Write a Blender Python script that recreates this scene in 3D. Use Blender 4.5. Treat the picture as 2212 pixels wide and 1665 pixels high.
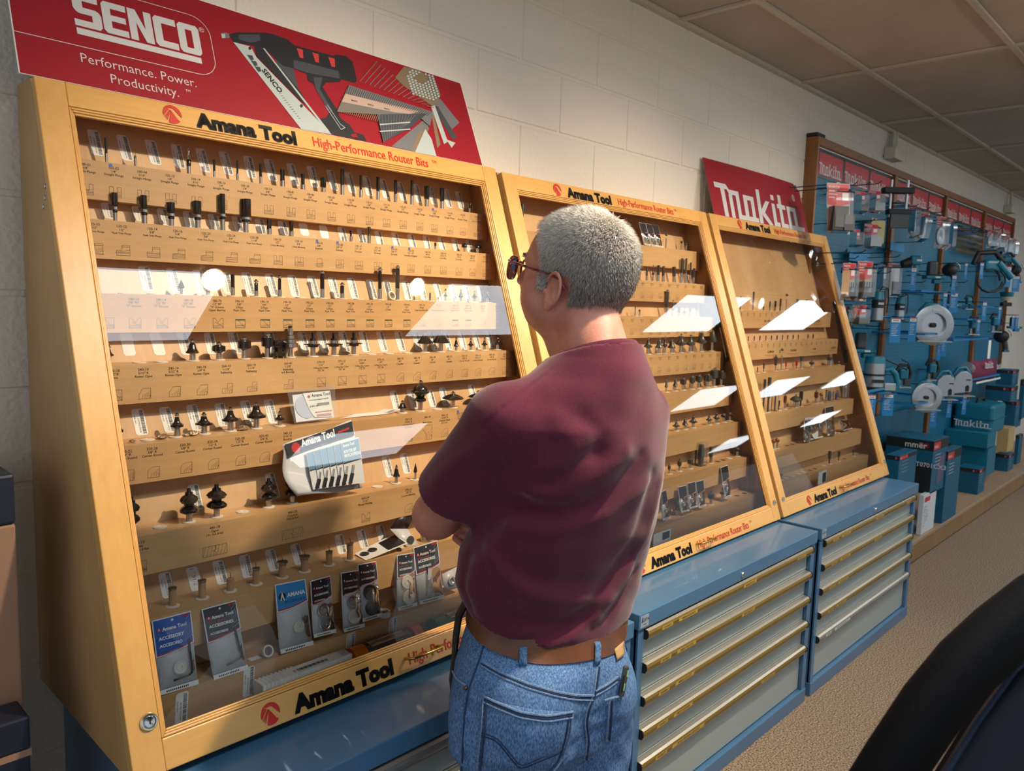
import bpy, math, random
import numpy as np
from mathutils import Vector, Matrix

for o in list(bpy.data.objects):
    bpy.data.objects.remove(o)
scene = bpy.context.scene
COL = scene.collection
random.seed(7)

# ------------------------------------------------------------------ camera
F = 1677.26
ROW = [(0.6924775, -0.7208444, 0.0292954), (-0.0587969, -0.0968618, -0.9935596), (0.7190395, 0.6862952, -0.1094580)]
CP = Vector((-2.566, -1.8679, 1.5647))
cam = bpy.data.cameras.new('camera')
cam_ob = bpy.data.objects.new('camera', cam)
COL.objects.link(cam_ob)
cam.sensor_width = 36.0
cam.lens = F / 2212 * 36
cam.clip_start = 0.05
r_, d_, f_ = [Vector(v).normalized() for v in ROW]
cam_ob.matrix_world = Matrix(((r_.x, -d_.x, -f_.x, CP.x), (r_.y, -d_.y, -f_.y, CP.y), (r_.z, -d_.z, -f_.z, CP.z), (0, 0, 0, 1)))
cam.dof.use_dof = True
cam.dof.focus_distance = 1.75
cam.dof.aperture_fstop = 8.0
scene.camera = cam_ob

# ------------------------------------------------------------------ world, exposure
w = bpy.data.worlds.new('world')
scene.world = w
w.use_nodes = True
w.node_tree.nodes['Background'].inputs[0].default_value = (0.80, 0.90, 1.0, 1)
w.node_tree.nodes['Background'].inputs[1].default_value = 0.50
scene.view_settings.view_transform = 'Standard'
scene.view_settings.look = 'None'
scene.view_settings.gamma = 1.0
scene.view_settings.exposure = 0.42
scene.cycles.max_bounces = 8
scene.cycles.transparent_max_bounces = 24
scene.cycles.caustics_reflective = False
scene.cycles.caustics_refractive = False
scene.cycles.sample_clamp_indirect = 6.0

# measured planes of the place, in metres
CEIL = 2.729
SL = 0.339                      # lean of the display case fronts
def face_y(z): return -(0.1113 + SL * (1.9693 - z))
def shelf_y(z): return -(0.105 + SL * (1.825 - z))
def back_y(z): return -(0.008 + 0.313 * (1.95 - z))
SHELVES = [[1.825, 1.703, 1.554, 1.413, 1.260, 1.091, 0.942, 0.806], [1.791, 1.653, 1.517, 1.376, 1.234, 1.091, 0.950, 0.806], [None, None, 1.548, 1.408, 1.270, 1.097, 0.941, 0.811]]

def px(u, v):
    return ((u - 1106) / F) * Vector(ROW[0]) + ((v - 832.5) / F) * Vector(ROW[1]) + Vector(ROW[2])
def at_y(u, v, y):
    d = px(u, v); return CP + d * ((y - CP.y) / d.y)
def at_x(u, v, x):
    d = px(u, v); return CP + d * ((x - CP.x) / d.x)
def at_z(u, v, z):
    d = px(u, v); return CP + d * ((z - CP.z) / d.z)
def x_of(u, y, z):              # x of a point at known y, z seen in column u
    k = (u - 1106) / F
    c = [ROW[0][i] - k * ROW[2][i] for i in range(3)]
    return CP.x - (c[1] * (y - CP.y) + c[2] * (z - CP.z)) / c[0]
def z_of(v, x, y):
    k = (v - 832.5) / F
    c = [ROW[1][i] - k * ROW[2][i] for i in range(3)]
    return CP.z - (c[0] * (x - CP.x) + c[1] * (y - CP.y)) / c[2]
def depth(x, y, z):
    return (Vector((x, y, z)) - CP).dot(Vector(ROW[2]))

# ------------------------------------------------------------------ lights
def area(name, loc, sx, sy, power, color, rot=(0, 0, 0)):
    l = bpy.data.lights.new(name, 'AREA'); l.shape = 'RECTANGLE'; l.size = sx; l.size_y = sy
    l.energy = power; l.color = color
    o = bpy.data.objects.new(name, l); COL.objects.link(o); o.location = loc; o.rotation_euler = rot
    return o
TROFFERS = [(-1.45, -1.885), (1.06, -1.885), (3.66, -1.885), (5.85, -1.885), (1.0, -3.715), (3.66, -3.715), (6.5, -3.715), (8.6, -3.715), (11.2, -3.715), (10.6, -5.9), (14.0, -5.6)]
BULBS = [(-1.02, -1.51, 2.60), (0.10, -1.50, 2.60), (1.25, -1.50, 2.60), (4.14, -1.53, 2.60)]
WARM = (1.0, 0.80, 0.56)
COOL = (0.86, 0.94, 1.0)

# ------------------------------------------------------------------ materials
MATS = {}
def nodes_of(m):
    m.use_nodes = True
    return m.node_tree.nodes, m.node_tree.links, m.node_tree.nodes['Principled BSDF']
def mat(name, col, rough=0.5, metal=0.0, coat=0.0, bump=None, var=None, spec=None, emit=None, alpha=None, trans=None, sheen=0):
    """plain or lightly mottled surface; bump=(scale,strength,dist) var=(scale,col2,amount)"""
    if name in MATS: return MATS[name]
    m = bpy.data.materials.new(name); MATS[name] = m
    N, L, P = nodes_of(m)
    P.inputs['Base Color'].default_value = (*col, 1)
    P.inputs['Roughness'].default_value = rough
    P.inputs['Metallic'].default_value = metal
    P.inputs['Coat Weight'].default_value = coat
    if sheen: P.inputs['Sheen Weight'].default_value = sheen
    if spec is not None: P.inputs['Specular IOR Level'].default_value = spec
    if trans: P.inputs['Transmission Weight'].default_value = trans
    if alpha is not None: P.inputs['Alpha'].default_value = alpha
    if emit:
        P.inputs['Emission Color'].default_value = (*emit[0], 1); P.inputs['Emission Strength'].default_value = emit[1]
    tc = N.new('ShaderNodeTexCoord')
    if var:
        n = N.new('ShaderNodeTexNoise'); n.inputs['Scale'].default_value = var[0]; n.inputs['Detail'].default_value = 5
        L.new(tc.outputs['Object'], n.inputs['Vector'])
        r = N.new('ShaderNodeMapRange'); r.inputs[1].default_value = 0.35; r.inputs[2].default_value = 0.65
        r.inputs[4].default_value = var[2]
        L.new(n.outputs['Fac'], r.inputs[0])
        x = N.new('ShaderNodeMix'); x.data_type = 'RGBA'
        x.inputs[6].default_value = (*col, 1); x.inputs[7].default_value = (*var[1], 1)
        L.new(r.outputs[0], x.inputs[0]); L.new(x.outputs[2], P.inputs['Base Color'])
    if bump:
        n = N.new('ShaderNodeTexNoise'); n.inputs['Scale'].default_value = bump[0]; n.inputs['Detail'].default_value = 4
        L.new(tc.outputs['Object'], n.inputs['Vector'])
        b = N.new('ShaderNodeBump'); b.inputs['Strength'].default_value = bump[1]; b.inputs['Distance'].default_value = bump[2]
        L.new(n.outputs['Fac'], b.inputs['Height']); L.new(b.outputs[0], P.inputs['Normal'])
    return m

def wood(name, c1, c2, axis=0, scale=7, rough=0.38, coat=0.25, fine=90, stain=0.25):
    """grain stretched along axis"""
    if name in MATS: return MATS[name]
    m = bpy.data.materials.new(name); MATS[name] = m
    N, L, P = nodes_of(m)
    P.inputs['Roughness'].default_value = rough; P.inputs['Coat Weight'].default_value = coat
    P.inputs['Coat Roughness'].default_value = 0.25
    tc = N.new('ShaderNodeTexCoord')
    mp = N.new('ShaderNodeMapping'); s = [1.0, 1.0, 1.0]; s[axis] = 0.12
    mp.inputs['Scale'].default_value = s
    L.new(tc.outputs['Object'], mp.inputs[0])
    n1 = N.new('ShaderNodeTexNoise'); n1.inputs['Scale'].default_value = scale; n1.inputs['Detail'].default_value = 6; n1.inputs['Distortion'].default_value = 0.8
    n2 = N.new('ShaderNodeTexNoise'); n2.inputs['Scale'].default_value = fine; n2.inputs['Detail'].default_value = 3
    n3 = N.new('ShaderNodeTexNoise'); n3.inputs['Scale'].default_value = 2.6; n3.inputs['Detail'].default_value = 2
    L.new(mp.outputs[0], n1.inputs['Vector']); L.new(mp.outputs[0], n2.inputs['Vector']); L.new(tc.outputs['Object'], n3.inputs['Vector'])
    a = N.new('ShaderNodeMath'); a.operation = 'MULTIPLY_ADD'; a.inputs[1].default_value = 0.35
    L.new(n2.outputs['Fac'], a.inputs[0]); L.new(n1.outputs['Fac'], a.inputs[2])
    r = N.new('ShaderNodeMapRange'); r.inputs[1].default_value = 0.45; r.inputs[2].default_value = 0.95
    L.new(a.outputs[0], r.inputs[0])
    x = N.new('ShaderNodeMix'); x.data_type = 'RGBA'; x.inputs[6].default_value = (*c1, 1); x.inputs[7].default_value = (*c2, 1)
    L.new(r.outputs[0], x.inputs[0])
    y = N.new('ShaderNodeMix'); y.data_type = 'RGBA'; y.blend_type = 'MULTIPLY'; y.inputs[0].default_value = stain
    rr = N.new('ShaderNodeMapRange'); rr.inputs[1].default_value = 0.35; rr.inputs[2].default_value = 0.6; rr.inputs[3].default_value = 0.55
    L.new(n3.outputs['Fac'], rr.inputs[0]); L.new(rr.outputs[0], y.inputs[7]); L.new(x.outputs[2], y.inputs[6])
    L.new(y.outputs[2], P.inputs['Base Color'])
    b = N.new('ShaderNodeBump'); b.inputs['Strength'].default_value = 0.08; b.inputs['Distance'].default_value = 0.001
    L.new(n2.outputs['Fac'], b.inputs['Height']); L.new(b.outputs[0], P.inputs['Normal'])
    return m

def pane(name, tint=(1, 1, 1), rough=0.0, ior=1.5, film=0.0, haze=(1, 1, 1)):
    """thin clear sheet: straight transmission plus a Fresnel mirror, and film = how much milky plastic"""
    if name in MATS: return MATS[name]
    m = bpy.data.materials.new(name); MATS[name] = m
    m.use_nodes = True
    N, L = m.node_tree.nodes, m.node_tree.links
    N.clear()
    out = N.new('ShaderNodeOutputMaterial')
    t = N.new('ShaderNodeBsdfTransparent'); t.inputs[0].default_value = (*tint, 1)
    g = N.new('ShaderNodeBsdfGlossy'); g.inputs['Roughness'].default_value = rough
    fr = N.new('ShaderNodeFresnel'); fr.inputs['IOR'].default_value = ior
    mx = N.new('ShaderNodeMixShader')
    L.new(fr.outputs[0], mx.inputs[0])
    if film:
        df = N.new('ShaderNodeBsdfDiffuse'); df.inputs[0].default_value = (*haze, 1)
        m2 = N.new('ShaderNodeMixShader'); m2.inputs[0].default_value = film
        L.new(t.outputs[0], m2.inputs[1]); L.new(df.outputs[0], m2.inputs[2]); L.new(m2.outputs[0], mx.inputs[1])
    else:
        L.new(t.outputs[0], mx.inputs[1])
    L.new(g.outputs[0], mx.inputs[2]); L.new(mx.outputs[0], out.inputs[0])
    return m

# sRGB 0..255 -> linear
def C(r, g, b):
    f = lambda c: (c / 255 / 12.92) if c / 255 <= 0.04045 else ((c / 255 + 0.055) / 1.055) ** 2.4
    return (f(r), f(g), f(b))

# ------------------------------------------------------------------ mesh builder
class MB:
    def __init__(s):
        s.v = []; s.f = []; s.fm = []; s.mats = []; s.sm = []
        s.M = None
    def _m(s, m):
        if m not in s.mats: s.mats.append(m)
        return s.mats.index(m)
    def add(s, vs, fs, m, smooth=False):
        b = len(s.v); k = s._m(m)
        if s.M is not None: vs = [tuple(s.M @ Vector(p)) for p in vs]
        s.v.extend([tuple(p) for p in vs])
        for f in fs:
            s.f.append(tuple(i + b for i in f)); s.fm.append(k); s.sm.append(smooth)
        return s
    def hexa(s, p, m):          # p: 8 points, bottom ring 0-3, top ring 4-7
        return s.add(p, [(3, 2, 1, 0), (4, 5, 6, 7), (0, 1, 5, 4), (1, 2, 6, 5), (2, 3, 7, 6), (3, 0, 4, 7)], m)
    def box(s, x0, x1, y0, y1, z0, z1, m):
        return s.hexa([(x0, y0, z0), (x1, y0, z0), (x1, y1, z0), (x0, y1, z0), (x0, y0, z1), (x1, y0, z1), (x1, y1, z1), (x0, y1, z1)], m)
    def cbox(s, c, d, m, R=None):
        hx, hy, hz = d[0] / 2, d[1] / 2, d[2] / 2
        p = [Vector(q) for q in ((-hx, -hy, -hz), (hx, -hy, -hz), (hx, hy, -hz), (-hx, hy, -hz), (-hx, -hy, hz), (hx, -hy, hz), (hx, hy, hz), (-hx, hy, hz))]
        if R is not None: p = [R @ q for q in p]
        return s.hexa([tuple(q + Vector(c)) for q in p], m)
    def prism(s, poly, a, b, m, fn=None):
        """poly in 2D, extruded a..b; fn(x,y,h) -> 3D (default x,y,h)"""
        fn = fn or (lambda x, y, h: (x, y, h))
        n = len(poly)
        vs = [fn(x, y, a) for x, y in poly] + [fn(x, y, b) for x, y in poly]
        fs = [tuple(range(n))[::-1], tuple(range(n, 2 * n))] + [(i, (i + 1) % n, n + (i + 1) % n, n + i) for i in range(n)]
        return s.add(vs, fs, m)
    def flat(s, poly, m, fn=None, h=0.0):
        fn = fn or (lambda x, y, h: (x, y, h))
        return s.add([fn(x, y, h) for x, y in poly], [tuple(range(len(poly)))], m)
    def line(s, pts, wd, m, fn, h=0.0, closed=False):
        """ribbon of width wd along 2D pts"""
        q = list(pts) + ([pts[0]] if closed else [])
        for (x0, y0), (x1, y1) in zip(q, q[1:]):
            dx, dy = x1 - x0, y1 - y0; l = math.hypot(dx, dy)
            if l < 1e-9: continue
            nx, ny = -dy / l * wd / 2, dx / l * wd / 2; ex, ey = dx / l * wd / 2, dy / l * wd / 2
            s.flat([(x0 + nx - ex, y0 + ny - ey), (x0 - nx - ex, y0 - ny - ey), (x1 - nx + ex, y1 - ny + ey), (x1 + nx + ex, y1 + ny + ey)], m, fn, h)
        return s
    def lathe(s, prof, m, c=(0, 0, 0), n=16, mod=None, cap=True, R=None, smooth=True):
        """prof [(r,z)] bottom to top; mod(theta, z, r)->r"""
        vs = []; c = Vector(c)
        for r, z in prof:
            for i in range(n):
                t = 2 * math.pi * i / n
                rr = mod(t, z, r) if mod else r
                p = Vector((rr * math.cos(t), rr * math.sin(t), z))
                if R is not None: p = R @ p
                vs.append(tuple(p + c))
        fs = []
        for j in range(len(prof) - 1):
            for i in range(n):
                fs.append((j * n + i, j * n + (i + 1) % n, (j + 1) * n + (i + 1) % n, (j + 1) * n + i))
        s.add(vs, fs, m, smooth)
        if cap:
            k = (len(prof) - 1) * n
            b = len(s.v) - len(vs)
            mi = s._m(m)
            s.f.append(tuple(b + i for i in range(n))[::-1]); s.fm.append(mi); s.sm.append(False)
            s.f.append(tuple(b + k + i for i in range(n))); s.fm.append(mi); s.sm.append(False)
        return s
    def cyl(s, p, q, r, m, n=12, r2=None, cap=True):
        p, q = Vector(p), Vector(q); d = q - p; l = d.length
        R = d.to_track_quat('Z', 'Y').to_matrix()
        return s.lathe([(r, 0), (r2 if r2 is not None else r, l)], m, p, n, None, cap, R)
    def tube(s, pts, r, m, n=8, closed=False, flat=1.0):
        P = [Vector(p) for p in pts]; K = len(P)
        rs = r if isinstance(r, (list, tuple)) else [r] * K
        vs = []; up = None
        for i, p in enumerate(P):
            a = P[(i - 1) % K] if (closed or i > 0) else p; b = P[(i + 1) % K] if (closed or i < K - 1) else p
            t = (b - a).normalized()
            if up is None: up = Vector((0, 0, 1)) if abs(t.z) < 0.9 else Vector((1, 0, 0))
            x = t.cross(up)
            if x.length < 1e-6: x = t.cross(Vector((0.3, 1, 0.2)))
            x.normalize(); y = x.cross(t).normalized(); up = y
            for k in range(n):
                th = 2 * math.pi * k / n
                vs.append(tuple(p + (x * math.cos(th) + y * math.sin(th) * flat) * rs[i]))
        fs = []
        for i in range(K if closed else K - 1):
            j = (i + 1) % K
            for k in range(n):
                fs.append((i * n + k, i * n + (k + 1) % n, j * n + (k + 1) % n, j * n + k))
        s.add(vs, fs, m, True)
        if not closed:
            b = len(s.v) - len(vs); mi = s._m(m)
            s.f.append(tuple(b + i for i in range(n))[::-1]); s.fm.append(mi); s.sm.append(False)
            s.f.append(tuple(b + (K - 1) * n + i for i in range(n))); s.fm.append(mi); s.sm.append(False)
        return s
    def ball(s, c, r, m, n=12, sq=(1, 1, 1), R=None):
        vs = []; k = max(4, n // 2)
        for j in range(1, k):
            ph = math.pi * j / k
            for i in range(n):
                t = 2 * math.pi * i / n
                p = Vector((r * sq[0] * math.sin(ph) * math.cos(t), r * sq[1] * math.sin(ph) * math.sin(t), -r * sq[2] * math.cos(ph)))
                if R is not None: p = R @ p
                vs.append(tuple(p + Vector(c)))
        lo = Vector((0, 0, -r * sq[2])); hi = Vector((0, 0, r * sq[2]))
        if R is not None: lo = R @ lo; hi = R @ hi
        a = len(vs); vs.append(tuple(lo + Vector(c))); vs.append(tuple(hi + Vector(c)))
        fs = [(j * n + i, j * n + (i + 1) % n, (j + 1) * n + (i + 1) % n, (j + 1) * n + i) for j in range(k - 2) for i in range(n)]
        fs += [(a, (i + 1) % n, i) for i in range(n)] + [(a + 1, (k - 2) * n + i, (k - 2) * n + (i + 1) % n) for i in range(n)]
        return s.add(vs, fs, m, True)
    def grid(s, P, m, smooth=True, thick=None):
        """P[i][j] 3D points as a sheet"""
        a, b = len(P), len(P[0])
        vs = [tuple(p) for r in P for p in r]
        fs = [(i * b + j, (i + 1) * b + j, (i + 1) * b + j + 1, i * b + j + 1) for i in range(a - 1) for j in range(b - 1)]
        return s.add(vs, fs, m, smooth)
    def text(s, txt, size, m, fn, x=0, y=0, h=0.0, align='CENTER', bold=0.0, sx=1.0, rot=0.0, shear=0.0):
        if bold > 0.036:        # extra-heavy lettering: overlapping offset copies
            e = (bold - 0.030) * size
            for dx, dy in ((-e, -e), (e, -e), (-e, e), (e, e), (0, 0)): s.text(txt, size, m, fn, x + dx * sx, y + dy, h, align, 0.030, sx, rot, shear)
            return s
        V, Fc = glyphs(txt, bold, align)
        c, q = math.cos(rot), math.sin(rot)
        out = []
        for vx, vy in V:
            a, b = (vx + shear * vy) * size * sx, vy * size
            out.append(fn(x + a * c - b * q, y + a * q + b * c, h))
        return s.add(out, Fc, m)

GL = {}
def glyphs(txt, bold=0.0, align='CENTER'):
    k = (txt, bold, align)
    if k not in GL:
        cu = bpy.data.curves.new('t', 'FONT'); cu.body = txt; cu.size = 1.0; cu.align_x = align; cu.resolution_u = 2; cu.offset = bold
        o = bpy.data.objects.new('t', cu); COL.objects.link(o)
        dg = bpy.context.evaluated_depsgraph_get(); dg.update()
        me = bpy.data.meshes.new_from_object(o.evaluated_get(dg))
        GL[k] = ([(v.co.x, v.co.y) for v in me.vertices], [tuple(p.vertices) for p in me.polygons])
        bpy.data.objects.remove(o); bpy.data.curves.remove(cu); bpy.data.meshes.remove(me)
    return GL[k]

def obj(name, mb, parent=None, bevel=0, seg=2, loc=None, solid=0, subd=0):
    """one mesh object; mesh is given in world coordinates and re-based on loc or the parent"""
    base = Vector(loc) if loc is not None else (Vector(parent['_o']) if parent is not None else None)
    if base is None:
        a = np.array(mb.v); base = Vector(((a[:, 0].min() + a[:, 0].max()) / 2, (a[:, 1].min() + a[:, 1].max()) / 2, a[:, 2].min()))
    me = bpy.data.meshes.new(name)
    a = np.array(mb.v, dtype=float) - np.array(base)[None]
    me.from_pydata(a.tolist(), [], mb.f)
    for m in mb.mats: me.materials.append(m)
    me.polygons.foreach_set('material_index', mb.fm)
    me.polygons.foreach_set('use_smooth', mb.sm)
    me.update()
    if any(mb.sm): me.set_sharp_from_angle(angle=math.radians(42))
    o = bpy.data.objects.new(name, me); COL.objects.link(o)
    if parent is not None:
        o.parent = parent; o.location = base - Vector(parent['_o'])
    else:
        o.location = base
    o['_o'] = tuple(base)
    if bevel:
        b = o.modifiers.new('bevel', 'BEVEL'); b.width = bevel; b.segments = seg; b.limit_method = 'ANGLE'; b.angle_limit = math.radians(40)
        b.harden_normals = False
    if solid:
        q = o.modifiers.new('solid', 'SOLIDIFY'); q.thickness = solid; q.offset = 0
    if subd:
        q = o.modifiers.new('subd', 'SUBSURF'); q.levels = subd; q.render_levels = subd
    return o
def tag(o, label, cat, group=None):
    o['label'] = label; o['category'] = cat
    if group: o['group'] = group
    return o
def thing(name, label, cat, loc, group=None):
    o = bpy.data.objects.new(name, None); COL.objects.link(o); o.location = loc; o['_o'] = tuple(loc)
    o.empty_display_size = 0.05
    return tag(o, label, cat, group)
def struct(name, mb, **k):
    o = obj(name, mb, **k); o['kind'] = 'structure'; return o
def dup(root, off, label=None):
    """copy of a thing with copies of its parts and sub-parts, moved by off"""
    r = root.copy(); COL.objects.link(r); r.location = root.location + Vector(off)
    r['_o'] = tuple(Vector(root['_o']) + Vector(off))
    if label: r['label'] = label
    for ch in list(root.children):
        c = ch.copy(); COL.objects.link(c); c.parent = r
        for g in ch.children:
            d = g.copy(); COL.objects.link(d); d.parent = c
    return r
ORD = ['first', 'second', 'third', 'fourth', 'fifth', 'sixth', 'seventh', 'eighth', 'ninth', 'tenth', 'eleventh', 'twelfth', 'thirteenth', 'fourteenth', 'fifteenth', 'sixteenth', 'seventeenth', 'eighteenth', 'nineteenth', 'twentieth', 'twenty-first', 'twenty-second']
XY = lambda x, y, h: (x, y, h)

M_STEEL = mat('brushed steel', C(190, 190, 192), 0.28, 1.0)
M_CHROME = mat('chrome', C(215, 215, 210), 0.12, 1.0)
M_BLACK = mat('black enamel', C(18, 18, 20), 0.22, 0.0, coat=0.5)
M_CARB = mat('dark carbide', C(70, 70, 74), 0.3, 0.9)
M_WHITE = mat('white plastic', C(235, 232, 225), 0.4)
M_PAPER = mat('white paper', C(238, 236, 230), 0.6)
M_INK = mat('black ink', C(20, 20, 22), 0.6)
M_INKB = mat('dark print', C(52, 40, 26), 0.7)
M_RED = mat('red print', C(190, 30, 30), 0.5)
M_BRASS = mat('brass', C(190, 160, 80), 0.22, 1.0)
M_MATB = mat('matte black plastic', C(24, 24, 26), 0.55)
M_RUB = mat('black cable rubber', C(16, 16, 18), 0.5)
M_TEAL = mat('teal tool plastic', C(8, 110, 135), 0.4, coat=0.1)
M_TEALD = mat('dark teal carton', C(6, 88, 118), 0.5)
M_TEALL = mat('bright blue card', C(30, 135, 190), 0.5)
M_SILV = mat('cast aluminium', C(175, 180, 182), 0.35, 0.7)
M_CLEAR = pane('clear blister', (0.95, 0.97, 0.98), 0.08, 1.45, 0.10, (0.8, 0.85, 0.9))
M_BAG = pane('clear bag film', (0.96, 0.97, 0.98), 0.10, 1.45, 0.16, (0.9, 0.92, 0.95))
# ------------------------------------------------------------------ the room
BED = 2.5646                    # height of one mortar bed; the others every 0.2032
def build_room():
    wallm = mat('painted block', C(218, 211, 200), 0.62, bump=(60, 0.55, 0.006), spec=0.25)
    # a second, coarser relief for the pitted block face
    N, L, P = nodes_of(wallm)
    tc = N.new('ShaderNodeTexCoord'); v = N.new('ShaderNodeTexVoronoi'); v.inputs['Scale'].default_value = 95
    v.feature = 'SMOOTH_F1'; nz = N.new('ShaderNodeTexNoise'); nz.inputs['Scale'].default_value = 22; nz.inputs['Detail'].default_value = 6
    L.new(tc.outputs['Object'], v.inputs['Vector']); L.new(tc.outputs['Object'], nz.inputs['Vector'])
    ad = N.new('ShaderNodeMath'); ad.operation = 'MULTIPLY'
    L.new(v.outputs['Distance'], ad.inputs[0]); L.new(nz.outputs['Fac'], ad.inputs[1])
    b0 = [n for n in N if n.type == 'BUMP'][0]
    b = N.new('ShaderNodeBump'); b.inputs['Strength'].default_value = 0.5; b.inputs['Distance'].default_value = 0.006
    L.new(ad.outputs[0], b.inputs['Height']); L.new(b0.outputs[0], b.inputs['Normal']); L.new(b.outputs[0], P.inputs['Normal'])
    mb = MB()
    S = 0.4064; g = 0.0045; X0, X1 = -3.9, 17.0
    for k in range(-1, 13):     # courses; k = 0 is the one above BED
        z0 = BED - k * 0.2032; z1 = z0 + 0.2032
        z1 = min(z1, CEIL + 0.03)
        if z0 >= z1: continue
        off = 0.0 if k % 2 == 0 else 0.5
        i = math.floor(X0 / S) - 1
        while (i + off) * S < X1:
            x0 = (i + off) * S; x1 = x0 + S; i += 1
            a, b_, c, d = x0 + g, x1 - g, max(z0 + g, 0), z1 - g
            e = 0.004
            mb.add([(a, 0.004, c), (b_, 0.004, c), (b_, 0.004, d), (a, 0.004, d), (a + e, 0, c + e), (b_ - e, 0, c + e), (b_ - e, 0, d - e), (a + e, 0, d - e)],
                   [(4, 5, 6, 7), (0, 1, 5, 4), (1, 2, 6, 5), (2, 3, 7, 6), (3, 0, 4, 7)], wallm)
    mb.box(X0, X1, 0.0035, 0.2, 0, CEIL + 0.05, wallm)
    struct('wall_back', mb, loc=(0, 0, 0))
    side = mat('grey green wall paint', C(150, 152, 138), 0.6, bump=(60, 0.2, 0.003))
    struct('wall_right', MB().box(16.9, 17.0, -7.9, 0, 0, CEIL, side))
    # carpet
    cm = bpy.data.materials.new('brown carpet')
    N, L, P = nodes_of(cm)
    P.inputs['Roughness'].default_value = 0.95; P.inputs['Specular IOR Level'].default_value = 0.1
    tc = N.new('ShaderNodeTexCoord')
    n = N.new('ShaderNodeTexNoise'); n.inputs['Scale'].default_value = 170; n.inputs['Detail'].default_value = 3
    n2 = N.new('ShaderNodeTexNoise'); n2.inputs['Scale'].default_value = 3; n2.inputs['Detail'].default_value = 4
    L.new(tc.outputs['Object'], n.inputs['Vector']); L.new(tc.outputs['Object'], n2.inputs['Vector'])
    cr = N.new('ShaderNodeValToRGB'); cr.color_ramp.elements[0].position = 0.35; cr.color_ramp.elements[1].position = 0.68
    cr.color_ramp.elements[0].color = (*C(88, 72, 58), 1); cr.color_ramp.elements[1].color = (*C(186, 165, 142), 1)
    L.new(n.outputs['Fac'], cr.inputs[0]); L.new(cr.outputs[0], P.inputs['Base Color'])
    b = N.new('ShaderNodeBump'); b.inputs['Strength'].default_value = 0.9; b.inputs['Distance'].default_value = 0.006
    L.new(n.outputs['Fac'], b.inputs['Height']); L.new(b.outputs[0], P.inputs['Normal'])
    struct('floor', MB().box(-3.9, 17.0, -8.0, 0.1, -0.05, 0, cm), loc=(0, 0, 0))
    # suspended ceiling: fissured tiles lying in a T-grid
    tm = mat('ceiling tile', C(176, 170, 158), 0.9, bump=(55, 0.5, 0.004), var=(3.0, C(160, 156, 146), 0.6))
    gm = mat('grid metal', C(186, 180, 166), 0.5)
    mb = MB(); gb = MB()
    ys = [-0.36 - 0.61 * k for k in range(0, 13)]; xs = [0.31 + 1.172 * k for k in range(-4, 15)]
    mb.box(-3.9, 17.0, -8.0, 0.1, CEIL + 0.012, CEIL + 0.05, tm)
    for y in ys: gb.box(-3.9, 17.0, y - 0.012, y + 0.012, CEIL - 0.001, CEIL + 0.011, gm)
    for x in xs: gb.box(x - 0.012, x + 0.012, -8.0, 0, CEIL - 0.0005, CEIL + 0.0105, gm)
    gb.box(-3.9, 17.0, -0.028, 0.0, CEIL - 0.006, CEIL + 0.011, gm)
    struct('ceiling', mb, loc=(0, 0, 2.7)); struct('trim_1', gb, loc=(0, 0, 2.7))
    # recessed fluorescent troffers
    em = mat('lit diffuser', (1, 1, 1), 0.5, emit=(COOL, 7.5))
    fm = mat('troffer frame', C(225, 225, 220), 0.5)
    for i, (x, y) in enumerate(TROFFERS):
        nm = ['nearest the first display case', 'above the middle display case', 'above the far display case', 'near the far end of the pegboard', 'behind the man in the second row', 'behind the drawer cabinets in the second row', 'over the aisle far beyond the middle case', 'over the aisle opposite the tool boxes', 'second furthest over the aisle', 'far down the room in the third row', 'furthest down the room in the third row'][i]
        t = thing('ceiling_light', 'long recessed fluorescent ceiling light ' + nm, 'ceiling light', (x, y, CEIL), 'recessed ceiling lights')
        a, c = 0.586, 0.292
        fb = MB()
        for x0, x1, y0, y1 in ((x - a, x + a, y - c, y - c + 0.02), (x - a, x + a, y + c - 0.02, y + c), (x - a, x - a + 0.02, y - c + 0.02, y + c - 0.02), (x + a - 0.02, x + a, y - c + 0.02, y + c - 0.02)):
            fb.box(x0, x1, y0, y1, CEIL - 0.004, CEIL + 0.006, fm)
        obj('frame', fb, t)
        obj('diffuser', MB().box(x - a + 0.02, x + a - 0.02, y - c + 0.02, y + c - 0.02, CEIL - 0.001, CEIL + 0.004, em), t)
    # track with lamp heads
    blk = mat('white track metal', C(225, 223, 215), 0.4)
    t = tag(obj('lighting_track', MB().box(-1.9, 4.9, -1.515, -1.485, CEIL - 0.025, CEIL - 0.0, blk)), 'long white lighting track on the ceiling in front of the display cases', 'track')
    for i, (x, y, z) in enumerate(BULBS):
        t = thing('track_lamp', ['track lamp with warm bulb aimed at the nearest display case', 'track lamp with warm bulb aimed between near and middle cases', 'track lamp with warm bulb aimed at the far display case', 'track lamp furthest along the track, over the tool boxes'][i], 'lamp', (x, y, z), 'warm track lamps')
        aim = Vector((x - 0.35 if i == 0 else x - 0.1, -0.3, (1.0, 1.05, 1.15)[i])) if i < 3 else Vector((x, -0.2, 1.0))
        d = (aim - Vector((x, y, z))).normalized()
        R = d.to_track_quat('Z', 'Y').to_matrix()
        p = Vector((x, y, z))
        obj('lamp_shade', MB().lathe([(0.028, -0.10), (0.035, -0.09), (0.052, -0.02), (0.056, 0.006)], blk, p, 24, None, False, R), t, solid=0.002)
        obj('stem', MB().cyl(p - d * 0.09, (x, y + 0.01 * 0, CEIL - 0.02), 0.008, blk), t)
        bm = mat('warm bulb', (1, 1, 1), 0.5, emit=((1.0, 0.80, 0.55), 60.0))
        obj('bulb', MB().lathe([(0.02, -0.05), (0.046, -0.012), (0.048, -0.004), (0.03, 0.003), (0.0005, 0.005)], bm, p, 24, None, True, R), t)
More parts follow.
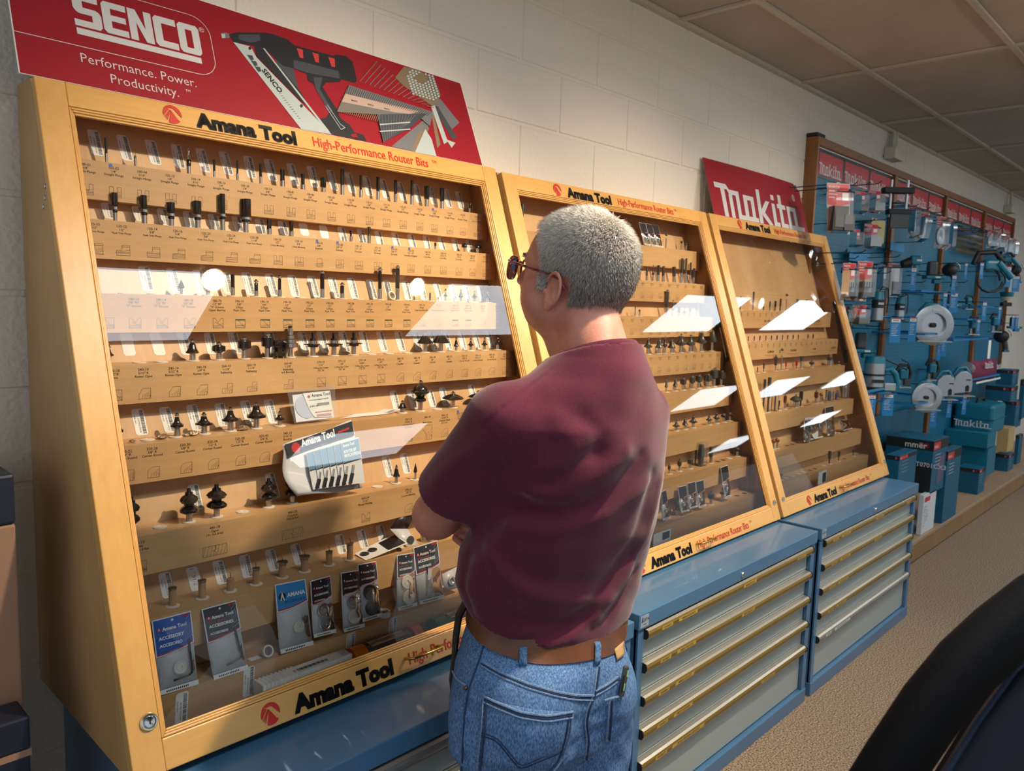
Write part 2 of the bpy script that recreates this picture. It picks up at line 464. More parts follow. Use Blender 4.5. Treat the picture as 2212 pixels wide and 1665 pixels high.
        l = bpy.data.lights.new('spot', 'SPOT'); l.energy = (140, 95, 45, 10)[i]; l.color = WARM; l.spot_size = math.radians(96); l.spot_blend = 0.9; l.shadow_soft_size = 0.028
        o = bpy.data.objects.new('spot_light', l); COL.objects.link(o); o.location = p + d * 0.012
        o.rotation_euler = (-d).to_track_quat('Z', 'Y').to_euler()
    # surface conduits with outlet boxes, painted with the wall
    cb = mat('cream outlet paint', C(205, 200, 182), 0.5)
    for i, (x, z0, z1, lab) in enumerate(((2.93, 2.545, 2.62, 'painted outlet box with two pipes above near end of pegboard'), (6.22, 2.53, 2.60, 'painted outlet box on wall by far end of pegboard'))):
        t = thing('outlet_box', lab, 'outlet', (x, -0.03, z0), 'painted outlet boxes on the wall')
        obj('box', MB().box(x - 0.11, x + 0.06, -0.075, -0.0005, z0, z1, cb), t, bevel=0.006)
        obj('cover_plate', MB().box(x + 0.0601, x + 0.064, -0.065, -0.008, z0 + 0.006, z1 - 0.006, cb), t)
        pb = MB()
        for dx in ((-0.045, 0.0) if i == 0 else (0.0,)):
            pb.tube([(x + dx, -0.035, z1 - 0.005), (x + dx, -0.035, z1 + 0.05), (x + dx + 0.012, -0.03, CEIL - 0.004)], 0.0135, cb, 10)
        obj('conduit', pb, t)
build_room()
# ------------------------------------------------------------------ display cases
MAPLE = wood('maple frame', C(226, 176, 100), C(206, 148, 72), 0, 6, 0.35, 0.35)
MAPLEV = wood('maple frame upright', C(228, 180, 106), C(208, 152, 78), 2, 6, 0.35, 0.35)
MAPLES = wood('maple shelf', C(222, 178, 124), C(196, 146, 90), 0, 4, 0.45, 0.15, stain=0.35)
PLY = wood('birch plywood', C(222, 182, 134), C(200, 154, 104), 2, 5, 0.5, 0.1, stain=0.3)
SIDEW = wood('maple side panel', C(206, 166, 112), C(180, 138, 86), 2, 3.5, 0.45, 0.2, stain=0.35)
EDGE = wood('plywood edge', C(196, 170, 120), C(170, 140, 92), 2, 20, 0.6, 0.0)
GLASS = pane('display glass', (0.975, 0.985, 0.98), 0.0, 1.52)
CASES = [(-2.0919, -0.8307, 1.9693), (-0.8036, 0.4389, 1.962), (0.4672, 1.7267, 1.962)]
ZB = 0.703
def PF(x, z, off=0.0):          # point on the leaning case front, off = outwards
    return (x, face_y(z) - off * 0.947, z + off * 0.321)
def fbox(mb, x0, x1, z0, z1, o0, o1, m, mitre=0):
    return mb.hexa([PF(x0, z0, o0), PF(x1, z0, o0), PF(x1, z0, o1), PF(x0, z0, o1), PF(x0, z1, o0), PF(x1, z1, o0), PF(x1, z1, o1), PF(x0, z1, o1)], m)
def emblem(mb, cx, cz, rx, rz, fn, m):
    """round red emblem with a light slanted channel, three rays cut from its left"""
    def disc(u, v): return (cx + u * rx, cz + v * rz)
    n = 40
    # upper right segment: outside the channel
    def arc(a, b, k=16): return [disc(math.cos(math.radians(a + (b - a) * i / k)), math.sin(math.radians(a + (b - a) * i / k))) for i in range(k + 1)]
    mb.flat(arc(-14, 128, 18) + [disc(-0.42, 0.62), disc(0.08, 0.66), disc(0.28, 0.56)], m, fn, 0.0006)
    mb.flat([disc(-0.62, 0.78), disc(-0.80, 0.60), disc(-0.97, 0.2), disc(-1.0, 0.0), disc(-0.93, -0.28), disc(-0.30, 0.50), disc(-0.52, 0.62)], m, fn, 0.0006)
    mb.flat([disc(-0.08, 0.40)] + arc(-118, -40, 12) + [disc(0.55, -0.52)], m, fn, 0.0006)
    for k in range(3):
        a = -0.88 + 0.11 * k; b = -0.37 - 0.14 * k
        mb.flat([disc(a, b), disc(a + 0.05, b - 0.07), disc(-0.17 + 0.035 * k, 0.40), disc(-0.24 + 0.035 * k, 0.46)], m, fn, 0.0006)
M_LOGOK = mat('black lettering', C(28, 26, 24), 0.35)
M_LOGOR = mat('red lettering', C(196, 38, 28), 0.4)

def build_case(ci):
    x0, x1, zt = CASES[ci]
    nm = ['nearest', 'middle', 'farthest'][ci]
    root = thing('display_case', ['nearest maple display case of router bits under the long red sign', 'middle maple display case of router bits behind the man', 'farthest maple display case of drill bits under the small red sign'][ci], 'display case', ((x0 + x1) / 2, -0.25, ZB), 'leaning glass display cases')
    T = 0.019
    for i, (a, b) in enumerate(((x0, x0 + T), (x1 - T, x1))):
        mb = MB()
        poly = [(-0.001, ZB), (face_y(ZB) + 0.0215, ZB), (face_y(zt) + 0.0215, zt), (-0.001, zt)]
        mb.prism(poly, a, b, SIDEW, lambda y, z, h: (h, y, z))
        obj('side_panel', mb, root, bevel=0.0012)
    obj('top_panel', MB().box(x0 + T, x1 - T, face_y(zt) + 0.022, -0.001, zt - T, zt, MAPLE), root, bevel=0.001)
    obj('bottom_panel', MB().box(x0 + T, x1 - T, face_y(ZB) + 0.024, -0.001, ZB, ZB + 0.0275, PLY), root)
    mb = MB(); za = ZB + 0.028; zc = zt - T - 0.001
    mb.hexa([(x0 + T, back_y(za), za), (x1 - T, back_y(za), za), (x1 - T, back_y(za) + 0.006, za), (x0 + T, back_y(za) + 0.006, za),
             (x0 + T, back_y(zc), zc), (x1 - T, back_y(zc), zc), (x1 - T, back_y(zc) + 0.006, zc), (x0 + T, back_y(zc) + 0.006, zc)], PLY)
    obj('back_panel', mb, root)
    # the door: stiles, rails, inner moulding
    SW = 0.0555; RT = 0.0478; RB = 0.0605
    door = MB()
    zi0 = ZB + RB; zi1 = zt - RT
    fbox(door, x0, x0 + SW, ZB + 0.007, zt, -0.0205, 0.0, MAPLEV); fbox(door, x1 - SW, x1, ZB + 0.007, zt, -0.0205, 0.0, MAPLEV)
    fbox(door, x0 + SW, x1 - SW, zi1, zt, -0.0205, -0.0006, MAPLE); fbox(door, x0 + SW, x1 - SW, ZB + 0.007, zi0, -0.0205, -0.0006, MAPLE)
    D = obj('door_frame', door, root, bevel=0.0022, seg=2)
    mo = MB()
    for (w0, w1, d) in ((0.0008, 0.0048, -0.0025), (0.0048, 0.0085, -0.0055), (0.0085, 0.0125, -0.0095)):
        a, b, c, e = x0 + SW, x1 - SW, zi0, zi1
        fbox(mo, a + w0, a + w1, c + w0, e - w0, -0.0165, d, MAPLEV); fbox(mo, b - w1, b - w0, c + w0, e - w0, -0.0165, d, MAPLEV)
        fbox(mo, a + w1, b - w1, e - w1, e - w0, -0.0165, d, MAPLE); fbox(mo, a + w1, b - w1, c + w0, c + w1, -0.0165, d, MAPLE)
    obj('moulding', mo, D, bevel=0.0012)
    gl = MB()
    gl.add([PF(x0 + SW + 0.003, zi0 + 0.003, -0.0125), PF(x1 - SW - 0.003, zi0 + 0.003, -0.0125), PF(x1 - SW - 0.003, zi1 - 0.003, -0.0125), PF(x0 + SW + 0.003, zi1 - 0.003, -0.0125)], [(0, 1, 2, 3)], GLASS)
    obj('glass_pane', gl, D)
    # lettering on both rails (x, z measured on the leaning face)
    fn = lambda x, z, h: PF(x, z, h)
    W = x1 - x0; k = W / 1.2612
    tx = lambda v: x0 + (v + 2.0919) * k
    for zc in (zt - 0.0262, ZB + 0.0325):
        em_ = MB(); emblem(em_, tx(-1.829), zc + 0.0005, 0.0205, 0.0205, fn, M_LOGOR); obj('emblem', em_, D)
        obj('brand_lettering', MB().text('Amana Tool', 0.0440, M_LOGOK, fn, tx(-1.7745), zc - 0.0160, 0.0004, 'LEFT', 0.060, 1.125), D)
        obj('slogan_lettering', MB().text('High-Performance Router Bits', 0.0345, M_LOGOR, fn, tx(-1.4826), zc - 0.0115, 0.0004, 'LEFT', 0.010, 0.885).text('TM', 0.0135, M_LOGOR, fn, tx(-1.092), zc + 0.003, 0.0004, 'LEFT', 0.0, 1.0), D)
    # pull handle over the red text, round lock, hinge screw
    hb = MB(); hx0 = tx(-1.490); hx1 = tx(-1.394); hz = ZB + 0.036
    hb.tube([PF(hx0, hz, 0.0), PF(hx0, hz, 0.018), PF(hx0 + 0.006, hz, 0.026), PF((hx0 + hx1) / 2, hz, 0.030), PF(hx1 - 0.006, hz, 0.026), PF(hx1, hz, 0.018), PF(hx1, hz, 0.0)], 0.0035, M_BRASS, 10)
    obj('handle', hb, D)
    nv = Vector((0, -0.947, 0.321)); Rl = nv.to_track_quat('Z', 'Y').to_matrix()
    def lock(x, z, r):
        mb = MB()
        mb.lathe([(r, 0), (r * 1.0, 0.002), (r * 0.86, 0.005), (r * 0.74, 0.0052), (r * 0.66, 0.0035), (r * 0.6, 0.0035), (r * 0.55, 0.006), (0.001, 0.0065)], M_CHROME, PF(x, z, 0.0), 28, None, True, Rl)
        mb.cbox(PF(x, z, 0.0068), (r * 0.14, r * 0.5, 0.0006), M_INK, Rl)
        return mb
    if ci == 0: obj('lock', lock(-2.0542, 0.7985, 0.0158), D)
    else:
        obj('lock', lock(x1 - 0.026, ZB + 0.075, 0.010), D)
        if ci == 2: obj('lock', lock(x0 + 0.026, ZB + 0.075, 0.009), D)
    if ci == 0:                 # three screw heads on the outside of the left side panel
        for yy, zz in ((-0.118, 1.752), (-0.116, 1.722), (-0.124, 1.694)):
            p = at_x(97 if zz > 1.70 else 93, 1, x0)
        for u, v in ((97.5, 402), (97.0, 427), (94.0, 446)):
            p = at_x(u, v, x0)
            obj('screw', MB().lathe([(0.0055, 0), (0.0050, 0.0015), (0.0025, 0.0026), (0.0003, 0.0028)], M_STEEL, p, 14, None, True, Vector((-1, 0, 0)).to_track_quat('Z', 'Y').to_matrix()), root)
    # gas strut inside right end
    if ci < 3:
        xs = x1 - T - 0.014
        gs = MB()
        z_a, z_b = (1.44, 1.16) if ci == 0 else (1.62, 1.36)
        gs.cyl(PF(xs, z_b, -0.05), PF(xs, (z_a + z_b) / 2, -0.045), 0.0035, M_STEEL, 10)
        gs.cyl(PF(xs, (z_a + z_b) / 2, -0.045), PF(xs, z_a, -0.04), 0.0075, M_MATB, 12)
        if ci == 2: gs.cyl(PF(xs, 1.30, -0.06), PF(xs, 1.53, -0.045), 0.0085, M_MATB, 12)
        gs.ball(PF(xs, z_b, -0.05), 0.009, M_MATB)
        obj('gas_strut', gs, root)
    shelves = []
    for k, z in enumerate(SHELVES[ci]):
        if z is None: shelves.append(None); continue
        sb = MB(); y = shelf_y(z); xa, xb = x0 + T + 0.0008, (x1 - T - 0.0008, 0.405, 1.655)[ci]
        if k < 7:
            sb.box(xa, xb, y, back_y(z - 0.079) - 0.0005, z - 0.079, z, MAPLES)
            # the top board meets the back panel higher up
            sb.hexa([(xa, back_y(z - 0.079) - 0.001, z - 0.079), (xb, back_y(z - 0.079) - 0.001, z - 0.079), (xb, back_y(z - 0.079) - 0.0005, z - 0.079), (xa, back_y(z - 0.079) - 0.0005, z - 0.079),
                     (xa, back_y(z - 0.079) - 0.001, z), (xb, back_y(z - 0.079) - 0.001, z), (xb, back_y(z) - 0.0005, z), (xa, back_y(z) - 0.0005, z)], MAPLES)
        else:
            sb.box(xa, xb, y, y + 0.02, ZB + 0.017, z, MAPLES)
            sb.box(xa, xb, y + 0.02, back_y(z - 0.015) - 0.0005, z - 0.015, z, MAPLES)
        shelves.append(obj('shelf', sb, root, bevel=0.001))
    return root, shelves
CASE = [build_case(i) for i in range(3)]
# ------------------------------------------------------------------ blue drawer cabinets
def build_cabinets():
    blue = mat('blue cabinet enamel', C(68, 112, 150), 0.32, coat=0.3, var=(2.0, C(60, 102, 140), 0.5))
    grey = mat('grey drawer enamel', C(150, 160, 158), 0.4, coat=0.1)
    gold = mat('bronze label strip', C(150, 122, 52), 0.35, 0.6)
    silv = mat('silver label strip', C(150, 152, 154), 0.35, 0.6)
    alu = mat('pull aluminium', C(196, 190, 176), 0.3, 0.8)
    tape = mat('yellow label tape', C(200, 165, 75), 0.5)
    tapew = mat('white label tape', C(220, 218, 210), 0.5)
    nick = mat('small silver label', C(170, 180, 190), 0.35, 0.3)
    FY = -0.70
    spec = [(-2.055, -0.8225, 0.690, 'blue steel drawer cabinet under the nearest display case, mostly behind the man'),
            (-0.7985, 0.420, 0.7005, 'blue steel drawer cabinet under the middle display case, bronze drawer pulls'),
            (0.4575, 1.672, 0.7005, 'blue steel drawer cabinet under the farthest display case, beside the platform')]
    words = [['', '', '', '', ''],
             ['DRAWER 6|AMANA 46100-49518|EMPLOYEES ONLY|METRIC ONLY', 'DRAWER 7|AMANA 49519-51582|EMPLOYEES ONLY', 'DRAWER 8|AMANA 51590-54129', 'DRAWER 9|AMANA 54130-54299', 'DRAWER 10|AMANA 54300-60000s, ALPHA SERIES|SCREWS, OVERSTOCK'],
             ['DRAWER 1|AMANA 1-40-2000|EMPLOYEES ONLY|SPECIALS', 'DRAWER 2|AMANA 45000-45500|EMPLOYEES ONLY', 'DRAWER 3|AMANA 45504-46200', 'DRAWER 4|AMANA 46202-47400', 'DRAWER 5|BLADES, DADO SETS, OVERSTOCK']]
    for ci, (x0, x1, zt, lab) in enumerate(spec):
        t = thing('drawer_cabinet', lab, 'cabinet', ((x0 + x1) / 2, -0.35, 0), 'blue drawer cabinets')
        obj('cabinet_top', MB().box(x0, x1, FY, -0.002, zt - 0.047, zt, blue), t, bevel=0.003)
        b = MB(); s = 0.018
        b.box(x0 + 0.006, x0 + 0.006 + s, FY + 0.012, -0.004, 0.055, zt - 0.0475, blue)
        b.box(x1 - 0.006 - s, x1 - 0.006, FY + 0.012, -0.004, 0.055, zt - 0.0475, blue)
        b.box(x0 + 0.006, x0 + 0.034, FY + 0.006, FY + 0.02, 0.055, zt - 0.0475, blue)
        b.box(x1 - 0.040, x1 - 0.006, FY + 0.006, FY + 0.02, 0.055, zt - 0.0475, blue)
        b.box(x0 + 0.03, x1 - 0.03, -0.02, -0.004, 0.055, zt - 0.0475, blue)
        b.box(x0 + 0.034, x1 - 0.04, FY + 0.07, -0.03, 0.056, 0.0575, blue)
        obj('body', b, t, bevel=0.002)
        obj('plinth', MB().box(x0 + 0.004, x1 - 0.004, FY + 0.002, -0.01, 0.0, 0.0548, blue), t, bevel=0.003)
        obj('lock', MB().lathe([(0.0085, 0), (0.008, 0.004), (0.006, 0.006), (0.0005, 0.0062)], M_CHROME, ((x0 + x1) / 2 - 0.01, FY, zt - 0.026), 18, None, True, Vector((0, -1, 0)).to_track_quat('Z', 'Y').to_matrix()), t)
        # maker's label on the left end of the top band
        nb = MB(); fn = lambda x, z, h: (x, FY - h, z)
        nb.box(x0 + 0.006, x0 + 0.046, FY - 0.0006, FY, zt - 0.040, zt - 0.006, nick)
        nb.flat([(x0 + 0.009, zt - 0.026), (x0 + 0.014, zt - 0.026), (x0 + 0.018, zt - 0.010), (x0 + 0.013, zt - 0.010)], mat('cobalt print', C(20, 70, 160), 0.4), fn, 0.0009)
        nb.text('LISTA', 0.013, M_INK, fn, x0 + 0.031, zt - 0.024, 0.0009, 'CENTER', 0.02)
        nb.text('storage', 0.006, M_INK, fn, x0 + 0.026, zt - 0.034, 0.0009, 'CENTER')
        obj('nameplate', nb, t)
        tops = [zt - 0.0505 - 0.1005 * k for k in range(5)]
        xa, xb = x0 + 0.036, x1 - 0.042
        for k, z in enumerate(tops):
            zb = tops[k + 1] + 0.003 if k < 4 else 0.060
            dr = obj('drawer', MB().box(xa, xb, FY + 0.020, FY + 0.06, zb, z - 0.0005, grey), t, bevel=0.001)
            # continuous pull: light lip on top, rounded label channel below
            m = gold if not (ci == 2 and k == 4) else silv
            if ci == 0: m = silv
            hp = MB(); n = 7
            prof = [(FY + 0.0195, z - 0.003), (FY + 0.004, z - 0.004), (FY - 0.0035, z - 0.008), (FY - 0.006, z - 0.015), (FY - 0.005, z - 0.022), (FY - 0.001, z - 0.029)]
            for (ya, za), (yb, zb2), mm in zip(prof, prof[1:], [alu, alu, m, m, m]):
                hp.add([(xa + 0.003, ya, za), (xb - 0.003, ya, za), (xb - 0.003, yb, zb2), (xa + 0.003, yb, zb2)], [(0, 1, 2, 3)], mm)
            hp.box(xa + 0.003, xb - 0.003, FY - 0.002, FY + 0.0005, z - 0.0308, z - 0.029, alu)
            obj('drawer_pull', hp, dr, solid=0.0012)
            for xx in (xa, xb - 0.003):
                cp = MB()
                cp.prism([(FY + 0.0195, z - 0.001), (FY + 0.0195, z - 0.034), (FY - 0.003, z - 0.031), (FY - 0.008, z - 0.022), (FY - 0.008, z - 0.012), (FY - 0.004, z - 0.004)], xx, xx + 0.003, M_MATB, lambda y, zz, h: (h, y, zz))
                obj('end_cap', cp, dr)
            ws = words[ci][k].split('|')
            if not ws[0]: continue
            tmm = tapew if (ci == 2 and k == 4) else tape
            fr = [0.09, 0.20, 0.50, 0.87] if k != 4 else [0.09, 0.20, 0.66, 0.9]
            fn2 = lambda x, s, h: (x, FY - 0.0068 - h + (0.0012 if s > 0.006 or s < -0.006 else 0), z - 0.0185 + s)
            cx = xa + 0.085
            for j, wd in enumerate(ws):
                wl = 0.0075 * 0.74 * len(wd) + 0.012
                tp = MB(); x_c = xa + 0.075 + wl / 2 if j == 0 else (xa + 0.165 + wl / 2 if j == 1 else xa + fr[j] * (xb - xa) + wl / 2)
                yy = FY - 0.0068
                tp.add([(x_c - wl / 2, yy + 0.001, z - 0.0245), (x_c + wl / 2, yy + 0.001, z - 0.0245), (x_c + wl / 2, yy, z - 0.012), (x_c - wl / 2, yy, z - 0.012)], [(0, 1, 2, 3)], tmm)
                tp.text(wd, 0.0082, M_INKB, lambda x, s, h: (x, yy - 0.0004, z - 0.0205 + s), x_c, 0, 0, 'CENTER', 0.012)
                obj('label_tape', tp, dr)
build_cabinets()
# ------------------------------------------------------------------ router bits
CASEN = ['nearest', 'middle', 'farthest']
ROWN = ['top', 'second', 'third', 'fourth', 'fifth', 'sixth', 'seventh', 'bottom']
M_GREYB = mat('grey carbide tool', C(92, 92, 90), 0.35, 0.6)
M_BRN = mat('brown cutter', C(112, 58, 34), 0.35, 0.3)
M_REDB = mat('red bit', C(200, 50, 36), 0.4)
M_AMB = mat('amber cutter', C(150, 96, 40), 0.3, 0.4)
LOOK = {'st': 'straight', 'pt': 'thin pointed', 'sp': 'spiral', 'fb': 'shank-bearing flush-trim', 'ft': 'flush-trim', 'dv': 'dovetail', 'vg': 'arrow-tipped V-groove', 'rb': 'rabbeting',
        'og': 'bell-shaped ogee', 'cr': 'corner-round', 'ch': 'wide conical chamfer', 'sl': 'slot-cutting', 'ms': 'steel bearing-stack', 'rs': 'stacked stile-and-rail', 'cb': 'round-nosed core box', 'mf': 'tall multi-form',
        'rp': 'flat raised-panel', 'hk': 'T-shaped', 'bl': 'ball-headed'}
def wings(n, p, lo):            # cutters are two or three wings, not solids of revolution
    return lambda t, z, r: r * (lo + (1 - lo) * abs(math.cos(t * n / 2 + z * 0)) ** p)
def make_bit(kind, x, y, z, h, R, dark=None, group=None, label='', simple=False, ang=0.5):
    """a bit standing in its hole; h = height above the shelf, R = largest radius"""
    dk = dark or M_BLACK
    t = thing('router_bit', label, 'router bit', (x, y, z), group)
    rs = min(0.0062, max(0.0030, R * (0.9 if kind in ('st', 'sp', 'ft', 'dv') else 0.42)))
    if kind in ('st', 'sp', 'ft'): rs = min(R * 0.95, 0.0062)
    if kind == 'fb': rs = min(R * 0.62, 0.0062)
    if simple: rs = max(R * 0.45, 0.0018)
    S, B, N, Cc = MB(), MB(), MB(), MB()
    W = lambda n=2, p=0.7, lo=0.42: (lambda tt, zz, rr: rr * (lo + (1 - lo) * abs(math.cos((tt - ang) * n / 2)) ** p))
    n = 10 if simple else 20
    P0 = (x, y, z - 0.0)
    def cut(prof, w=None): Cc.lathe([(r, q) for r, q in prof], dk, P0, n if simple else 24, w or W())
    def bear(q, r, m=M_STEEL):
        B.lathe([(r * 0.55, q), (r, q + 0.0003), (r, q + 0.0042), (r * 0.5, q + 0.0046)], m, P0, 16)
        N.lathe([(r * 0.55, q + 0.0046), (r * 0.55, q + 0.0066), (r * 0.3, q + 0.0072), (0.0004, q + 0.0074)], M_BLACK, P0, 6)
    hs = h * 0.4
    if kind == 'st':
        hs = h * (0.42 if h > 0.03 else 0.35); cut([(rs, hs - 0.002), (R, hs + 0.002), (R, h)])
    elif kind == 'pt':
        hs = h * 0.62; cut([(rs, hs), (rs * 0.9, hs + 0.003), (0.0008, hs + 0.009), (0.0007, h)], W(2, 1, 0.9))
    elif kind == 'sp':
        hs = h * 0.35
        Cc.lathe([(rs, hs), (R * 1.05, hs + 0.002), (R * 1.05, hs + h * 0.2), (R * 0.6, hs + h * 0.25)], M_BLACK, P0, 18)
        for k in range(2):
            pts = [(x + 0.3 * R * math.cos(q * 0.9 + k * 3.14), y + 0.3 * R * math.sin(q * 0.9 + k * 3.14), z + hs + h * 0.22 + (h * 0.78 - hs) * q / 8) for q in range(9)]
            Cc.tube(pts, R * 0.42, M_STEEL, 6)
    elif kind == 'fb':
        hs = h * 0.32; bz = hs + 0.006
        N.lathe([(rs, hs), (R * 0.75, hs + 0.001), (R * 0.75, hs + 0.005), (rs, hs + 0.006)], M_BLACK, P0, 18)
        B.lathe([(rs, bz), (R, bz + 0.0005), (R, bz + 0.006), (rs, bz + 0.0065)], M_STEEL, P0, 20)
        cut([(R * 0.9, bz + 0.007), (R, bz + 0.009), (R, h)])
    elif kind == 'ft':
        hs = h * 0.34; cut([(rs, hs), (R * 1.0, hs + 0.003), (R, h - 0.011), (R * 0.6, h - 0.009)]); bear(h - 0.0085, R * 1.05)
    elif kind == 'dv': hs = h * 0.5; cut([(rs * 0.9, hs), (rs * 0.55, hs + 0.004), (R, h - 0.001), (R * 0.9, h)])
    elif kind == 'vg': hs = h * 0.42; cut([(rs, hs), (R, hs + 0.002), (R, hs + h * 0.12), (0.0005, h)], W(2, 0.5, 0.6))
    elif kind == 'cb': hs = h * 0.5; cut([(rs * 0.8, hs), (R, hs + 0.001)] + [(R * math.cos(a), h - R * 1.0 + R * 1.0 * math.sin(a)) for a in (0.0, 0.5, 1.0, 1.4)], W(2, 0.5, 0.7))
    elif kind == 'rb':
        hs = h * 0.45; cut([(rs, hs - 0.004), (rs * 1.5, hs - 0.001), (R * 0.8, hs), (R, hs + 0.001), (R, h - 0.012), (R * 0.4, h - 0.009)], W(2, 0.35, 0.4)); bear(h - 0.009, R * 0.4)
    elif kind == 'og':
        hs = h * 0.36; a = h - 0.009 - hs
        cut([(rs, hs - 0.002), (R * 0.92, hs), (R, hs + a * 0.06), (R * 0.82, hs + a * 0.2), (R * 0.58, hs + a * 0.5), (R * 0.52, hs + a * 0.75), (R * 0.38, hs + a * 0.93), (R * 0.22, hs + a)], W(2, 0.4, 0.5)); bear(h - 0.0085, max(R * 0.3, 0.0035))
    elif kind == 'cr':
        hs = h * 0.38; a = h - 0.009 - hs
        cut([(rs, hs - 0.002), (R * 0.5, hs), (R, hs + a * 0.10), (R, hs + a * 0.26)] + [(R * (1 - 0.68 * math.sin(q)), hs + a * 0.26 + a * 0.74 * (1 - math.cos(q))) for q in (0.3, 0.6, 0.9, 1.2, 1.5)], W(2, 0.35, 0.5)); bear(h - 0.0085, max(R * 0.27, 0.0036))
    elif kind == 'ch':
        hs = h * 0.42; a = h - 0.009 - hs
        cut([(rs, hs - 0.002), (R * 0.95, hs), (R, hs + a * 0.08), (R * 0.22, h - 0.009)], W(2, 0.25, 0.75)); bear(h - 0.0085, 0.0045)
    elif kind == 'sl':
        hs = h * 0.38
        N.lathe([(rs, hs), (rs * 2.1, hs + 0.002), (rs * 2.1, hs + 0.006)], M_BLACK, P0, 18)
        cut([(R * 0.5, hs + 0.0062), (R, hs + 0.0066), (R, hs + 0.0092), (R * 0.5, hs + 0.0096)], W(3, 1.2, 0.5))
        B.lathe([(rs, hs + 0.0098), (R * 0.48, hs + 0.010), (R * 0.48, hs + 0.017), (rs, hs + 0.0175)], M_STEEL, P0, 20)
        N.lathe([(R * 0.36, hs + 0.0178), (R * 0.36, hs + 0.022), (R * 0.2, hs + 0.0225), (R * 0.2, h)], M_BLACK, P0, 6)
    elif kind == 'ms':
        hs = h * 0.32; q = hs
        for r, d in ((1.0, 0.12), (0.78, 0.11), (0.62, 0.1), (0.45, 0.1), (0.34, 0.1)):
            B.lathe([(R * r * 0.9, q), (R * r, q + 0.0006), (R * r, q + h * d), (R * r * 0.85, q + h * d + 0.0005)], M_STEEL, P0, 22); q += h * d + 0.001
        N.lathe([(R * 0.28, q), (R * 0.28, q + 0.004), (0.0005, q + 0.006)], M_BLACK, P0, 6); cut([(rs, hs - 0.003), (R * 0.6, hs - 0.001), (R * 0.6, hs)])
    elif kind == 'rs':
        hs = h * 0.26; a = h - hs - 0.006
        cut([(rs, hs - 0.002), (R * 0.6, hs), (R * 0.98, hs + a * 0.1), (R, hs + a * 0.2), (R * 0.7, hs + a * 0.32), (R * 0.42, hs + a * 0.36)], W(2, 0.3, 0.5))
        B.lathe([(R * 0.42, hs + a * 0.37), (R * 0.46, hs + a * 0.38), (R * 0.46, hs + a * 0.48), (R * 0.4, hs + a * 0.49)], M_CARB, P0, 18)
        N.lathe([(R * 0.35, hs + a * 0.49), (R * 0.85, hs + a * 0.52), (R * 1.0, hs + a * 0.64), (R * 0.78, hs + a * 0.75), (R * 0.45, hs + a * 0.84), (R * 0.42, hs + a * 0.95), (R * 0.24, hs + a * 0.96), (R * 0.2, h)], M_BLACK, P0, 24, W(2, 0.3, 0.5))
    elif kind == 'mf':
        hs = h * 0.30; a = h - hs - 0.009
        cut([(rs, hs - 0.002), (R * 0.45, hs), (R * 0.66, hs + a * 0.06), (R * 0.62, hs + a * 0.18), (R * 0.42, hs + a * 0.24), (R * 0.6, hs + a * 0.36), (R * 1.0, hs + a * 0.5), (R, hs + a * 0.56), (R * 0.84, hs + a * 0.62), (R * 0.8, hs + a * 0.74), (R * 0.55, hs + a * 0.86), (R * 0.34, hs + a * 0.93), (R * 0.2, hs + a)], W(2, 0.3, 0.6)); bear(h - 0.0085, R * 0.24)
    elif kind == 'rp':
        hs = h * 0.44; a = h - hs - 0.009
        cut([(rs, hs - 0.002), (R * 0.4, hs), (R * 0.98, hs + a * 0.25), (R, hs + a * 0.36), (R * 0.8, hs + a * 0.62), (R * 0.45, hs + a * 0.86), (R * 0.2, hs + a)], W(2, 0.25, 0.72)); bear(h - 0.0085, R * 0.19)
    elif kind == 'hk':
        hs = h * 0.6; Cc.cbox((x, y, z + h - 0.008), (R * 2, 0.010, 0.009), dk); Cc.cyl((x, y, z + hs), (x, y, z + h - 0.012), rs * 1.2, dk)
    elif kind == 'bl':
        hs = h * 0.7; Cc.ball((x, y, z + h - R), R, dk, 10)
    S.lathe([(rs, 0.0004), (rs, hs)], M_STEEL if not (simple and kind == 'st') else dk, P0, 12)
    obj('shank', S, t)
    if Cc.v: obj('cutter', Cc, t)
    if B.v: obj('bearing', B, t)
    if N.v: obj('nut', N, t)
    return t

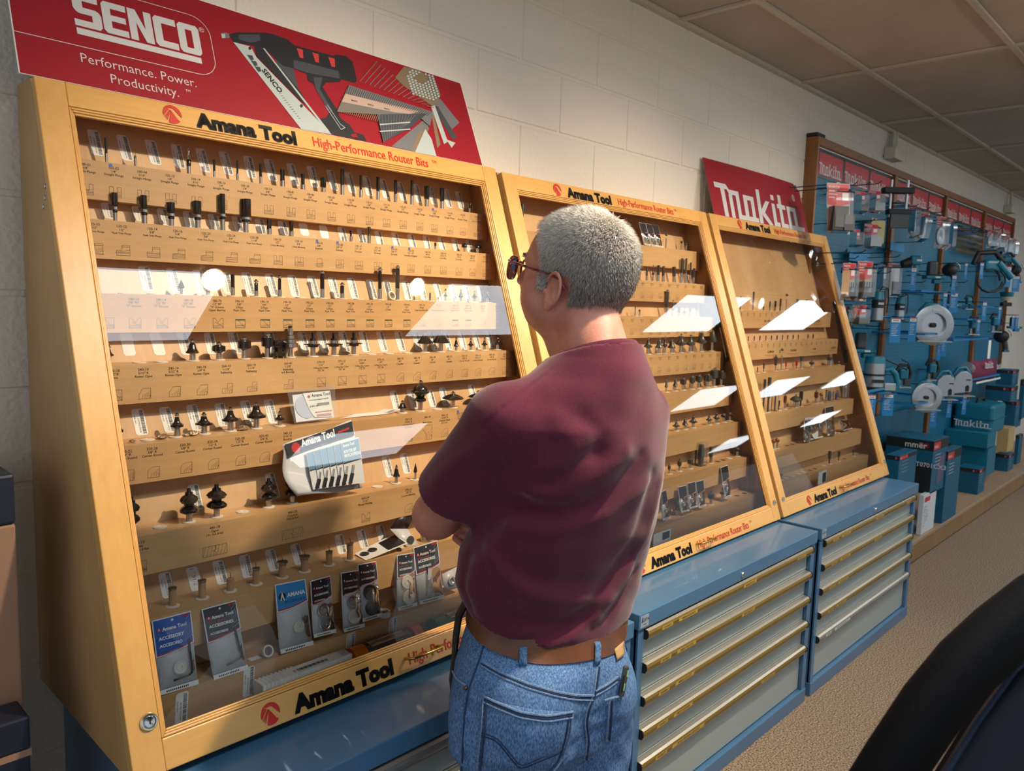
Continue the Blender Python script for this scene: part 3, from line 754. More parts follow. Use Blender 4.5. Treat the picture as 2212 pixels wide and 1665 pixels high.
BITS = {  # (case, row): (kind, column, top line, width) read off the shelves, left to right
 (0, 0): [('st', 230, 298, 6), ('pt', 293, 330, 7), ('sp', 408, 320, 9), ('st', 463, 345, 5.5), ('st', 513, 347, 6), ('st', 563, 354, 7), ('st', 610, 366, 11), ('st', 654, 376, 12), ('st', 698, 384, 14), ('st', 739, 365, 9), ('st', 779, 379, 8), ('st', 816, 382, 8), ('st', 854, 389, 8), ('st', 889, 389, 8.5), ('st', 921, 402, 12), ('st', 954, 407, 12), ('cb', 1014.5, 437, 8)],
 (0, 1): [('fb', 249, 416, 13), ('fb', 312, 422, 18), ('fb', 370, 437, 18), ('fb', 427, 434, 18), ('fb', 481, 419, 17), ('fb', 531, 430, 25), ('st', 581.5, 473, 11), ('st', 629, 478, 14), ('dv', 758, 498, 8), ('dv', 797, 490, 9), ('cb', 940, 523, 6), ('cb', 1002.5, 525, 12), ('cb', 1032, 526, 17)],
 (0, 2): [('vg', 392, 604, 14), ('dv', 449, 616, 10), ('st', 503, 593, 9), ('ft', 553.5, 602, 9), ('ft', 604, 593, 10), ('ft', 696, 583, 10), ('ft', 739, 609, 10), ('ft', 820, 577, 11), ('ft', 858, 572, 10), ('bl', 894.5, 631, 5), ('st', 928.6, 632, 4), ('cr', 962, 623, 9), ('og', 995, 624, 12), ('cr', 1024.5, 627, 15), ('cr', 1054, 628, 17)],
 (0, 3): [('cr', 236, 743, 20), ('og', 416, 731, 35), ('rb', 473, 736, 30), ('rb', 528, 725, 30), ('rb', 578, 717, 33), ('ms', 627, 702, 33), ('sl', 676, 719, 40), ('sl', 721, 719, 40), ('sl', 764, 718, 38), ('ch', 918, 715, 36), ('ch', 952, 713, 42), ('og', 985, 728, 12), ('cr', 1016.5, 729, 15), ('cr', 1046, 728, 15), ('cr', 1076, 726, 18)],
 (0, 4): [('cr', 256, 900, 22), ('cr', 383, 890, 33), ('cr', 441, 889, 38), ('cr', 498, 877, 37), ('cr', 554, 867, 50), ('cr', 604, 886, 22), ('og', 869, 863, 24), ('mf', 908, 820, 42), ('rp', 978, 844, 48), ('rp', 1033, 842, 48)],
 (0, 5): [('rs', 286, 1072, 34), ('rs', 409, 1055, 46), ('rs', 468.5, 1046, 45), ('rs', 580.5, 1033, 36), ('rs', 631, 1025, 37), ('og', 856, 1003, 17), ('vg', 897, 1000, 9)],
 (1, 0): [('st', 1115, 452, 6), ('st', 1127, 440, 9), ('bl', 1438, 504, 6), ('bl', 1471.5, 520, 6), ('bl', 1482, 524, 5)],
 (1, 1): [('st', 1396.6, 578, 6), ('cr', 1410, 572, 6), ('st', 1421, 573, 7), ('st', 1432, 575, 8), ('st', 1455, 576, 9), ('st', 1471, 558, 6), ('st', 1480, 558, 6), ('st', 1490, 567, 5), ('st', 1498, 579, 5)],
 (1, 2): [('dv', 1371.5, 662, 4), ('bl', 1381, 668, 5), ('ft', 1439, 625, 8), ('cr', 1452.5, 647, 10), ('st', 1466, 662, 8), ('cr', 1478, 664, 9), ('st', 1490, 659, 6), ('st', 1504, 653, 5)],
 (1, 3): [('cr', 1370, 735, 18), ('cr', 1399, 728, 20), ('og', 1423, 728, 16), ('cr', 1435.5, 726, 14), ('og', 1450, 731, 20), ('cr', 1470, 720, 24), ('cr', 1491, 722, 24), ('cr', 1514.5, 713, 24), ('ch', 1538, 711, 22)],
 (1, 4): [('og', 1438.6, 816, 9), ('og', 1458, 815, 12), ('rb', 1475, 813, 14), ('rb', 1494.5, 809, 16), ('rb', 1509, 806, 16), ('rb', 1528, 805, 18), ('rb', 1542, 793, 20), ('rb', 1558, 798, 18)],
 (1, 5): [('cr', 1460, 906, 18), ('og', 1479, 901, 14), ('cr', 1496.6, 895, 18), ('cr', 1531, 893, 16), ('cr', 1547, 889, 16), ('sl', 1563, 885, 14), ('sl', 1576.6, 883, 12)],
 (1, 6): [('rb', 1445, 1000, 8), ('rb', 1467, 990, 10), ('rb', 1490, 986, 12), ('st', 1535, 965, 12), ('sl', 1593, 958, 16)],
 (1, 7): [('mf', 1433, 1083, 16), ('mf', 1462, 1071, 16), ('rb', 1535, 1060, 14), ('sl', 1560, 1045, 14)],
 (2, 2): [('st', 1588, 641, 3), ('st', 1599, 640, 3), ('st', 1626, 630, 4), ('st', 1649, 662, 4), ('st', 1662.5, 651, 4), ('st', 1674, 650, 5), ('st', 1685, 645, 6), ('bl', 1697.6, 634, 6), ('st', 1721, 646, 6), ('st', 1740.7, 647, 6)],  # first entry is only a cast shadow, modelled here as an added bit
 (2, 3): [('st', u, 726 - (u - 1616) * 0.03, 3) for u in (1616, 1629, 1641, 1654, 1666, 1678, 1690, 1701, 1713, 1724, 1745, 1756)],
 (2, 4): [('st', 1635.6, 793, 3), ('st', 1649, 785, 4), ('ft', 1674.5, 766, 6), ('bl', 1687, 752, 6), ('st', 1697, 780, 4, 'R'), ('st', 1720, 779, 5, 'R'), ('hk', 1730, 768, 10), ('rb', 1753, 777, 12), ('hk', 1792, 770, 24), ('bl', 1811, 779, 7)],
 (2, 5): [('st', 1648, 819, 8), ('st', 1658, 815, 9), ('st', 1682, 865, 4), ('rb', 1694.5, 850, 9, 'N'), ('rp', 1718, 851, 26), ('st', 1729, 845, 8), ('rb', 1762, 842, 11, 'N'), ('bl', 1772.7, 848, 8, 'A')],
 (2, 6): [('bl', 1670, 948, 10, 'A'), ('bl', 1678, 946, 10, 'A')],
 (2, 7): [('bl', 1687, 1022, 7), ('st', 1791, 974, 7), ('st', 1811, 975, 5), ('rb', 1843, 966, 8)],
}
def build_bits():
    for (ci, k), L in BITS.items():
        z = SHELVES[ci][k]; y = shelf_y(z) + 0.036
        for i, e in enumerate(L):
            kind, u, v, wpx = e[:4]
            x = x_of(u, y, z); h = z_of(v, x, y) - z
            R = wpx * depth(x, y, z + h / 2) / F / 2
            if h < 0.008: h = 0.012
            dk = None
            col = 'black'
            if ci == 1: dk = M_GREYB; col = 'grey'
            if ci == 2: dk = M_GREYB; col = 'grey'
            if len(e) > 4: dk, col = {'R': (M_REDB, 'red'), 'N': (M_BRN, 'brown'), 'A': (M_AMB, 'amber')}[e[4]]
            simple = ci == 2
            n = len(L)
            pos = ORD[i] + ' from left' if i < n / 2 else (ORD[n - 1 - i] + ' from right' if i < n - 1 else 'rightmost')
            if i == 0: pos = 'leftmost'
            lab = '%s %s bit, %s on %s shelf of %s case' % (col, LOOK[kind], pos, ROWN[k], CASEN[ci])
            make_bit(kind, x, y, z, h, R, dk, 'router bits on the %s shelf of the %s case' % (ROWN[k], CASEN[ci]), lab, simple, 0.4 + 0.7 * (i % 3))
build_bits()
# ------------------------------------------------------------------ printed shelf fronts, stickers, grommets
M_GRN = mat('green veneer print', C(20, 84, 66), 0.6)
M_DOT = mat('blue dot sticker', C(60, 100, 190), 0.5)
LAB = [
 [(185, '100-01', '1/8"', 'Straight Plunge'), (246, '100-02', '1/4"', 'Straight Plunge', 'd'), (307, '100-04', '1/16"', 'Straight Plunge'), (367, '100-10', '1/8"', 'Straight Plunge'), (423, '100-14', '3/16"', 'Straight Plunge'), (478, '100-16', '1/4"', 'Straight Plunge'), (529, '100-18', '1/4"', 'Straight Plunge'), (579, '100-34', '3/8"', 'Straight Plunge'), (627, '100-42', '1/2"', 'Straight Plunge'), (670, '100-46', '5/8"', 'Straight Plunge'), (715, '100-50', '3/4"', 'Straight Plunge'), (757, '110-08', '1/2"', 'Straight Plunge'), (797, '110-12', '3/8"', 'Straight Plunge'), (834, '110-14', '3/8"', 'Straight Plunge'), (870, '110-22', '1/2"', 'Straight Plunge'), (906, '110-26', '1/2"', 'Straight Plunge'), (938, '110-31', '5/8"', 'Straight Plunge', 'd'), (971, '110-36', '5/8"', 'Straight Plunge'), (999, '110-42', '1"', 'Straight Plunge'), (1030, '120-06', '1/2"', 'Flush Trim Plunge', 'L')],
 [(204, '120-10', '1/2"', 'Flush Trim Plunge', 'L'), (263, '120-12', '1/2"', 'Flush Trim Plunge', 'L'), (329, '120-14', '5/8"', 'Flush Trim Plunge', 'L'), (384, '120-16', '3/4"', 'Flush Trim Plunge', 'L'), (445, '120-20', '3/4"', 'Flush Trim Plunge', 'L'), (499, '120-24', '3/4"', 'Flush Trim Plunge', 'L'), (549, '120-28', '1-1/8"', 'Flush Trim Plunge', 'L'), (599, '130-10', '1/2"', '2 Flute Mortising'), (645, '130-14', '3/4"', '2 Flute Mortising'), (689, '140-10', '3/8"', 'Keyhole', 'kd'), (733, '150-08', '3/8" 9°', 'Dovetail', 'D'), (774, '150-10', '1/2" 14°', 'Dovetail', 'v'), (815, '150-14', '1/2" 14°', 'Dovetail', 'v'), (851, '150-20', '7/8" 7°', 'Dovetail', 'D'), (887, '150-30', '1/2" 14°', 'Dovetail w/Upper', 'D'), (923, '160-10', '1/8" R', 'Core Box', 'u'), (957, '160-14', '3/16" R', 'Core Box', 'u'), (991, '160-18', '1/4" R', 'Core Box', 'u'), (1020, '160-22', '3/8" R', 'Core Box', 'u'), (1048, '160-26', '1/2" R', 'Core Box', 'u')],
 [(230, '', '', '', 's'), (289, '180-10', '3/8" 90°', '"V" Groove', 'V'), (348, '180-14', '1/2" 90°', '"V" Groove', 'V'), (407, '180-18', '1/2" 60°', '"V" Groove', 'V'), (469, '180-70', '1/2" 90°', '"V" Groove|Upper Bearing', 'V'), (517, '190-10', '3/8"', '2-Flute|Flush Trim', 'g'), (571, '190-14', '3/8"', '2-Flute|Flush Trim', 'g'), (620, '190-18', '1/2"', '2-Flute|Flush Trim', 'g'), (668, '190-22', '1/2"', '2-Flute|Flush Trim', 'g'), (712, '190-26', '1/2"', '2-Flute|Flush Trim', 'g'), (757, '190-28', '1/2"', '2-Flute|Flush Trim', 'g'), (798, '190-30', '1/2"', '2-Flute|Flush Trim', 'g'), (838, '190-38', '1/2"', '2-Flute', 'g'), (878, '190-42', '1/2"', '2-Flute|Flush Trim', 'g'), (911, '195-10', 'Flush', 'Single Flute/Panel Pilot', 's'), (946, '195-14', '1"', 'Single Flute/Panel Pilot', 's'), (983, '200-10', '2 Flute 15°', 'Bevel Trim', 'g'), (1011, '200-14', '2 Flute 22°', 'Bevel Trim', 'g'), (1042, '220-10', '1/8" R', 'Cove', 'c'), (1074, '220-14', '1/4" R', 'Cove', 'c')],
 [(247, '230-18', '1/2" R', 'Cove', 's'), (310, '240-10', '5/32" R', 'Roman Ogee', 'o'), (375, '240-14', '5/32" R', 'Roman Ogee', 'o'), (435, '240-18', '1/4" R', 'Roman Ogee', 'o'), (489, '260-10', '1-1/4"', 'Rabbeting', 'r'), (543, '260-14', '1-1/4"', 'Rabbeting', 'r'), (622, '260-40', '1-3/8"', 'Rabbeting|w/6 Bearings', 'r'), (693, '270-10', '1/16"', '3-Wing Slot Cutter|1/2" Sh', 's'), (738, '270-12', '1/8"', '3-Wing Slot Cutter|1/2" Sh', 's'), (782, '270-14', '5/32"', '3-Wing Slot Cutter|1/2" Sh', 's'), (822, '270-16', '1/4"', '3-Wing Slot Cutter|1/2" Sh', 's'), (864, '280-10', '45°', 'Chamfer', 'h'), (900, '280-14', '45°', 'Chamfer', 'h'), (934, '280-28', '45°', 'Chamfer', 'h'), (970, '280-32', '45°', 'Chamfer', 'h'), (1003, '320-10', '1/8" R', 'Corner Round', 'c'), (1032, '320-14', '3/16" R', 'Corner Round', 'c'), (1062, '320-18', '1/4" R', 'Corner Round', 'c'), (1091, '320-22', '5/16" R', 'Corner Round', 's')],
 [(273, '320-22', '1/4" R', 'Corner Round', 'c'), (329, '320-26', '3/8" R', 'Corner Round', 'c'), (400, '320-30', '3/8" R', 'Corner Round', 'c'), (459, '320-34', '1/2" R', 'Corner Round', 'c'), (518, '320-38', '1/2" R', 'Corner Round', 'c'), (570, '320-42', '3/4" R', 'Corner Round', 'c'), (621, '340-10', '3/16" R', 'Beading', ''), (882, '350-10', '13/64" R', 'Classical Bead|& Cove', 'c'), (923, '380-10', '', 'Multi-Form', 'M'), (960, '360-14', '13/64" R', 'Classical Bead|& Cove', 'h'), (992, '430-10', '7/16"', 'Ogee', 'cd')],
 [(300, '440-10', 'Ogee', '1 Pc. Stile & Rail', 's'), (464, '440-18', 'Ogee', '2 Pc. Stile & Rail', 'w'), (632, '440-28', 'Classical', 'Stile & Rail', 'w'), (789, '450-04', '5/16"', 'Plunge Beading', 'V'), (882, '370-10', '1/8" R', 'Corner Beading', 'c')],
]
def diagram(mb, kind, cx, z0, w, h, fn, seed):
    """little drawing of the routed wood profile with a few grain lines"""
    rd = random.Random(seed); a, b = cx - w / 2, cx + w / 2; t = z0 + h; LW = 0.00052
    P = {'': [(a, z0), (b, z0), (b, t), (cx + w * .16, t), (cx + w * .16, z0 + h * .4), (cx - w * .16, z0 + h * .4), (cx - w * .16, t), (a, t)],
         'L': [(a, z0), (b, z0), (b, t), (cx - w * .08, t), (cx - w * .08, z0 + h * .5), (a, z0 + h * .5)],
         'k': [(a + w * .2, z0), (b - w * .2, z0), (b - w * .2, t), (a + w * .2, t)],
         'D': [(a, z0), (b, z0), (b, t), (cx + w * .12, t), (cx + w * .16, z0 + h * .55), (cx - w * .16, z0 + h * .55), (cx - w * .12, t), (a, t)],
         'v': [(a, z0), (b, z0), (b, t), (cx + w * .1, t), (cx + w * .22, z0 + h * .5), (cx - w * .22, z0 + h * .5), (cx - w * .1, t), (a, t)],
         'u': [(a, z0), (b, z0), (b, t), (cx + w * .22, t), (cx + w * .18, z0 + h * .6), (cx, z0 + h * .45), (cx - w * .18, z0 + h * .6), (cx - w * .22, t), (a, t)],
         'V': [(a, z0), (b, z0), (b, t), (cx + w * .3, t), (cx, z0 + h * .55), (cx - w * .3, t), (a, t)],
         's': [(a, z0), (b, z0), (b, t), (a, t)], 'g': [(a, z0), (b, z0), (b, t), (a, t)],
         'o': [(a, z0), (b, z0), (b, t), (cx - w * .15, t), (cx - w * .3, t - h * .2), (cx - w * .36, t - h * .42), (a, t - h * .46)],
         'r': [(a, z0), (b, z0), (b, t), (cx, t), (cx, z0 + h * .5), (a, z0 + h * .5)],
         'h': [(a, z0), (b, z0), (b, t), (cx, t), (a, z0 + h * .5)],
         'c': [(a, z0), (b, z0), (b, t), (cx, t), (cx - w * .26, t - h * .08), (cx - w * .44, t - h * .28), (a, t - h * .52)],
         'M': [(a, t), (b, t), (b, z0), (cx - w * .1, z0), (cx - w * .02, z0 + h * .25), (cx - w * .25, z0 + h * .6), (a, z0 + h * .8)],
         'w': [(a, z0), (b, z0), (b, t), (a, t)]}[kind]
    mb.line(P, LW, M_INKB, fn, 0.0003, True)
    if kind in 'gL' and kind:
        mb.flat([(a if kind == 'g' else cx - w * .08, t - h * 0.14), (b, t - h * 0.14), (b, t), (a if kind == 'g' else cx - w * .08, t)], M_GRN if kind == 'g' else M_INKB, fn, 0.00035) if kind == 'g' else mb.line([(cx - w * .08, t - h * .15), (b, t - h * .15)], LW, M_INKB, fn, 0.0003)
    if kind == 'w': mb.line([(cx, t), (cx + w * .06, z0 + h * .62), (cx - w * .1, z0 + h * .5), (cx + w * .04, z0 + h * .35), (cx, z0)], LW, M_INKB, fn, 0.0003)
    for i in range(4 if kind != 'w' else 7):
        y0 = z0 + h * (0.08 + 0.1 * i)
        if kind == 'w':
            xx = a + w * i / 7; q = [(xx, z0), (xx + w * .06, z0 + h * .5), (xx + w * .12, t)]
        elif kind in ('o', 'c', 'h', 'r', 'M'):
            xx = a + w * (0.25 + 0.2 * i); q = [(xx, z0), (xx + w * .08, z0 + h * .3), (b, z0 + h * (0.75 - 0.2 * i))] if xx < b else []
        else:
            y0 = z0 + h * (0.05 + 0.12 * i); q = [(a, y0), (cx - w * .1, y0 + rd.uniform(-.02, .1) * h), (b, min(t, y0 + rd.uniform(0.02, .16) * h))]
            if kind in ('V', 's', 'g') and i == 3: q = [(a + w * .2, t if kind != 'V' else z0 + h * .6), (cx + w * .2, z0 + h * .35), (b, z0 + h * 0.04)]
        if len(q) > 1: mb.line(q, LW * 0.9, M_INKB, fn, 0.0003)
def barcode(name, parent, cx, z0, z1, w, tilt, seed, y_of=None, off=0.0006, worn=False, hand=False):
    """price sticker with a vertical bar code, stuck on the sloping back panel"""
    rd = random.Random(seed); yo = y_of or back_y
    mb = MB(); H = z1 - z0
    def fn(a, b, h): return (cx + a + tilt * (b - H / 2), yo(z0 + b) - off - h, z0 + b)
    c = 0.004
    mb.flat([(-w / 2 + c, 0), (w / 2 - c, 0), (w / 2, c), (w / 2, H - c), (w / 2 - c, H), (-w / 2 + c, H), (-w / 2, H - c), (-w / 2, c)], M_PAPER, fn)
    if hand:
        mb.text('7/16 , 1/2 , 5/8', 0.012, mat('pencil', C(120, 118, 115), 0.7), fn, 0.004, 0.01, 0.0004, 'LEFT', 0, 1, math.pi / 2)
    elif not worn:
        y = H * 0.06
        while y < H * 0.94:
            d = rd.choice((0.0005, 0.0009, 0.0014)) * H / 0.07
            mb.flat([(w * 0.10, y), (w * 0.40, y), (w * 0.40, y + d), (w * 0.10, y + d)], M_INK, fn, 0.0003); y += d + rd.choice((0.0006, 0.0010)) * H / 0.07
        mb.text('%d %s-%d %s' % (rd.randint(20, 99), rd.choice(('1/2', '3/4', '3/8')), rd.randint(1, 9), rd.choice(('STRAIGHT', 'FLUSH TRIM', 'CORNER RD', 'ROUTER BIT'))), 0.0052 * H / 0.07, M_INK, fn, -w * 0.01, H * 0.10, 0.0003, 'LEFT', 0, 0.9, math.pi / 2)
        mb.text('AMA %d' % rd.randint(45000, 49999), 0.005 * H / 0.07, M_INK, fn, -w * 0.28, H * 0.45, 0.0003, 'LEFT', 0, 0.9, math.pi / 2)
    return obj(name, mb, parent)

STK = [  # bar-code stickers of the nearest case: column of the centre, top and bottom line
 [(208, 281, 336), (271, 292, 347), (332, 303, 356), (386, 312, 364), (440, 321, 372), (490, 328, 378), (541, 337, 385), (586, 344, 391), (634, 353, 401), (677, 359, 405), (719, 367, 411), (758, 373, 417), (795, 380, 423), (831, 386, 428), (868, 392, 434), (902, 397, 438), (934, 403, 442), (967, 408, 448), (994, 414, 452)],
 [(232, 425, 472), (298, 434, 478), (352, 442, 487), (407, 450, 493), (461, 456, 498), (512, 460, 501), (561, 466, 506), (610, 469, 508), (655, 473, 509, 'w'), (698, 480, 515, 'w'), (738, 485, 522), (780, 489, 525), (817, 494, 529), (853, 498, 533), (888, 503, 538), (920, 506, 540), (952, 510, 542), (982, 514, 545), (1012, 518, 548)],
 [(315, 575, 628), (375, 580, 631), (432, 583, 633), (489, 588, 635), (536, 588, 637), (586, 591, 639), (633, 594, 641), (676, 596, 642), (720, 599, 643), (761, 600, 645), (802, 603, 646), (838, 605, 647), (877, 607, 649), (911, 609, 649), (945, 611, 650), (977, 613, 651), (1007, 616, 652), (1037, 617, 653)],
 [(276, 718, 768, 'w'), (340, 718, 767, 'w'), (398, 717, 766), (455, 717, 765), (507, 716, 764), (585, 716, 763), (655, 716, 762), (697, 715, 761), (743, 715, 760), (786, 715, 760), (824, 715, 759), (863, 715, 758), (900, 714, 757), (933, 714, 757), (965, 714, 757), (997, 713, 757), (1028, 713, 757), (1057, 713, 756)],
 [(301, 882, 939), (361, 878, 934), (419, 873, 930), (478, 870, 920), (534, 864, 915), (584, 862, 914), (852, 843, 885), (889, 840, 882), (930, 842, 879), (957, 836, 876), (1020, 830, 870)],
 [(422, 1045, 1100), (588, 1020, 1075), (837, 984, 1030), (875, 978, 1022)],
 [(358, 1234, 1297), (418, 1222, 1290, 'h'), (474, 1208, 1268), (530, 1196, 1254), (586, 1184, 1241), (640, 1172, 1228), (734, 1152, 1205), (781, 1142, 1190), (822, 1132, 1176)],
]
def build_case_print():
    root, shelves = CASE[0]
    n = 0
    for k, L in enumerate(STK):
        for i, e in enumerate(L):
            u, va, vb = e[:3]
            zz = SHELVES[0][k] + 0.035; yb = back_y(zz)
            x = x_of(u, yb, zz)
            z1 = z_of(va, x, back_y(zz + 0.04)); z0 = z_of(vb, x, back_y(zz - 0.01))
            z0 = max(z0, SHELVES[0][k] + 0.001)
            if k: z1 = min(z1, SHELVES[0][k - 1] - 0.080)
            barcode('barcode_sticker', root, x, z0, z1, 0.0245, -0.12 * (1 if i % 3 else 0.6), k * 50 + i, worn=len(e) > 3 and e[3] == 'w', hand=len(e) > 3 and e[3] == 'h')
            n += 1
    # stickers on the face of the bottom shelf
    for u, va, vb in ((392, 1495, 1566), (537, 1440, 1503), (757, 1367, 1420), (848, 1333, 1375)):
        y = shelf_y(SHELVES[0][7]); zm = 0.77
        p = at_y(u, (va + vb) / 2, y)
        barcode('barcode_sticker', shelves[7], p.x, z_of(vb, p.x, y), z_of(va, p.x, y), 0.024, 0.06, int(u), y_of=lambda z: y)
    # printed fronts
    for k, L in enumerate(LAB):
        z = SHELVES[0][k]; y = shelf_y(z); pr = MB(); dg = MB()
        fn = lambda a, b, h: (a, y - h, b)
        for i, e in enumerate(L):
            u, a, b, c = e[:4]; kd = e[4] if len(e) > 4 else ''
            x = x_of(u, y, z - 0.03)
            z0 = z - (0.013 if k < 4 else 0.014); s = 0.0072 if k < 4 else 0.0076
            if k == 5 and i in (1, 2): z0 = z - 0.013
            xs = max(x, CASES[0][0] + 0.02)
            if a: pr.text(a, s * 1.05, M_INKB, fn, x, z0, 0.0003, 'CENTER', 0.008)
            if b: pr.text(b, s * 0.95, M_INKB, fn, x, z0 - 0.0068, 0.0003, 'CENTER', 0.008)
            for j, q in enumerate(c.split('|')): pr.text(q, s * (0.95 if len(q) < 17 else 0.78), M_INKB, fn, x, z0 - 0.0136 - 0.0065 * j, 0.0003, 'CENTER', 0.008, 0.95)
            if 'd' in kd or kd == 'D':
                pr.flat([(x - 0.006 + 0.0037 * math.cos(t * 0.5236), z - 0.0055 + 0.0037 * math.sin(t * 0.5236)) for t in range(12)], M_DOT, fn, 0.0005)
            kk = kd.replace('d', '') if kd != 'D' else 'D'
            if e[3] == 'Beading': continue
            wd = 0.0235 if k < 5 else 0.024
            if kk == 'w': diagram(dg, 'w', x, z - 0.070, 0.052, 0.021, fn, i)
            elif kk == 'M': diagram(dg, 'M', x, z - 0.072, 0.034, 0.038, fn, i)
            else: diagram(dg, kk, x + 0.002, z - 0.0705, wd * (1.15 if kk == 'L' else 1), 0.0215 if kk != 'g' else 0.0195, fn, i + 30 * k)
        a_, b_ = obj('printing', pr, shelves[k]), obj('profile_drawings', dg, shelves[k])
    # middle and far case print, only just readable in the photo
    r1, s1 = CASE[1]
    for k in (1, 2, 3):
        z = SHELVES[1][k]; y = shelf_y(z); pr = MB(); fn = lambda a, b, h: (a, y - h, b)
        for i in range(19):
            x = CASES[1][0] + 0.05 + i * 0.0615
            pr.text('%d-%d' % (450 + 10 * k + i // 3, 10 + 4 * (i % 3)), 0.0072, M_INKB, fn, x, z - 0.013, 0.0003)
            pr.text('%d/8" R' % (i % 7 + 1), 0.0062, M_INKB, fn, x, z - 0.0195, 0.0003)
            diagram(pr, 'cs'[i % 2], x, z - 0.066, 0.020, 0.020, fn, i)
        obj('printing', pr, s1[k])
    r2, s2 = CASE[2]
    for k, ws in ((2, ['2D/3D CARVING', 'BALL NOSE', 'DOVETAILS', 'ENGRAVING']), (3, ['PLASTIC', 'ALUMINUM', 'WOOD/MDF', 'FOAM', 'COMPOSITE'])):
        z = SHELVES[2][k]; y = shelf_y(z); pr = MB(); fn = lambda a, b, h: (a, y - h, b)
        for i in range(19):
            x = CASES[2][0] + 0.06 + i * 0.0605
            for j in range(4): pr.flat([(x - 0.006 + 0.003 * (j % 2), z - 0.012 - 0.0045 * j), (x + 0.006 - 0.002 * (j % 2), z - 0.012 - 0.0045 * j), (x + 0.006 - 0.002 * (j % 2), z - 0.010 - 0.0045 * j), (x - 0.006 + 0.003 * (j % 2), z - 0.010 - 0.0045 * j)], M_INKB, fn, 0.0003)
        for i, wd in enumerate(ws):
            x = CASES[2][0] + 0.15 + i * (0.29 if k == 2 else 0.245)
            pr.text(wd, 0.016, M_INKB, fn, x, z - 0.052, 0.0003, 'CENTER', 0.02, 0.8)
            pr.flat([(x - 0.06, z - 0.062), (x + 0.06, z - 0.062), (x + 0.06, z - 0.0605), (x - 0.06, z - 0.0605)], M_RED, fn, 0.0003)
            pr.flat([(x - 0.035, z - 0.067), (x + 0.035, z - 0.067), (x + 0.035, z - 0.0655), (x - 0.035, z - 0.0655)], M_RED, fn, 0.0003)
        obj('printing', pr, s2[k])
    # white plastic grommets round the holes
    G = {(0, 3): [301, 348, 417, 473, 528, 578, 627, 676, 721, 764, 802, 840, 880, 918, 952, 985, 1016, 1046, 1076], (0, 4): [319, 380, 441, 498, 554, 604, 869, 908, 944, 978, 1033], (0, 5): [346, 408, 468, 524, 580, 631, 855, 896],
         (0, 6): [373, 437, 498, 553, 610, 658, 711, 756, 861], (0, 2): [269, 332, 392, 449, 503, 553, 604, 650, 696, 739, 775, 820, 858, 894, 928, 962, 995, 1024, 1054], (0, 1): [427, 481], (0, 0): [779, 854, 889]}
    gm = mat('white grommet', C(232, 222, 205), 0.45)
    gr = 0.0135
    def grommet(ci, k, x, parent):
        z = SHELVES[ci][k]; y = shelf_y(z) + 0.036
        obj('grommet', MB().lathe([(gr, 0.0001), (gr, 0.0016), (gr * 0.8, 0.0022), (gr * 0.34, 0.0022), (gr * 0.3, 0.0012), (0.0005, 0.0012)], gm, (x, y, z), 18), parent)
    for (ci, k), us in G.items():
        z = SHELVES[ci][k]; y = shelf_y(z) + 0.036
        for u in us: grommet(ci, k, x_of(u, y, z), CASE[ci][1][k])
    for (ci, k), L in BITS.items():
        if ci == 0: continue
        z = SHELVES[ci][k]; y = shelf_y(z) + 0.036
        for e in L: grommet(ci, k, x_of(e[1], y, z), CASE[ci][1][k])
    hole = mat('bored hole', C(70, 42, 22), 0.8)
    for ci, k, us in ((2, 6, (1700, 1712, 1722, 1731, 1800, 1809, 1818, 1828)), (2, 7, (1697, 1711, 1725, 1737, 1750, 1760, 1779, 1824, 1858)), (1, 7, (1592, 1608)), (1, 6, (1550, 1562, 1575)), (0, 5, (815,)), (2, 5, (1706, 1740, 1748, 1782, 1796))):
        z = SHELVES[ci][k]; y = shelf_y(z) + 0.036
        for u in us:
            x = x_of(u, y, z)
            if u % 2: grommet(ci, k, x, CASE[ci][1][k])
            else: obj('bored_hole', MB().lathe([(0.011, 0.0003), (0.0005, 0.0004)], hole, (x, y, z), 16), CASE[ci][1][k])
build_case_print()
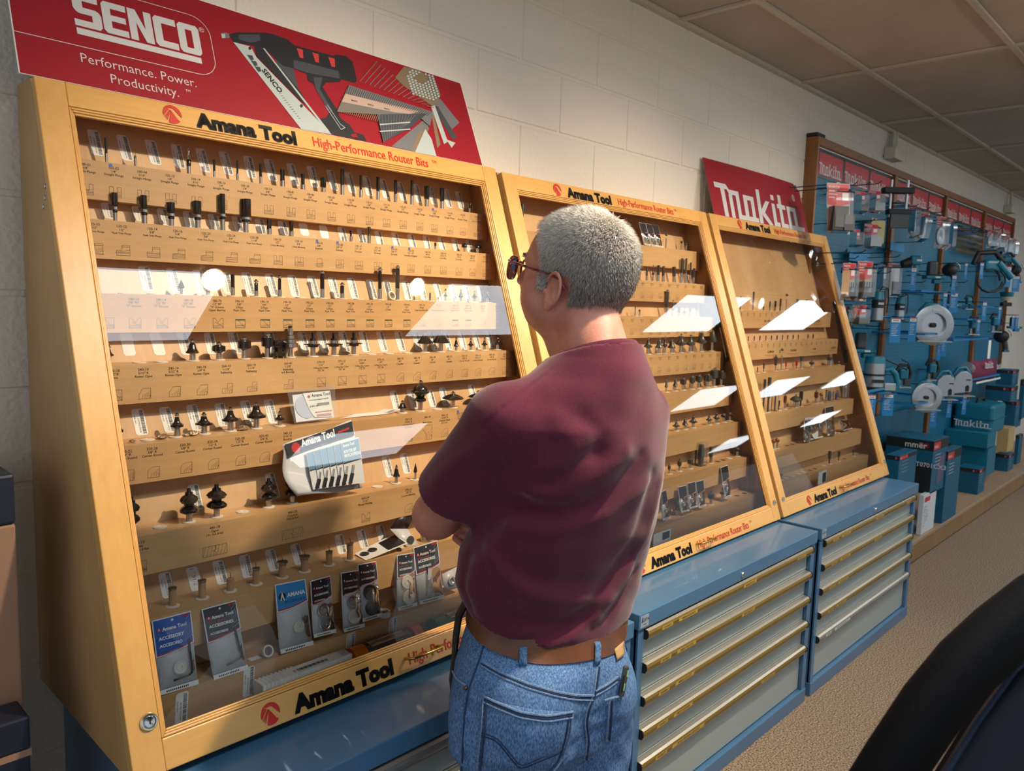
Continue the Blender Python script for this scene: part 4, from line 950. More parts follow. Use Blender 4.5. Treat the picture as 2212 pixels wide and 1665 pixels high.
# ------------------------------------------------------------------ printed signs leaning on the cases
def sign_plane(y0, z0, y1, z1):
    L = math.hypot(y1 - y0, z1 - z0); dy, dz = (y1 - y0) / L, (z1 - z0) / L
    def S(x, t, h): return (x, y0 + dy * t - h * dz, z0 + dz * t + h * dy)
    n = Vector((0, dz, -dy)); p0 = Vector((0, y0, z0))
    def sp(u, v):
        d = px(u, v); q = CP + d * ((p0 - CP).dot(n) / d.dot(n))
        return (q.x, (q.z - z0) / dz)
    return S, sp
M_SRED = mat('sign red', C(150, 22, 38), 0.35, coat=0.2)
M_SWH = mat('sign silver white', C(205, 205, 205), 0.4)
M_CORE = mat('white sign core', C(225, 222, 215), 0.5)
def build_senco():
    S, sp = sign_plane(-0.1, 1.9705, -0.0055, 2.229)
    t = thing('sign', 'long red nail gun sign leaning against the wall on the nearest display case', 'sign', (-1.49, -0.09, 1.9705))
    b = MB(); b.prism([(-2.113, 0.001), (-0.872, 0.001), (-0.886, 0.276), (-2.113, 0.276 + 0.022)], -0.004, -0.0002, M_CORE, S)
    b.flat([(-2.111, 0.002), (-0.874, 0.002), (-0.888, 0.2745), (-2.111, 0.296)], M_SRED, S, 0.0)
    obj('board', b, t)
    # wordmark, drawn as block letters inside the rounded panel
    L = MB(); x0, z0, H = -1.996, 0.1385, 0.0755
    def glyph(ax, w, poly): L.flat([(ax + x * w, z0 + y * H) for x, y in poly], M_SWH, S, 0.0006)
    w = 0.0500; g = 0.0037
    ax = x0
    def R(ax, w, a, b, c, d): glyph(ax, w, [(a, c), (b, c), (b, d), (a, d)])
    # S
    glyph(ax, w + .004, [(0.0, 1), (0.93, 1), (0.93, .80), (.36, .80), (.36, .60), (.80, .60), (.93, .55), (1, .45), (1, .1), (.9, 0), (0, 0), (0, .2), (.66, .2), (.66, .40), (.2, .40), (.08, .45), (0, .56)])
    ax += w + 0.007
    glyph(ax, w, [(.12, 1), (1, 1), (1, .8), (.35, .8), (.35, .60), (.95, .60), (.95, .41), (.35, .41), (.35, .2), (1, .2), (1, 0), (.12, 0), (0, .1), (0, .9)])
    ax += w + g
    glyph(ax, w, [(0, 0), (0, 1), (.34, 1), (.68, .42), (.68, 1), (1, 1), (1, 0), (.66, 0), (.32, .58), (.32, 0)])
    ax += w + g
    glyph(ax, w, [(.12, 1), (1, 1), (1, .78), (.35, .78), (.35, .22), (1, .22), (1, 0), (.12, 0), (0, .1), (0, .9)])
    ax += w + g
    glyph(ax, w, [(.12, 1), (.88, 1), (1, .9), (1, .1), (.88, 0), (.12, 0), (0, .1), (0, .9)])
    L.flat([(ax + w * a, z0 + H * c) for a, c in ((.35, .2), (.65, .2), (.65, .8), (.35, .8))], M_SRED, S, 0.0009)
    L.flat([(-1.995, 0.1185), (-1.733, 0.1185), (-1.733, 0.1335), (-1.995, 0.1335)], M_SWH, S, 0.0006)
    obj('wordmark', L, t)
    fr = MB(); rr = 0.045; cx, cy = -1.745, 0.195
    pts = [(-2.113, 0.0905), (cx, 0.0905)]
    pts += [(cx + rr * math.sin(a), 0.0905 + rr - rr * math.cos(a)) for a in [i * math.pi / 16 for i in range(1, 9)]]
    pts += [(cx + rr * math.cos(a), 0.196 + rr * math.sin(a)) for a in [i * math.pi / 16 for i in range(0, 9)]]
    pts += [(-2.113, 0.241)]
    fr.line(pts, 0.0016, M_SWH, S, 0.0006); 
    fr.text('\u00ae', 0.017, M_SWH, S, -1.7195, 0.203, 0.0006)
    obj('outline', fr, t)
    tl = MB()
    tl.text('Performance. Power.', 0.0305, M_SWH, S, -1.998, 0.0545, 0.0006, 'LEFT', -0.004, 0.93)
    tl.text('Productivity.', 0.0305, M_SWH, S, -1.945, 0.0205, 0.0006, 'LEFT', -0.004, 0.93)
    tl.text('TM', 0.009, M_SWH, S, -1.779, 0.038, 0.0006)
    obj('slogan', tl, t)
    # printed picture of the nail gun, traced in a 3.687x enlargement
    cc = lambda q: [sp(460 + a / 3.687, 40 + b / 3.687) for a, b in q]
    k1, k2, k3 = mat('gun print black', C(34, 36, 44), 0.4), mat('gun print grey', C(66, 70, 80), 0.4), mat('gun print light', C(176, 188, 188), 0.35)
    k4 = mat('gun print mid', C(112, 114, 118), 0.4); k5 = mat('print tan', C(186, 160, 146), 0.5); k6 = mat('print gold', C(128, 112, 88), 0.5); k7 = mat('print red light', C(196, 62, 60), 0.4)
    G = MB(); hh = [0.0004]
    def P(q, m):
        hh[0] += 0.00004; G.flat(cc(q)[::-1], m, S, hh[0])
    P([(470, 180), (640, 400), (690, 600), (600, 560), (520, 420)], k2)
    P([(62, 118), (100, 112), (135, 125), (130, 155), (70, 160)], k4); P([(66, 124), (95, 122), (98, 154), (72, 156)], k3)
    P([(125, 128), (190, 110), (410, 113), (480, 125), (600, 170), (640, 215), (655, 300), (650, 400), (560, 380), (420, 250), (310, 215), (165, 188)], k1)
    P([(200, 130), (370, 128), (380, 175), (300, 195), (205, 165)], k2)
    P([(600, 172), (650, 215), (965, 300), (972, 286), (1060, 300), (1112, 345), (1147, 500), (1128, 515), (1030, 487), (870, 462), (740, 440), (640, 400)], k1)
    P([(640, 330), (740, 352), (900, 395), (1000, 420), (1010, 480), (870, 455), (740, 430), (645, 395)], k2)
    for a in (665, 790, 918): P([(a, 236 + (a - 665) * .28), (a + 50, 250 + (a - 665) * .28), (a + 54, 318 + (a - 665) * .28), (a + 26, 312 + (a - 665) * .28)], k7)
    P([(745, 432), (880, 460), (1018, 488), (1010, 505), (900, 512), (872, 545), (930, 640), (985, 720), (1012, 790), (1090, 850), (1125, 905), (1200, 930), (1222, 980), (1150, 965), (940, 922), (852, 800), (900, 790), (925, 750), (880, 660), (830, 590), (800, 520), (755, 495)], k1)
    P([(800, 470), (870, 470), (850, 560), (900, 650), (950, 730), (930, 760), (870, 650), (820, 570)], k2)
    P([(1095, 925), (1140, 915), (1155, 950), (1110, 945)], M_SRED)
    P([(160, 188), (300, 225), (345, 310), (945, 924), (700, 880)], k3)
    P([(330, 225), (400, 236), (700, 590), (760, 700), (700, 660), (345, 300)], k1)
    P([(395, 236), (410, 240), (930, 905), (905, 900)], k3)
    G.line(cc([(895, 700), (1020, 885), (1050, 870), (1010, 840), (910, 690)]), 0.0018, k3, S, hh[0] + 0.0001)
    for a, b in ((293, 238), (703, 697)): P([(a + 13 * math.cos(i), b + 15 * math.sin(i)) for i in range(6)][::-1], k1)
    for i in range(3): P([(268 + 30 * i, 290 + 46 * i), (312 + 30 * i, 296 + 46 * i), (325 + 30 * i, 330 + 46 * i), (300 + 30 * i, 336 + 46 * i)], k2)
    a, b = cc([(372, 410), (490, 560)]); G.text('SENCO', 0.020, k1, S, a[0] + 0.004, a[1] + 0.000, hh[0] + 0.0004, 'LEFT', 0.03, 1.0, math.atan2(b[1] - a[1], b[0] - a[0]))
    for i in range(12): G.line(cc([(525 + 14 * i, 600 + 18 * i), (540 + 14 * i, 598 + 18 * i)]), 0.0012, k2, S, hh[0] + 0.0002)
    obj('nail_gun_picture', G, t)
    G = MB(); hh[0] = 0.0004
    P([(1745, 680), (1810, 640), (1962, 830), (1905, 880)], k4); P([(1740, 690), (1790, 700), (1945, 950), (1905, 960)], k2)
    P([(1735, 700), (1765, 690), (1870, 980), (1840, 1000)], k3); P([(1850, 960), (1930, 990), (1900, 1030), (1872, 985)], k3); P([(1735, 740), (1752, 740), (1812, 1005), (1785, 1030)], k6)
    P([(1700, 790), (1420, 1020), (1610, 1060), (1720, 880)], k4); P([(1640, 900), (1580, 1050), (1610, 1062), (1720, 880)], k6); P([(1690, 880), (1740, 960), (1780, 1098), (1610, 1062)], k3)
    P([(1750, 700), (1510, 530), (1450, 470), (1520, 385), (1600, 400), (1760, 470), (1812, 610), (1790, 660)], k6)
    for i in range(9):
        for j in range(11):
            a, b = 1535 + 26 * i + 6 * j, 400 + 20 * j + 8 * i
            if ((a - 1680) / 150) ** 2 + ((b - 520) / 150) ** 2 < 1.05 and abs(a - 1660) + abs(b - 480) > 60: P([(a + 11 * math.cos(q), b + 9 * math.sin(q)) for q in range(6)][::-1], k3)
    for i in range(15): G.line(cc([(1300 + 32 * i, 348 + 26 * i), (1165 + 38 * i, 505 + 14 * i)]), 0.0019, k4 if i % 2 else k6, S, hh[0] + 0.0002)
    P([(1075, 535), (1750, 750), (1720, 862), (1640, 790), (980, 748)], k4)
    for i in range(42): G.line(cc([(1075 + 16 * i, 540 + 5.1 * i), (1055 + 15.6 * i, 600 + 4.4 * i)]), 0.0013, k1, S, hh[0] + 0.0003)
    P([(1050, 605), (1640, 745), (1560, 765), (1440, 752), (1020, 668)], k5)
    for i in range(21): G.line(cc([(1030 + 15 * i, 672 + 4 * i), (990 + 15.5 * i, 745 + 4 * i)]), 0.0019, k6, S, hh[0] + 0.0003)
    P([(1300, 770), (1700, 762), (1560, 880), (1350, 990)], k2)
    for i in range(13): G.line(cc([(1315 + 24 * i, 775), (1352 + 16 * i, 990 - 12 * i)]), 0.0016, k4, S, hh[0] + 0.0003)
    for v in (850, 905): G.line(cc([(1325, v), (1560, v - 18)]), 0.0035, k3, S, hh[0] + 0.0005)
    for i in range(3): G.text('SENCO', 0.0062, k2, S, *cc([(1120 + 130 * i, 668 + 32 * i)])[0], hh[0] + 0.0005, 'CENTER', 0.02)
    obj('nails_picture', G, t)

def makita_word(mb, x0, z0, H, fn, m, h=0.0005, sx=1.0):
    """blocky lower-case wordmark from rectangles, m i k and t rise above the rest"""
    u = H / 7.0; s = 1.25
    def R(a, b, c, d): mb.flat([(x0 + a * u * sx, z0 + c * u), (x0 + b * u * sx, z0 + c * u), (x0 + b * u * sx, z0 + d * u), (x0 + a * u * sx, z0 + d * u)], m, fn, h)
    def Q(p): mb.flat([(x0 + a * u * sx, z0 + b * u) for a, b in p], m, fn, h)
    R(-1.6, 2.2, 5.9, 7.0); R(0.2, 1.5, 0, 5.9); Q([(2.2, 7.0), (2.2, 5.9), (2.9, 5.0), (6.2, 5.0), (6.2, 6.0), (3.0, 6.0)]); R(2.6, 3.8, 0, 5.0); R(5.0, 6.2, 0, 5.0); R(6.2, 7.4, 0, 1.0)     # m
    R(7.6, 11.4, 4.6, 5.6); R(7.6, 8.9, 1, 4.6); R(7.2, 11.4, 0, 1.0); R(10.2, 11.4, 1, 4.6); R(11.4, 12.4, 0, 1.0)     # a
    R(12.7, 14.0, 0, 7.6); Q([(14.0, 3.2), (14.0, 2.0), (16.4, 0), (18.0, 0), (15.2, 2.7), (17.6, 5.4), (16.0, 5.4)])  # k
    R(18.4, 19.7, 1.0, 5.2); R(18.4, 19.7, 6.0, 7.2); R(18.4, 20.9, 0, 1.0)             # i
    R(21.4, 22.7, 1.0, 7.6); R(20.6, 24.2, 4.4, 5.4); R(21.4, 24.4, 0, 1.0)             # t
    R(24.8, 28.8, 4.4, 5.4); R(24.8, 26.1, 1, 4.4); R(24.6, 28.8, 0, 1.0); R(27.5, 28.8, 1, 4.4); R(28.8, 31.5, 0, 1.0)  # a
def build_makita_sign():
    t = thing('sign', 'small red power tool sign leaning on top of the farthest display case', 'sign', (1.06, -0.07, 1.963))
    def B(x, tt, h):            # bowed board
        u = (x - 0.56) / 0.99
        y = -0.088 + tt * 0.28 - 0.016 * math.sin(math.pi * min(1, max(0, u))) * (tt / 0.28)
        return (x, y - h, 1.9635 + tt * 0.955)
    b = MB()
    n = 14; P = [(0.56 + 0.99 * i / n) for i in range(n + 1)]
    top = [0.268 if x < 1.50 else 0.262 - (x - 1.50) * 0.6 for x in P]
    for h, m in ((0.0, M_SRED), (-0.003, M_CORE)):
        V = []
        for j in range(5):
            V += [B(x, tp * j / 4, h) for x, tp in zip(P, top)]
        Fc = [(j * (n + 1) + i, j * (n + 1) + i + 1, (j + 1) * (n + 1) + i + 1, (j + 1) * (n + 1) + i) for j in range(4) for i in range(n)]
        b.add(V, Fc, m, True)
    obj('board', b, t)
    L = MB(); makita_word(L, 0.652, 0.004, 0.158, B, M_SWH, 0.0012, 1.205)
    obj('wordmark', L, t)
    r = MB(); r.text('\u00ae', 0.05, M_SWH, B, 1.44, 0.165, 0.0012); obj('registered_mark', r, t)
build_senco(); build_makita_sign()
# ------------------------------------------------------------------ packets and loose goods in the cases
M_CARDK = mat('black header card', C(32, 32, 40), 0.35, coat=0.3)
M_CARDB = mat('blue header card', C(24, 84, 170), 0.35, coat=0.3)
M_CARDA = mat('light blue header card', C(52, 134, 196), 0.35, coat=0.3)
M_MILK = mat('milky bag plastic', C(214, 214, 214), 0.3, coat=0.4)
M_EDGE = mat('white card edge', C(228, 228, 232), 0.5)
M_WFRAME = mat('printed sketch grey', C(120, 130, 140), 0.5)
def lean_plane(ci, k, back=0.008, lean=0.30):
    z0 = SHELVES[ci][k]; y0 = shelf_y(z0) + back
    n = Vector((0, 1, -lean)); p0 = Vector((0, y0, z0))
    def hit(u, v, off=0.0):
        d = px(u, v); q = CP + d * ((p0 - CP).dot(n) / d.dot(n)); return q - Vector((0, off * 0.957, -off * 0.29))
    return hit
def packet(label, quad, hit, card, kind='acc', split=0.5, contents=(), group=None, words=None, name='accessory_packet'):
    """quad of four picture corners TL TR BR BL on the leaning plane; header card above, filled bag below"""
    A, B, Cc, D = [hit(*q) for q in quad]
    def fn(s, t, h):            # s 0..1 left to right, t 0..1 bottom to top
        p = (D * (1 - s) + Cc * s) * (1 - t) + (A * (1 - s) + B * s) * t
        bul = 0.0
        return tuple(p + Vector((0, -0.957, 0.29)) * (h + bul))
    z = min(D.z, Cc.z)
    W = (B - A).length; H = (A - D).length
    t = thing(name, label, 'packet', tuple((D + Cc) / 2), group)
    # bag: bulged front and flat back
    bag = MB(); n, m = 8, 10
    P = []
    rd = random.Random(int(quad[0][0]))
    ph = rd.random() * 6
    for j in range(m + 1):
        row = []
        for i in range(n + 1):
            s, q = i / n, j / m
            pinch = 1 - 0.10 * math.sin(math.pi * min(1, q / max(0.05, (1 - split)))) * (1 if q < 1 - split else 0)
            ss = 0.5 + (s - 0.5) * pinch
            bulge = 0.010 * math.sin(math.pi * s) * math.sin(math.pi * min(1, q / (1 - split + 0.06))) if q < 1 - split + 0.06 else 0
            bulge += 0.0018 * math.sin(9 * s + ph + 6 * q) * math.sin(5 * q * 3 + ph) * (1 if 0 < i < n else 0.3)
            row.append(fn(ss, q, 0.001 + max(0, bulge)))
        P.append(row)
    bag.grid(P, M_BAG)
    bk = MB(); bk.grid([[fn(0.0, 0, 0), fn(1, 0, 0)], [fn(0, 1, 0), fn(1, 1, 0)]], M_MILK)
    obj('bag_back', bk, t, solid=0.0004)
    obj('bag_front', bag, t)
    f0 = [fn(-0.02, 0.0, 0.0), fn(1.02, 0.0, 0.0), fn(1.03, -0.05, 0.004), fn(-0.03, -0.05, 0.004)]
    hd = MB(); c = 1 - split
    hk = 0.0030
    hd.flat([(0, 1), (0, c), (0.25, c + 0.005), (0.5, c + 0.02), (0.75, c + 0.045), (1, c + 0.08), (1, 1)], M_EDGE, fn, hk)
    hd.flat([(0.03, 0.985), (0.03, c + 0.012), (0.25, c + 0.017), (0.5, c + 0.032), (0.75, c + 0.057), (0.97, c + 0.09), (0.97, 0.985)], M_RED, fn, hk + 0.0002)
    hd.flat([(0.03, 0.985), (0.03, c + 0.03), (0.25, c + 0.035), (0.5, c + 0.05), (0.75, c + 0.075), (0.97, c + 0.108), (0.97, 0.985)], card, fn, hk + 0.0004)
    hh = hk + 0.0007
    asp = W / H
    def tx(s_, size, m_, x, y, bold=0.02, rot=0.0, align='LEFT', sx=1.0):
        V, Fc = glyphs(s_, bold, align)
        hd.add([fn(x + (a * math.cos(rot) * size * sx) / 1.0, y + b * size * asp, hh) for a, b in V], Fc, m_)
    if kind == 'acc':
        emblem_pts = [(0.15 + 0.05 * math.cos(i * .6), 0.845 + 0.05 * asp * math.sin(i * .6)) for i in range(10)]
        hd.flat(emblem_pts, M_RED, fn, hh); hd.flat([(0.12, 0.83), (0.15, 0.87), (0.185, 0.82), (0.16, 0.845)], M_EDGE, fn, hh + 0.0002)
        tx('Amana Tool', 0.125, M_PAPER, 0.23, 0.82)
        w1, w2 = words or ('ACCESSORIES', 'ACCESORIOS')
        tx(w1, 0.115, M_PAPER, 0.12, 0.70, 0.03); tx(w2, 0.105 if len(w2) < 10 else 0.085, M_PAPER, 0.12, 0.60, 0.03)
        tx('Premium Quality', 0.07, M_RED if card is M_CARDK else M_CARDA, 0.12, 0.765, 0.0); tx('Calidad de Precision', 0.06, M_RED if card is M_CARDK else M_CARDA, 0.12, 0.555, 0.0)
        for q in ([(0.78, 0.62), (0.98, 0.68)], [(0.78, 0.62), (0.82, 0.9)], [(0.82, 0.9), (0.98, 0.97)], [(0.84, 0.68), (0.87, 0.86)], [(0.90, 0.70), (0.92, 0.88)], [(0.84, 0.68), (0.93, 0.71)], [(0.87, 0.86), (0.95, 0.9)]):
            hd.line(q, 0.012, M_WFRAME, fn, hh)
        hd.flat([(0.74, 0.945), (0.96, 0.955), (0.96, 0.98), (0.74, 0.97)], M_RED, fn, hh)
        hd.flat([(0.5 + 0.035 * math.cos(i), 0.945 + 0.035 * asp * math.sin(i)) for i in range(6)], M_EDGE, fn, hh)
    elif kind == 'amana':
        tx('AMANA', 0.16, M_PAPER, 0.36, 0.78, 0.03); tx('ACCESSORY', 0.115, M_INK, 0.26, 0.69, 0.0)
        hd.flat([(0.2 + 0.12 * math.cos(i * .6), 0.80 + 0.12 * asp * math.sin(i * .6)) for i in range(10)], M_INK, fn, hh)
        hd.flat([(0.13, 0.74), (0.2, 0.88), (0.27, 0.74), (0.23, 0.74), (0.2, 0.80), (0.17, 0.74)], M_PAPER, fn, hh + 0.0003)
    obj('header_card', hd, t)
    for cc in contents:
        q, s, tt, r = cc[:4]; mb = MB()
        p = Vector(fn(s, tt, 0.004)); Rn = Vector((0, -0.957, 0.29)).to_track_quat('Z', 'Y').to_matrix(); r = r * W
        if q == 'bearing':
            mb.lathe([(r * 0.95, -0.002), (r, 0.0), (r, 0.003), (r * 0.85, 0.0036), (r * 0.78, 0.0028), (r * 0.55, 0.0028), (r * 0.5, 0.0036), (r * 0.28, 0.0036), (r * 0.24, 0.001), (0.0002, 0.001)], cc[4] if len(cc) > 4 else M_STEEL, p, 24, None, True, Rn)
            obj('bearing', mb, t)
        elif q == 'key':
            a, b, c_ = Vector(fn(cc[1], cc[2], 0.0045)), Vector(fn(cc[3], cc[4], 0.0045)), Vector(fn(cc[5], cc[6], 0.0045))
            mid = [a, b * 0.9 + a * 0.1, b * 0.94 + a * 0.03 + c_ * 0.03, b * 0.85 + c_ * 0.15, c_]
            mb.tube(mid, 0.0021, M_BLACK, 6); obj('hex_key', mb, t)
    lb = MB(); lb.flat([(0.0, -0.03), (1.0, -0.03), (1.0, 0.035), (0.0, 0.035)], M_PAPER, fn, 0.0042)
    for i in range(12): lb.flat([(0.15 + 0.05 * i, -0.012), (0.18 + 0.05 * i, -0.012), (0.18 + 0.05 * i, 0.012), (0.15 + 0.05 * i, 0.012)], M_INK, fn, 0.0045)
    obj('label_strip', lb, t)
    return t
def build_items():
    h8 = lean_plane(0, 7, 0.004, 0.32)
    NYL = mat('ivory nylon', C(222, 216, 196), 0.35)
    DKB = mat('dark steel', C(92, 88, 84), 0.35, 0.8)
    packet('blue header packet with nylon bearing and hex key, leftmost on the bottom shelf', [(326, 1341), (411, 1319), (427, 1472), (345, 1497)], h8, M_CARDB, 'acc', 0.52, [('bearing', 0.56, 0.27, 0.17, NYL), ('key', 0.86, 0.62, 0.86, 0.14, 0.36, 0.12)], 'packets on the bottom shelf of the nearest case', ('ACCESSORY', 'ACCESORIO'))
    packet('black header packet with long black hex key on the bottom shelf', [(434, 1316), (508, 1296), (534, 1440), (460, 1464)], h8, M_CARDK, 'acc', 0.50, [('key', 0.82, 0.62, 0.86, 0.17, 0.42, 0.12)], 'packets on the bottom shelf of the nearest case')
    packet('light blue header packet with one yellowed collar, white and red chevron', [(592, 1263), (658, 1250), (675, 1388), (604, 1408)], h8, M_CARDA, 'amana', 0.42, [('bearing', 0.60, 0.30, 0.17, NYL)], 'packets on the bottom shelf of the nearest case')
    packet('packet of two ringed steel bearings right of the light blue packet', [(669, 1255), (712, 1243), (724, 1362), (676, 1374)], h8, M_CARDK, 'acc', 0.45, [('bearing', 0.5, 0.42, 0.30), ('bearing', 0.52, 0.18, 0.30)], 'packets on the bottom shelf of the nearest case')
    packet('packet of two bright bearings overlapped by the packet of dark discs', [(735, 1237), (774, 1231), (786, 1350), (741, 1362)], h8, M_CARDK, 'acc', 0.42, [('bearing', 0.48, 0.46, 0.30), ('bearing', 0.52, 0.20, 0.34, NYL)], 'packets on the bottom shelf of the nearest case')
    packet('packet of two dark steel discs beside the loose white ring', [(771, 1219), (811, 1212), (823, 1327), (781, 1340)], h8, M_CARDK, 'acc', 0.42, [('bearing', 0.48, 0.46, 0.34, DKB), ('bearing', 0.5, 0.18, 0.34, DKB)], 'packets on the bottom shelf of the nearest case')
    packet('narrow packet of two ivory-rimmed bearings, second from right on the bottom shelf', [(856, 1199), (893, 1193), (899, 1304), (858, 1316)], h8, M_CARDK, 'acc', 0.44, [('bearing', 0.5, 0.46, 0.32, NYL), ('bearing', 0.55, 0.17, 0.34, NYL)], 'packets on the bottom shelf of the nearest case')
    packet('wide black header packet with hex key and collar behind the elbow', [(891, 1183), (943, 1167), (958, 1288), (904, 1302)], h8, M_CARDK, 'acc', 0.50, [('key', 0.45, 0.60, 0.35, 0.16, 0.28, 0.10), ('bearing', 0.58, 0.30, 0.16, DKB)], 'packets on the bottom shelf of the nearest case')
    # clear bag beside the man's shirt
    A, B, Cc, D = [h8(*q) for q in ((955, 1240), (990, 1222), (992, 1268), (961, 1278))]
    t = thing('clear_bag', 'small clear bag with one bearing right beside the shirt', 'packet', tuple(D))
    obj('bag', MB().grid([[D, Cc], [A, B]], M_MILK), t, solid=0.001)
    obj('bearing', MB().lathe([(0.011, 0), (0.0115, 0.003), (0.009, 0.004), (0.005, 0.003), (0.003, 0.001)], M_STEEL, (A + Cc) / 2 + Vector((0, -0.003, 0)), 20, None, True, Vector((0, -0.957, 0.29)).to_track_quat('Z', 'Y').to_matrix()), t)
    # kit bag on the sixth shelf
    h6 = lean_plane(0, 5, 0.004, 0.28)
    A, B, Cc, D = [h6(*q) for q in ((608, 961), (756, 909), (780, 1056), (640, 1072))]
    t = thing('kit_bag', 'large milky kit bag with six inner blue-carded bit packets on the sixth shelf', 'packet', tuple((D + Cc) / 2))
    Nn = Vector((0, -0.957, 0.29))
    def kf(s, q, h): return tuple((D * (1 - s) + Cc * s) * (1 - q) + (A * (1 - s) + B * s) * q + Nn * h)
    P = []
    for j in range(15):
        row = []
        for i in range(15):
            s, q = i / 14, j / 14
            row.append(kf(s + 0.05 * math.sin(q * 3.1) * (s - 0.5) - 0.14 * math.sin(math.pi * q) * (1 - s) * (1 - q), q + (0.012 * math.sin(s * 8)), 0.003 + 0.004 * math.sin(7 * s + 5 * q) * math.sin(4 * q + 1)))
        P.append(row)
    obj('pouch', MB().grid(P, M_MILK), t, solid=0.0006)
    hd = MB()
    strip = [(s, 0.82 - 0.02 * math.sin(s * 5)) for s in (0, 0.25, 0.5, 0.75, 1)]
    hd.flat([(0.01, 0.99), (0.01, 0.74), (0.25, 0.77), (0.5, 0.80), (0.75, 0.80), (0.99, 0.78), (0.99, 0.99), (0.75, 0.99), (0.5, 0.985), (0.25, 0.98)], M_CARDK, kf, 0.0105)
    V, Fc = glyphs('Amana Tool', 0.03, 'LEFT')
    asp = (B - A).length / (A - D).length
    hd.add([kf(0.22 + a * 0.098, 0.855 + b * 0.105 * asp, 0.011) for a, b in V], Fc, M_PAPER)
    hd.flat([(0.14 + 0.06 * math.cos(i * .6), 0.87 + 0.06 * asp * math.sin(i * .6)) for i in range(10)], M_RED, kf, 0.011)
    hd.flat([(0.76, 0.88), (0.93, 0.89), (0.93, 0.92), (0.76, 0.91)], M_RED, kf, 0.011)
    obj('header_band', hd, t)
    inner = mat('inner blue card', C(92, 134, 160), 0.35)
    for i in range(6):
        s0 = 0.22 + 0.095 * i; c = MB(); h = 0.012 + 0.002 * i; w_ = 0.30 if i == 5 else 0.16
        c.flat([(s0, 0.08), (s0 + w_, 0.08), (s0 + w_ + 0.015, 0.74), (s0 + 0.03, 0.74)], M_MILK, kf, h)
        c.flat([(s0 + 0.02, 0.42), (s0 + w_, 0.44), (s0 + w_ + 0.01, 0.72), (s0 + 0.035, 0.72)], inner, kf, h + 0.0004)
        c.flat([(s0 + 0.02, 0.40), (s0 + w_, 0.42), (s0 + w_, 0.44), (s0 + 0.02, 0.42)], M_INK, kf, h + 0.0005)
        if i == 5:
            for tx_, yy in (('Amana Tool', 0.655), ('ROUTER BIT', 0.56), ('BROCAS/FRESAS', 0.50)):
                V, Fc = glyphs(tx_, 0.02, 'LEFT'); c.add([kf(s0 + 0.05 + a * 0.036, yy + b * 0.04 * asp, h + 0.001) for a, b in V], Fc, M_PAPER)
        pk = obj('inner_packet', c, t)
        bt = MB(); p = Vector(kf(s0 + 0.06, 0.10, h + 0.002)); q = Vector(kf(s0 + 0.12, 0.24, h + 0.002)); r = Vector(kf(s0 + 0.16, 0.36, h + 0.002))
        bt.cyl(p, q, 0.0045, M_CARB, 8); bt.cyl(q, r, 0.0028, M_STEEL, 8)
        obj('bit', bt, pk)
    # dado shim packet on the fifth shelf
    h5 = lean_plane(0, 4, 0.028, 0.35)
    A, B, Cc, D = [h5(*q) for q in ((620, 851), (716, 838), (724, 903), (634, 914))]
    def kf2(s, q, h): return tuple((D * (1 - s) + Cc * s) * (1 - q) + (A * (1 - s) + B * s) * q + Nn * h)
    t = thing('shim_packet', 'clear packet with white disc and printed label on the fifth shelf', 'packet', tuple((D + Cc) / 2))
    obj('backing', MB().flat([(0.06, 0.02), (0.97, 0.02), (0.95, 0.92), (0.10, 0.94)], M_EDGE, kf2, 0.001), t)
    obj('disc', MB().flat([(0.36 + 0.26 * math.cos(i * .2618), 0.50 + 0.40 * math.sin(i * .2618)) for i in range(24)], mat('pale blue disc', C(196, 202, 222), 0.3), kf2, 0.0022), t)
    lb = MB(); lb.flat([(0.42, 0.30), (0.50, 0.10), (0.93, 0.06), (0.93, 0.92), (0.32, 0.95), (0.36, 0.62)], M_PAPER, kf2, 0.0035)
    asp = (B - A).length / (A - D).length
    for tx_, x_, y_, sz, mm in (('Amana Tool', 0.50, 0.78, 0.085, M_INK), ('14 PCS DADO SHIMS SET 5/8 BORE', 0.42, 0.66, 0.030, M_INK), ('# DSS-100', 0.42, 0.45, 0.045, M_INK), ('MADE IN TAIWAN $75.80', 0.52, 0.24, 0.035, M_RED)):
        V, Fc = glyphs(tx_, 0.02, 'LEFT'); lb.add([kf2(x_ + a * sz, y_ + b * sz * asp, 0.004) for a, b in V], Fc, mm)
    lb.flat([(0.44 + 0.035 * math.cos(i * .6), 0.81 + 0.05 * math.sin(i * .6)) for i in range(10)], M_RED, kf2, 0.004)
    for i in range(16): lb.flat([(0.60 + 0.018 * i, 0.46), (0.60 + 0.018 * i + 0.009, 0.46), (0.60 + 0.018 * i + 0.009, 0.56), (0.60 + 0.018 * i, 0.56)], M_INK, kf2, 0.004)
    for i in range(16): lb.flat([(0.55 + 0.022 * i, 0.10), (0.55 + 0.022 * i + 0.01, 0.10), (0.55 + 0.022 * i + 0.01, 0.19), (0.55 + 0.022 * i, 0.19)], M_RED, kf2, 0.004)
    obj('label', lb, t)
    obj('film', MB().grid([[kf2(-0.02 + 1.06 * i / 6, -0.03 + 1.12 * j / 5, 0.006 + 0.002 * math.sin(3 * i + 2 * j)) for i in range(7)] for j in range(6)], M_CLEAR), t)
    # cards lying on the ledges
    def flat_card(name, label, pts, z, mats, group=None, lift=0.0):
        q = [at_z(u, v, z + dz) for u, v, dz in pts]
        t = thing(name, label, 'card', tuple(q[0]), group)
        f = lambda s, k, h: tuple((q[0] * (1 - s) + q[1] * s) * (1 - k) + (q[3] * (1 - s) + q[2] * s) * k + Vector((0, -h * 0.3, h)))
        obj('card', MB().flat([(0, 0), (1, 0), (1, 1), (0, 1)], M_PAPER, f, 0.0006), t, solid=0.0006)
        return t, f
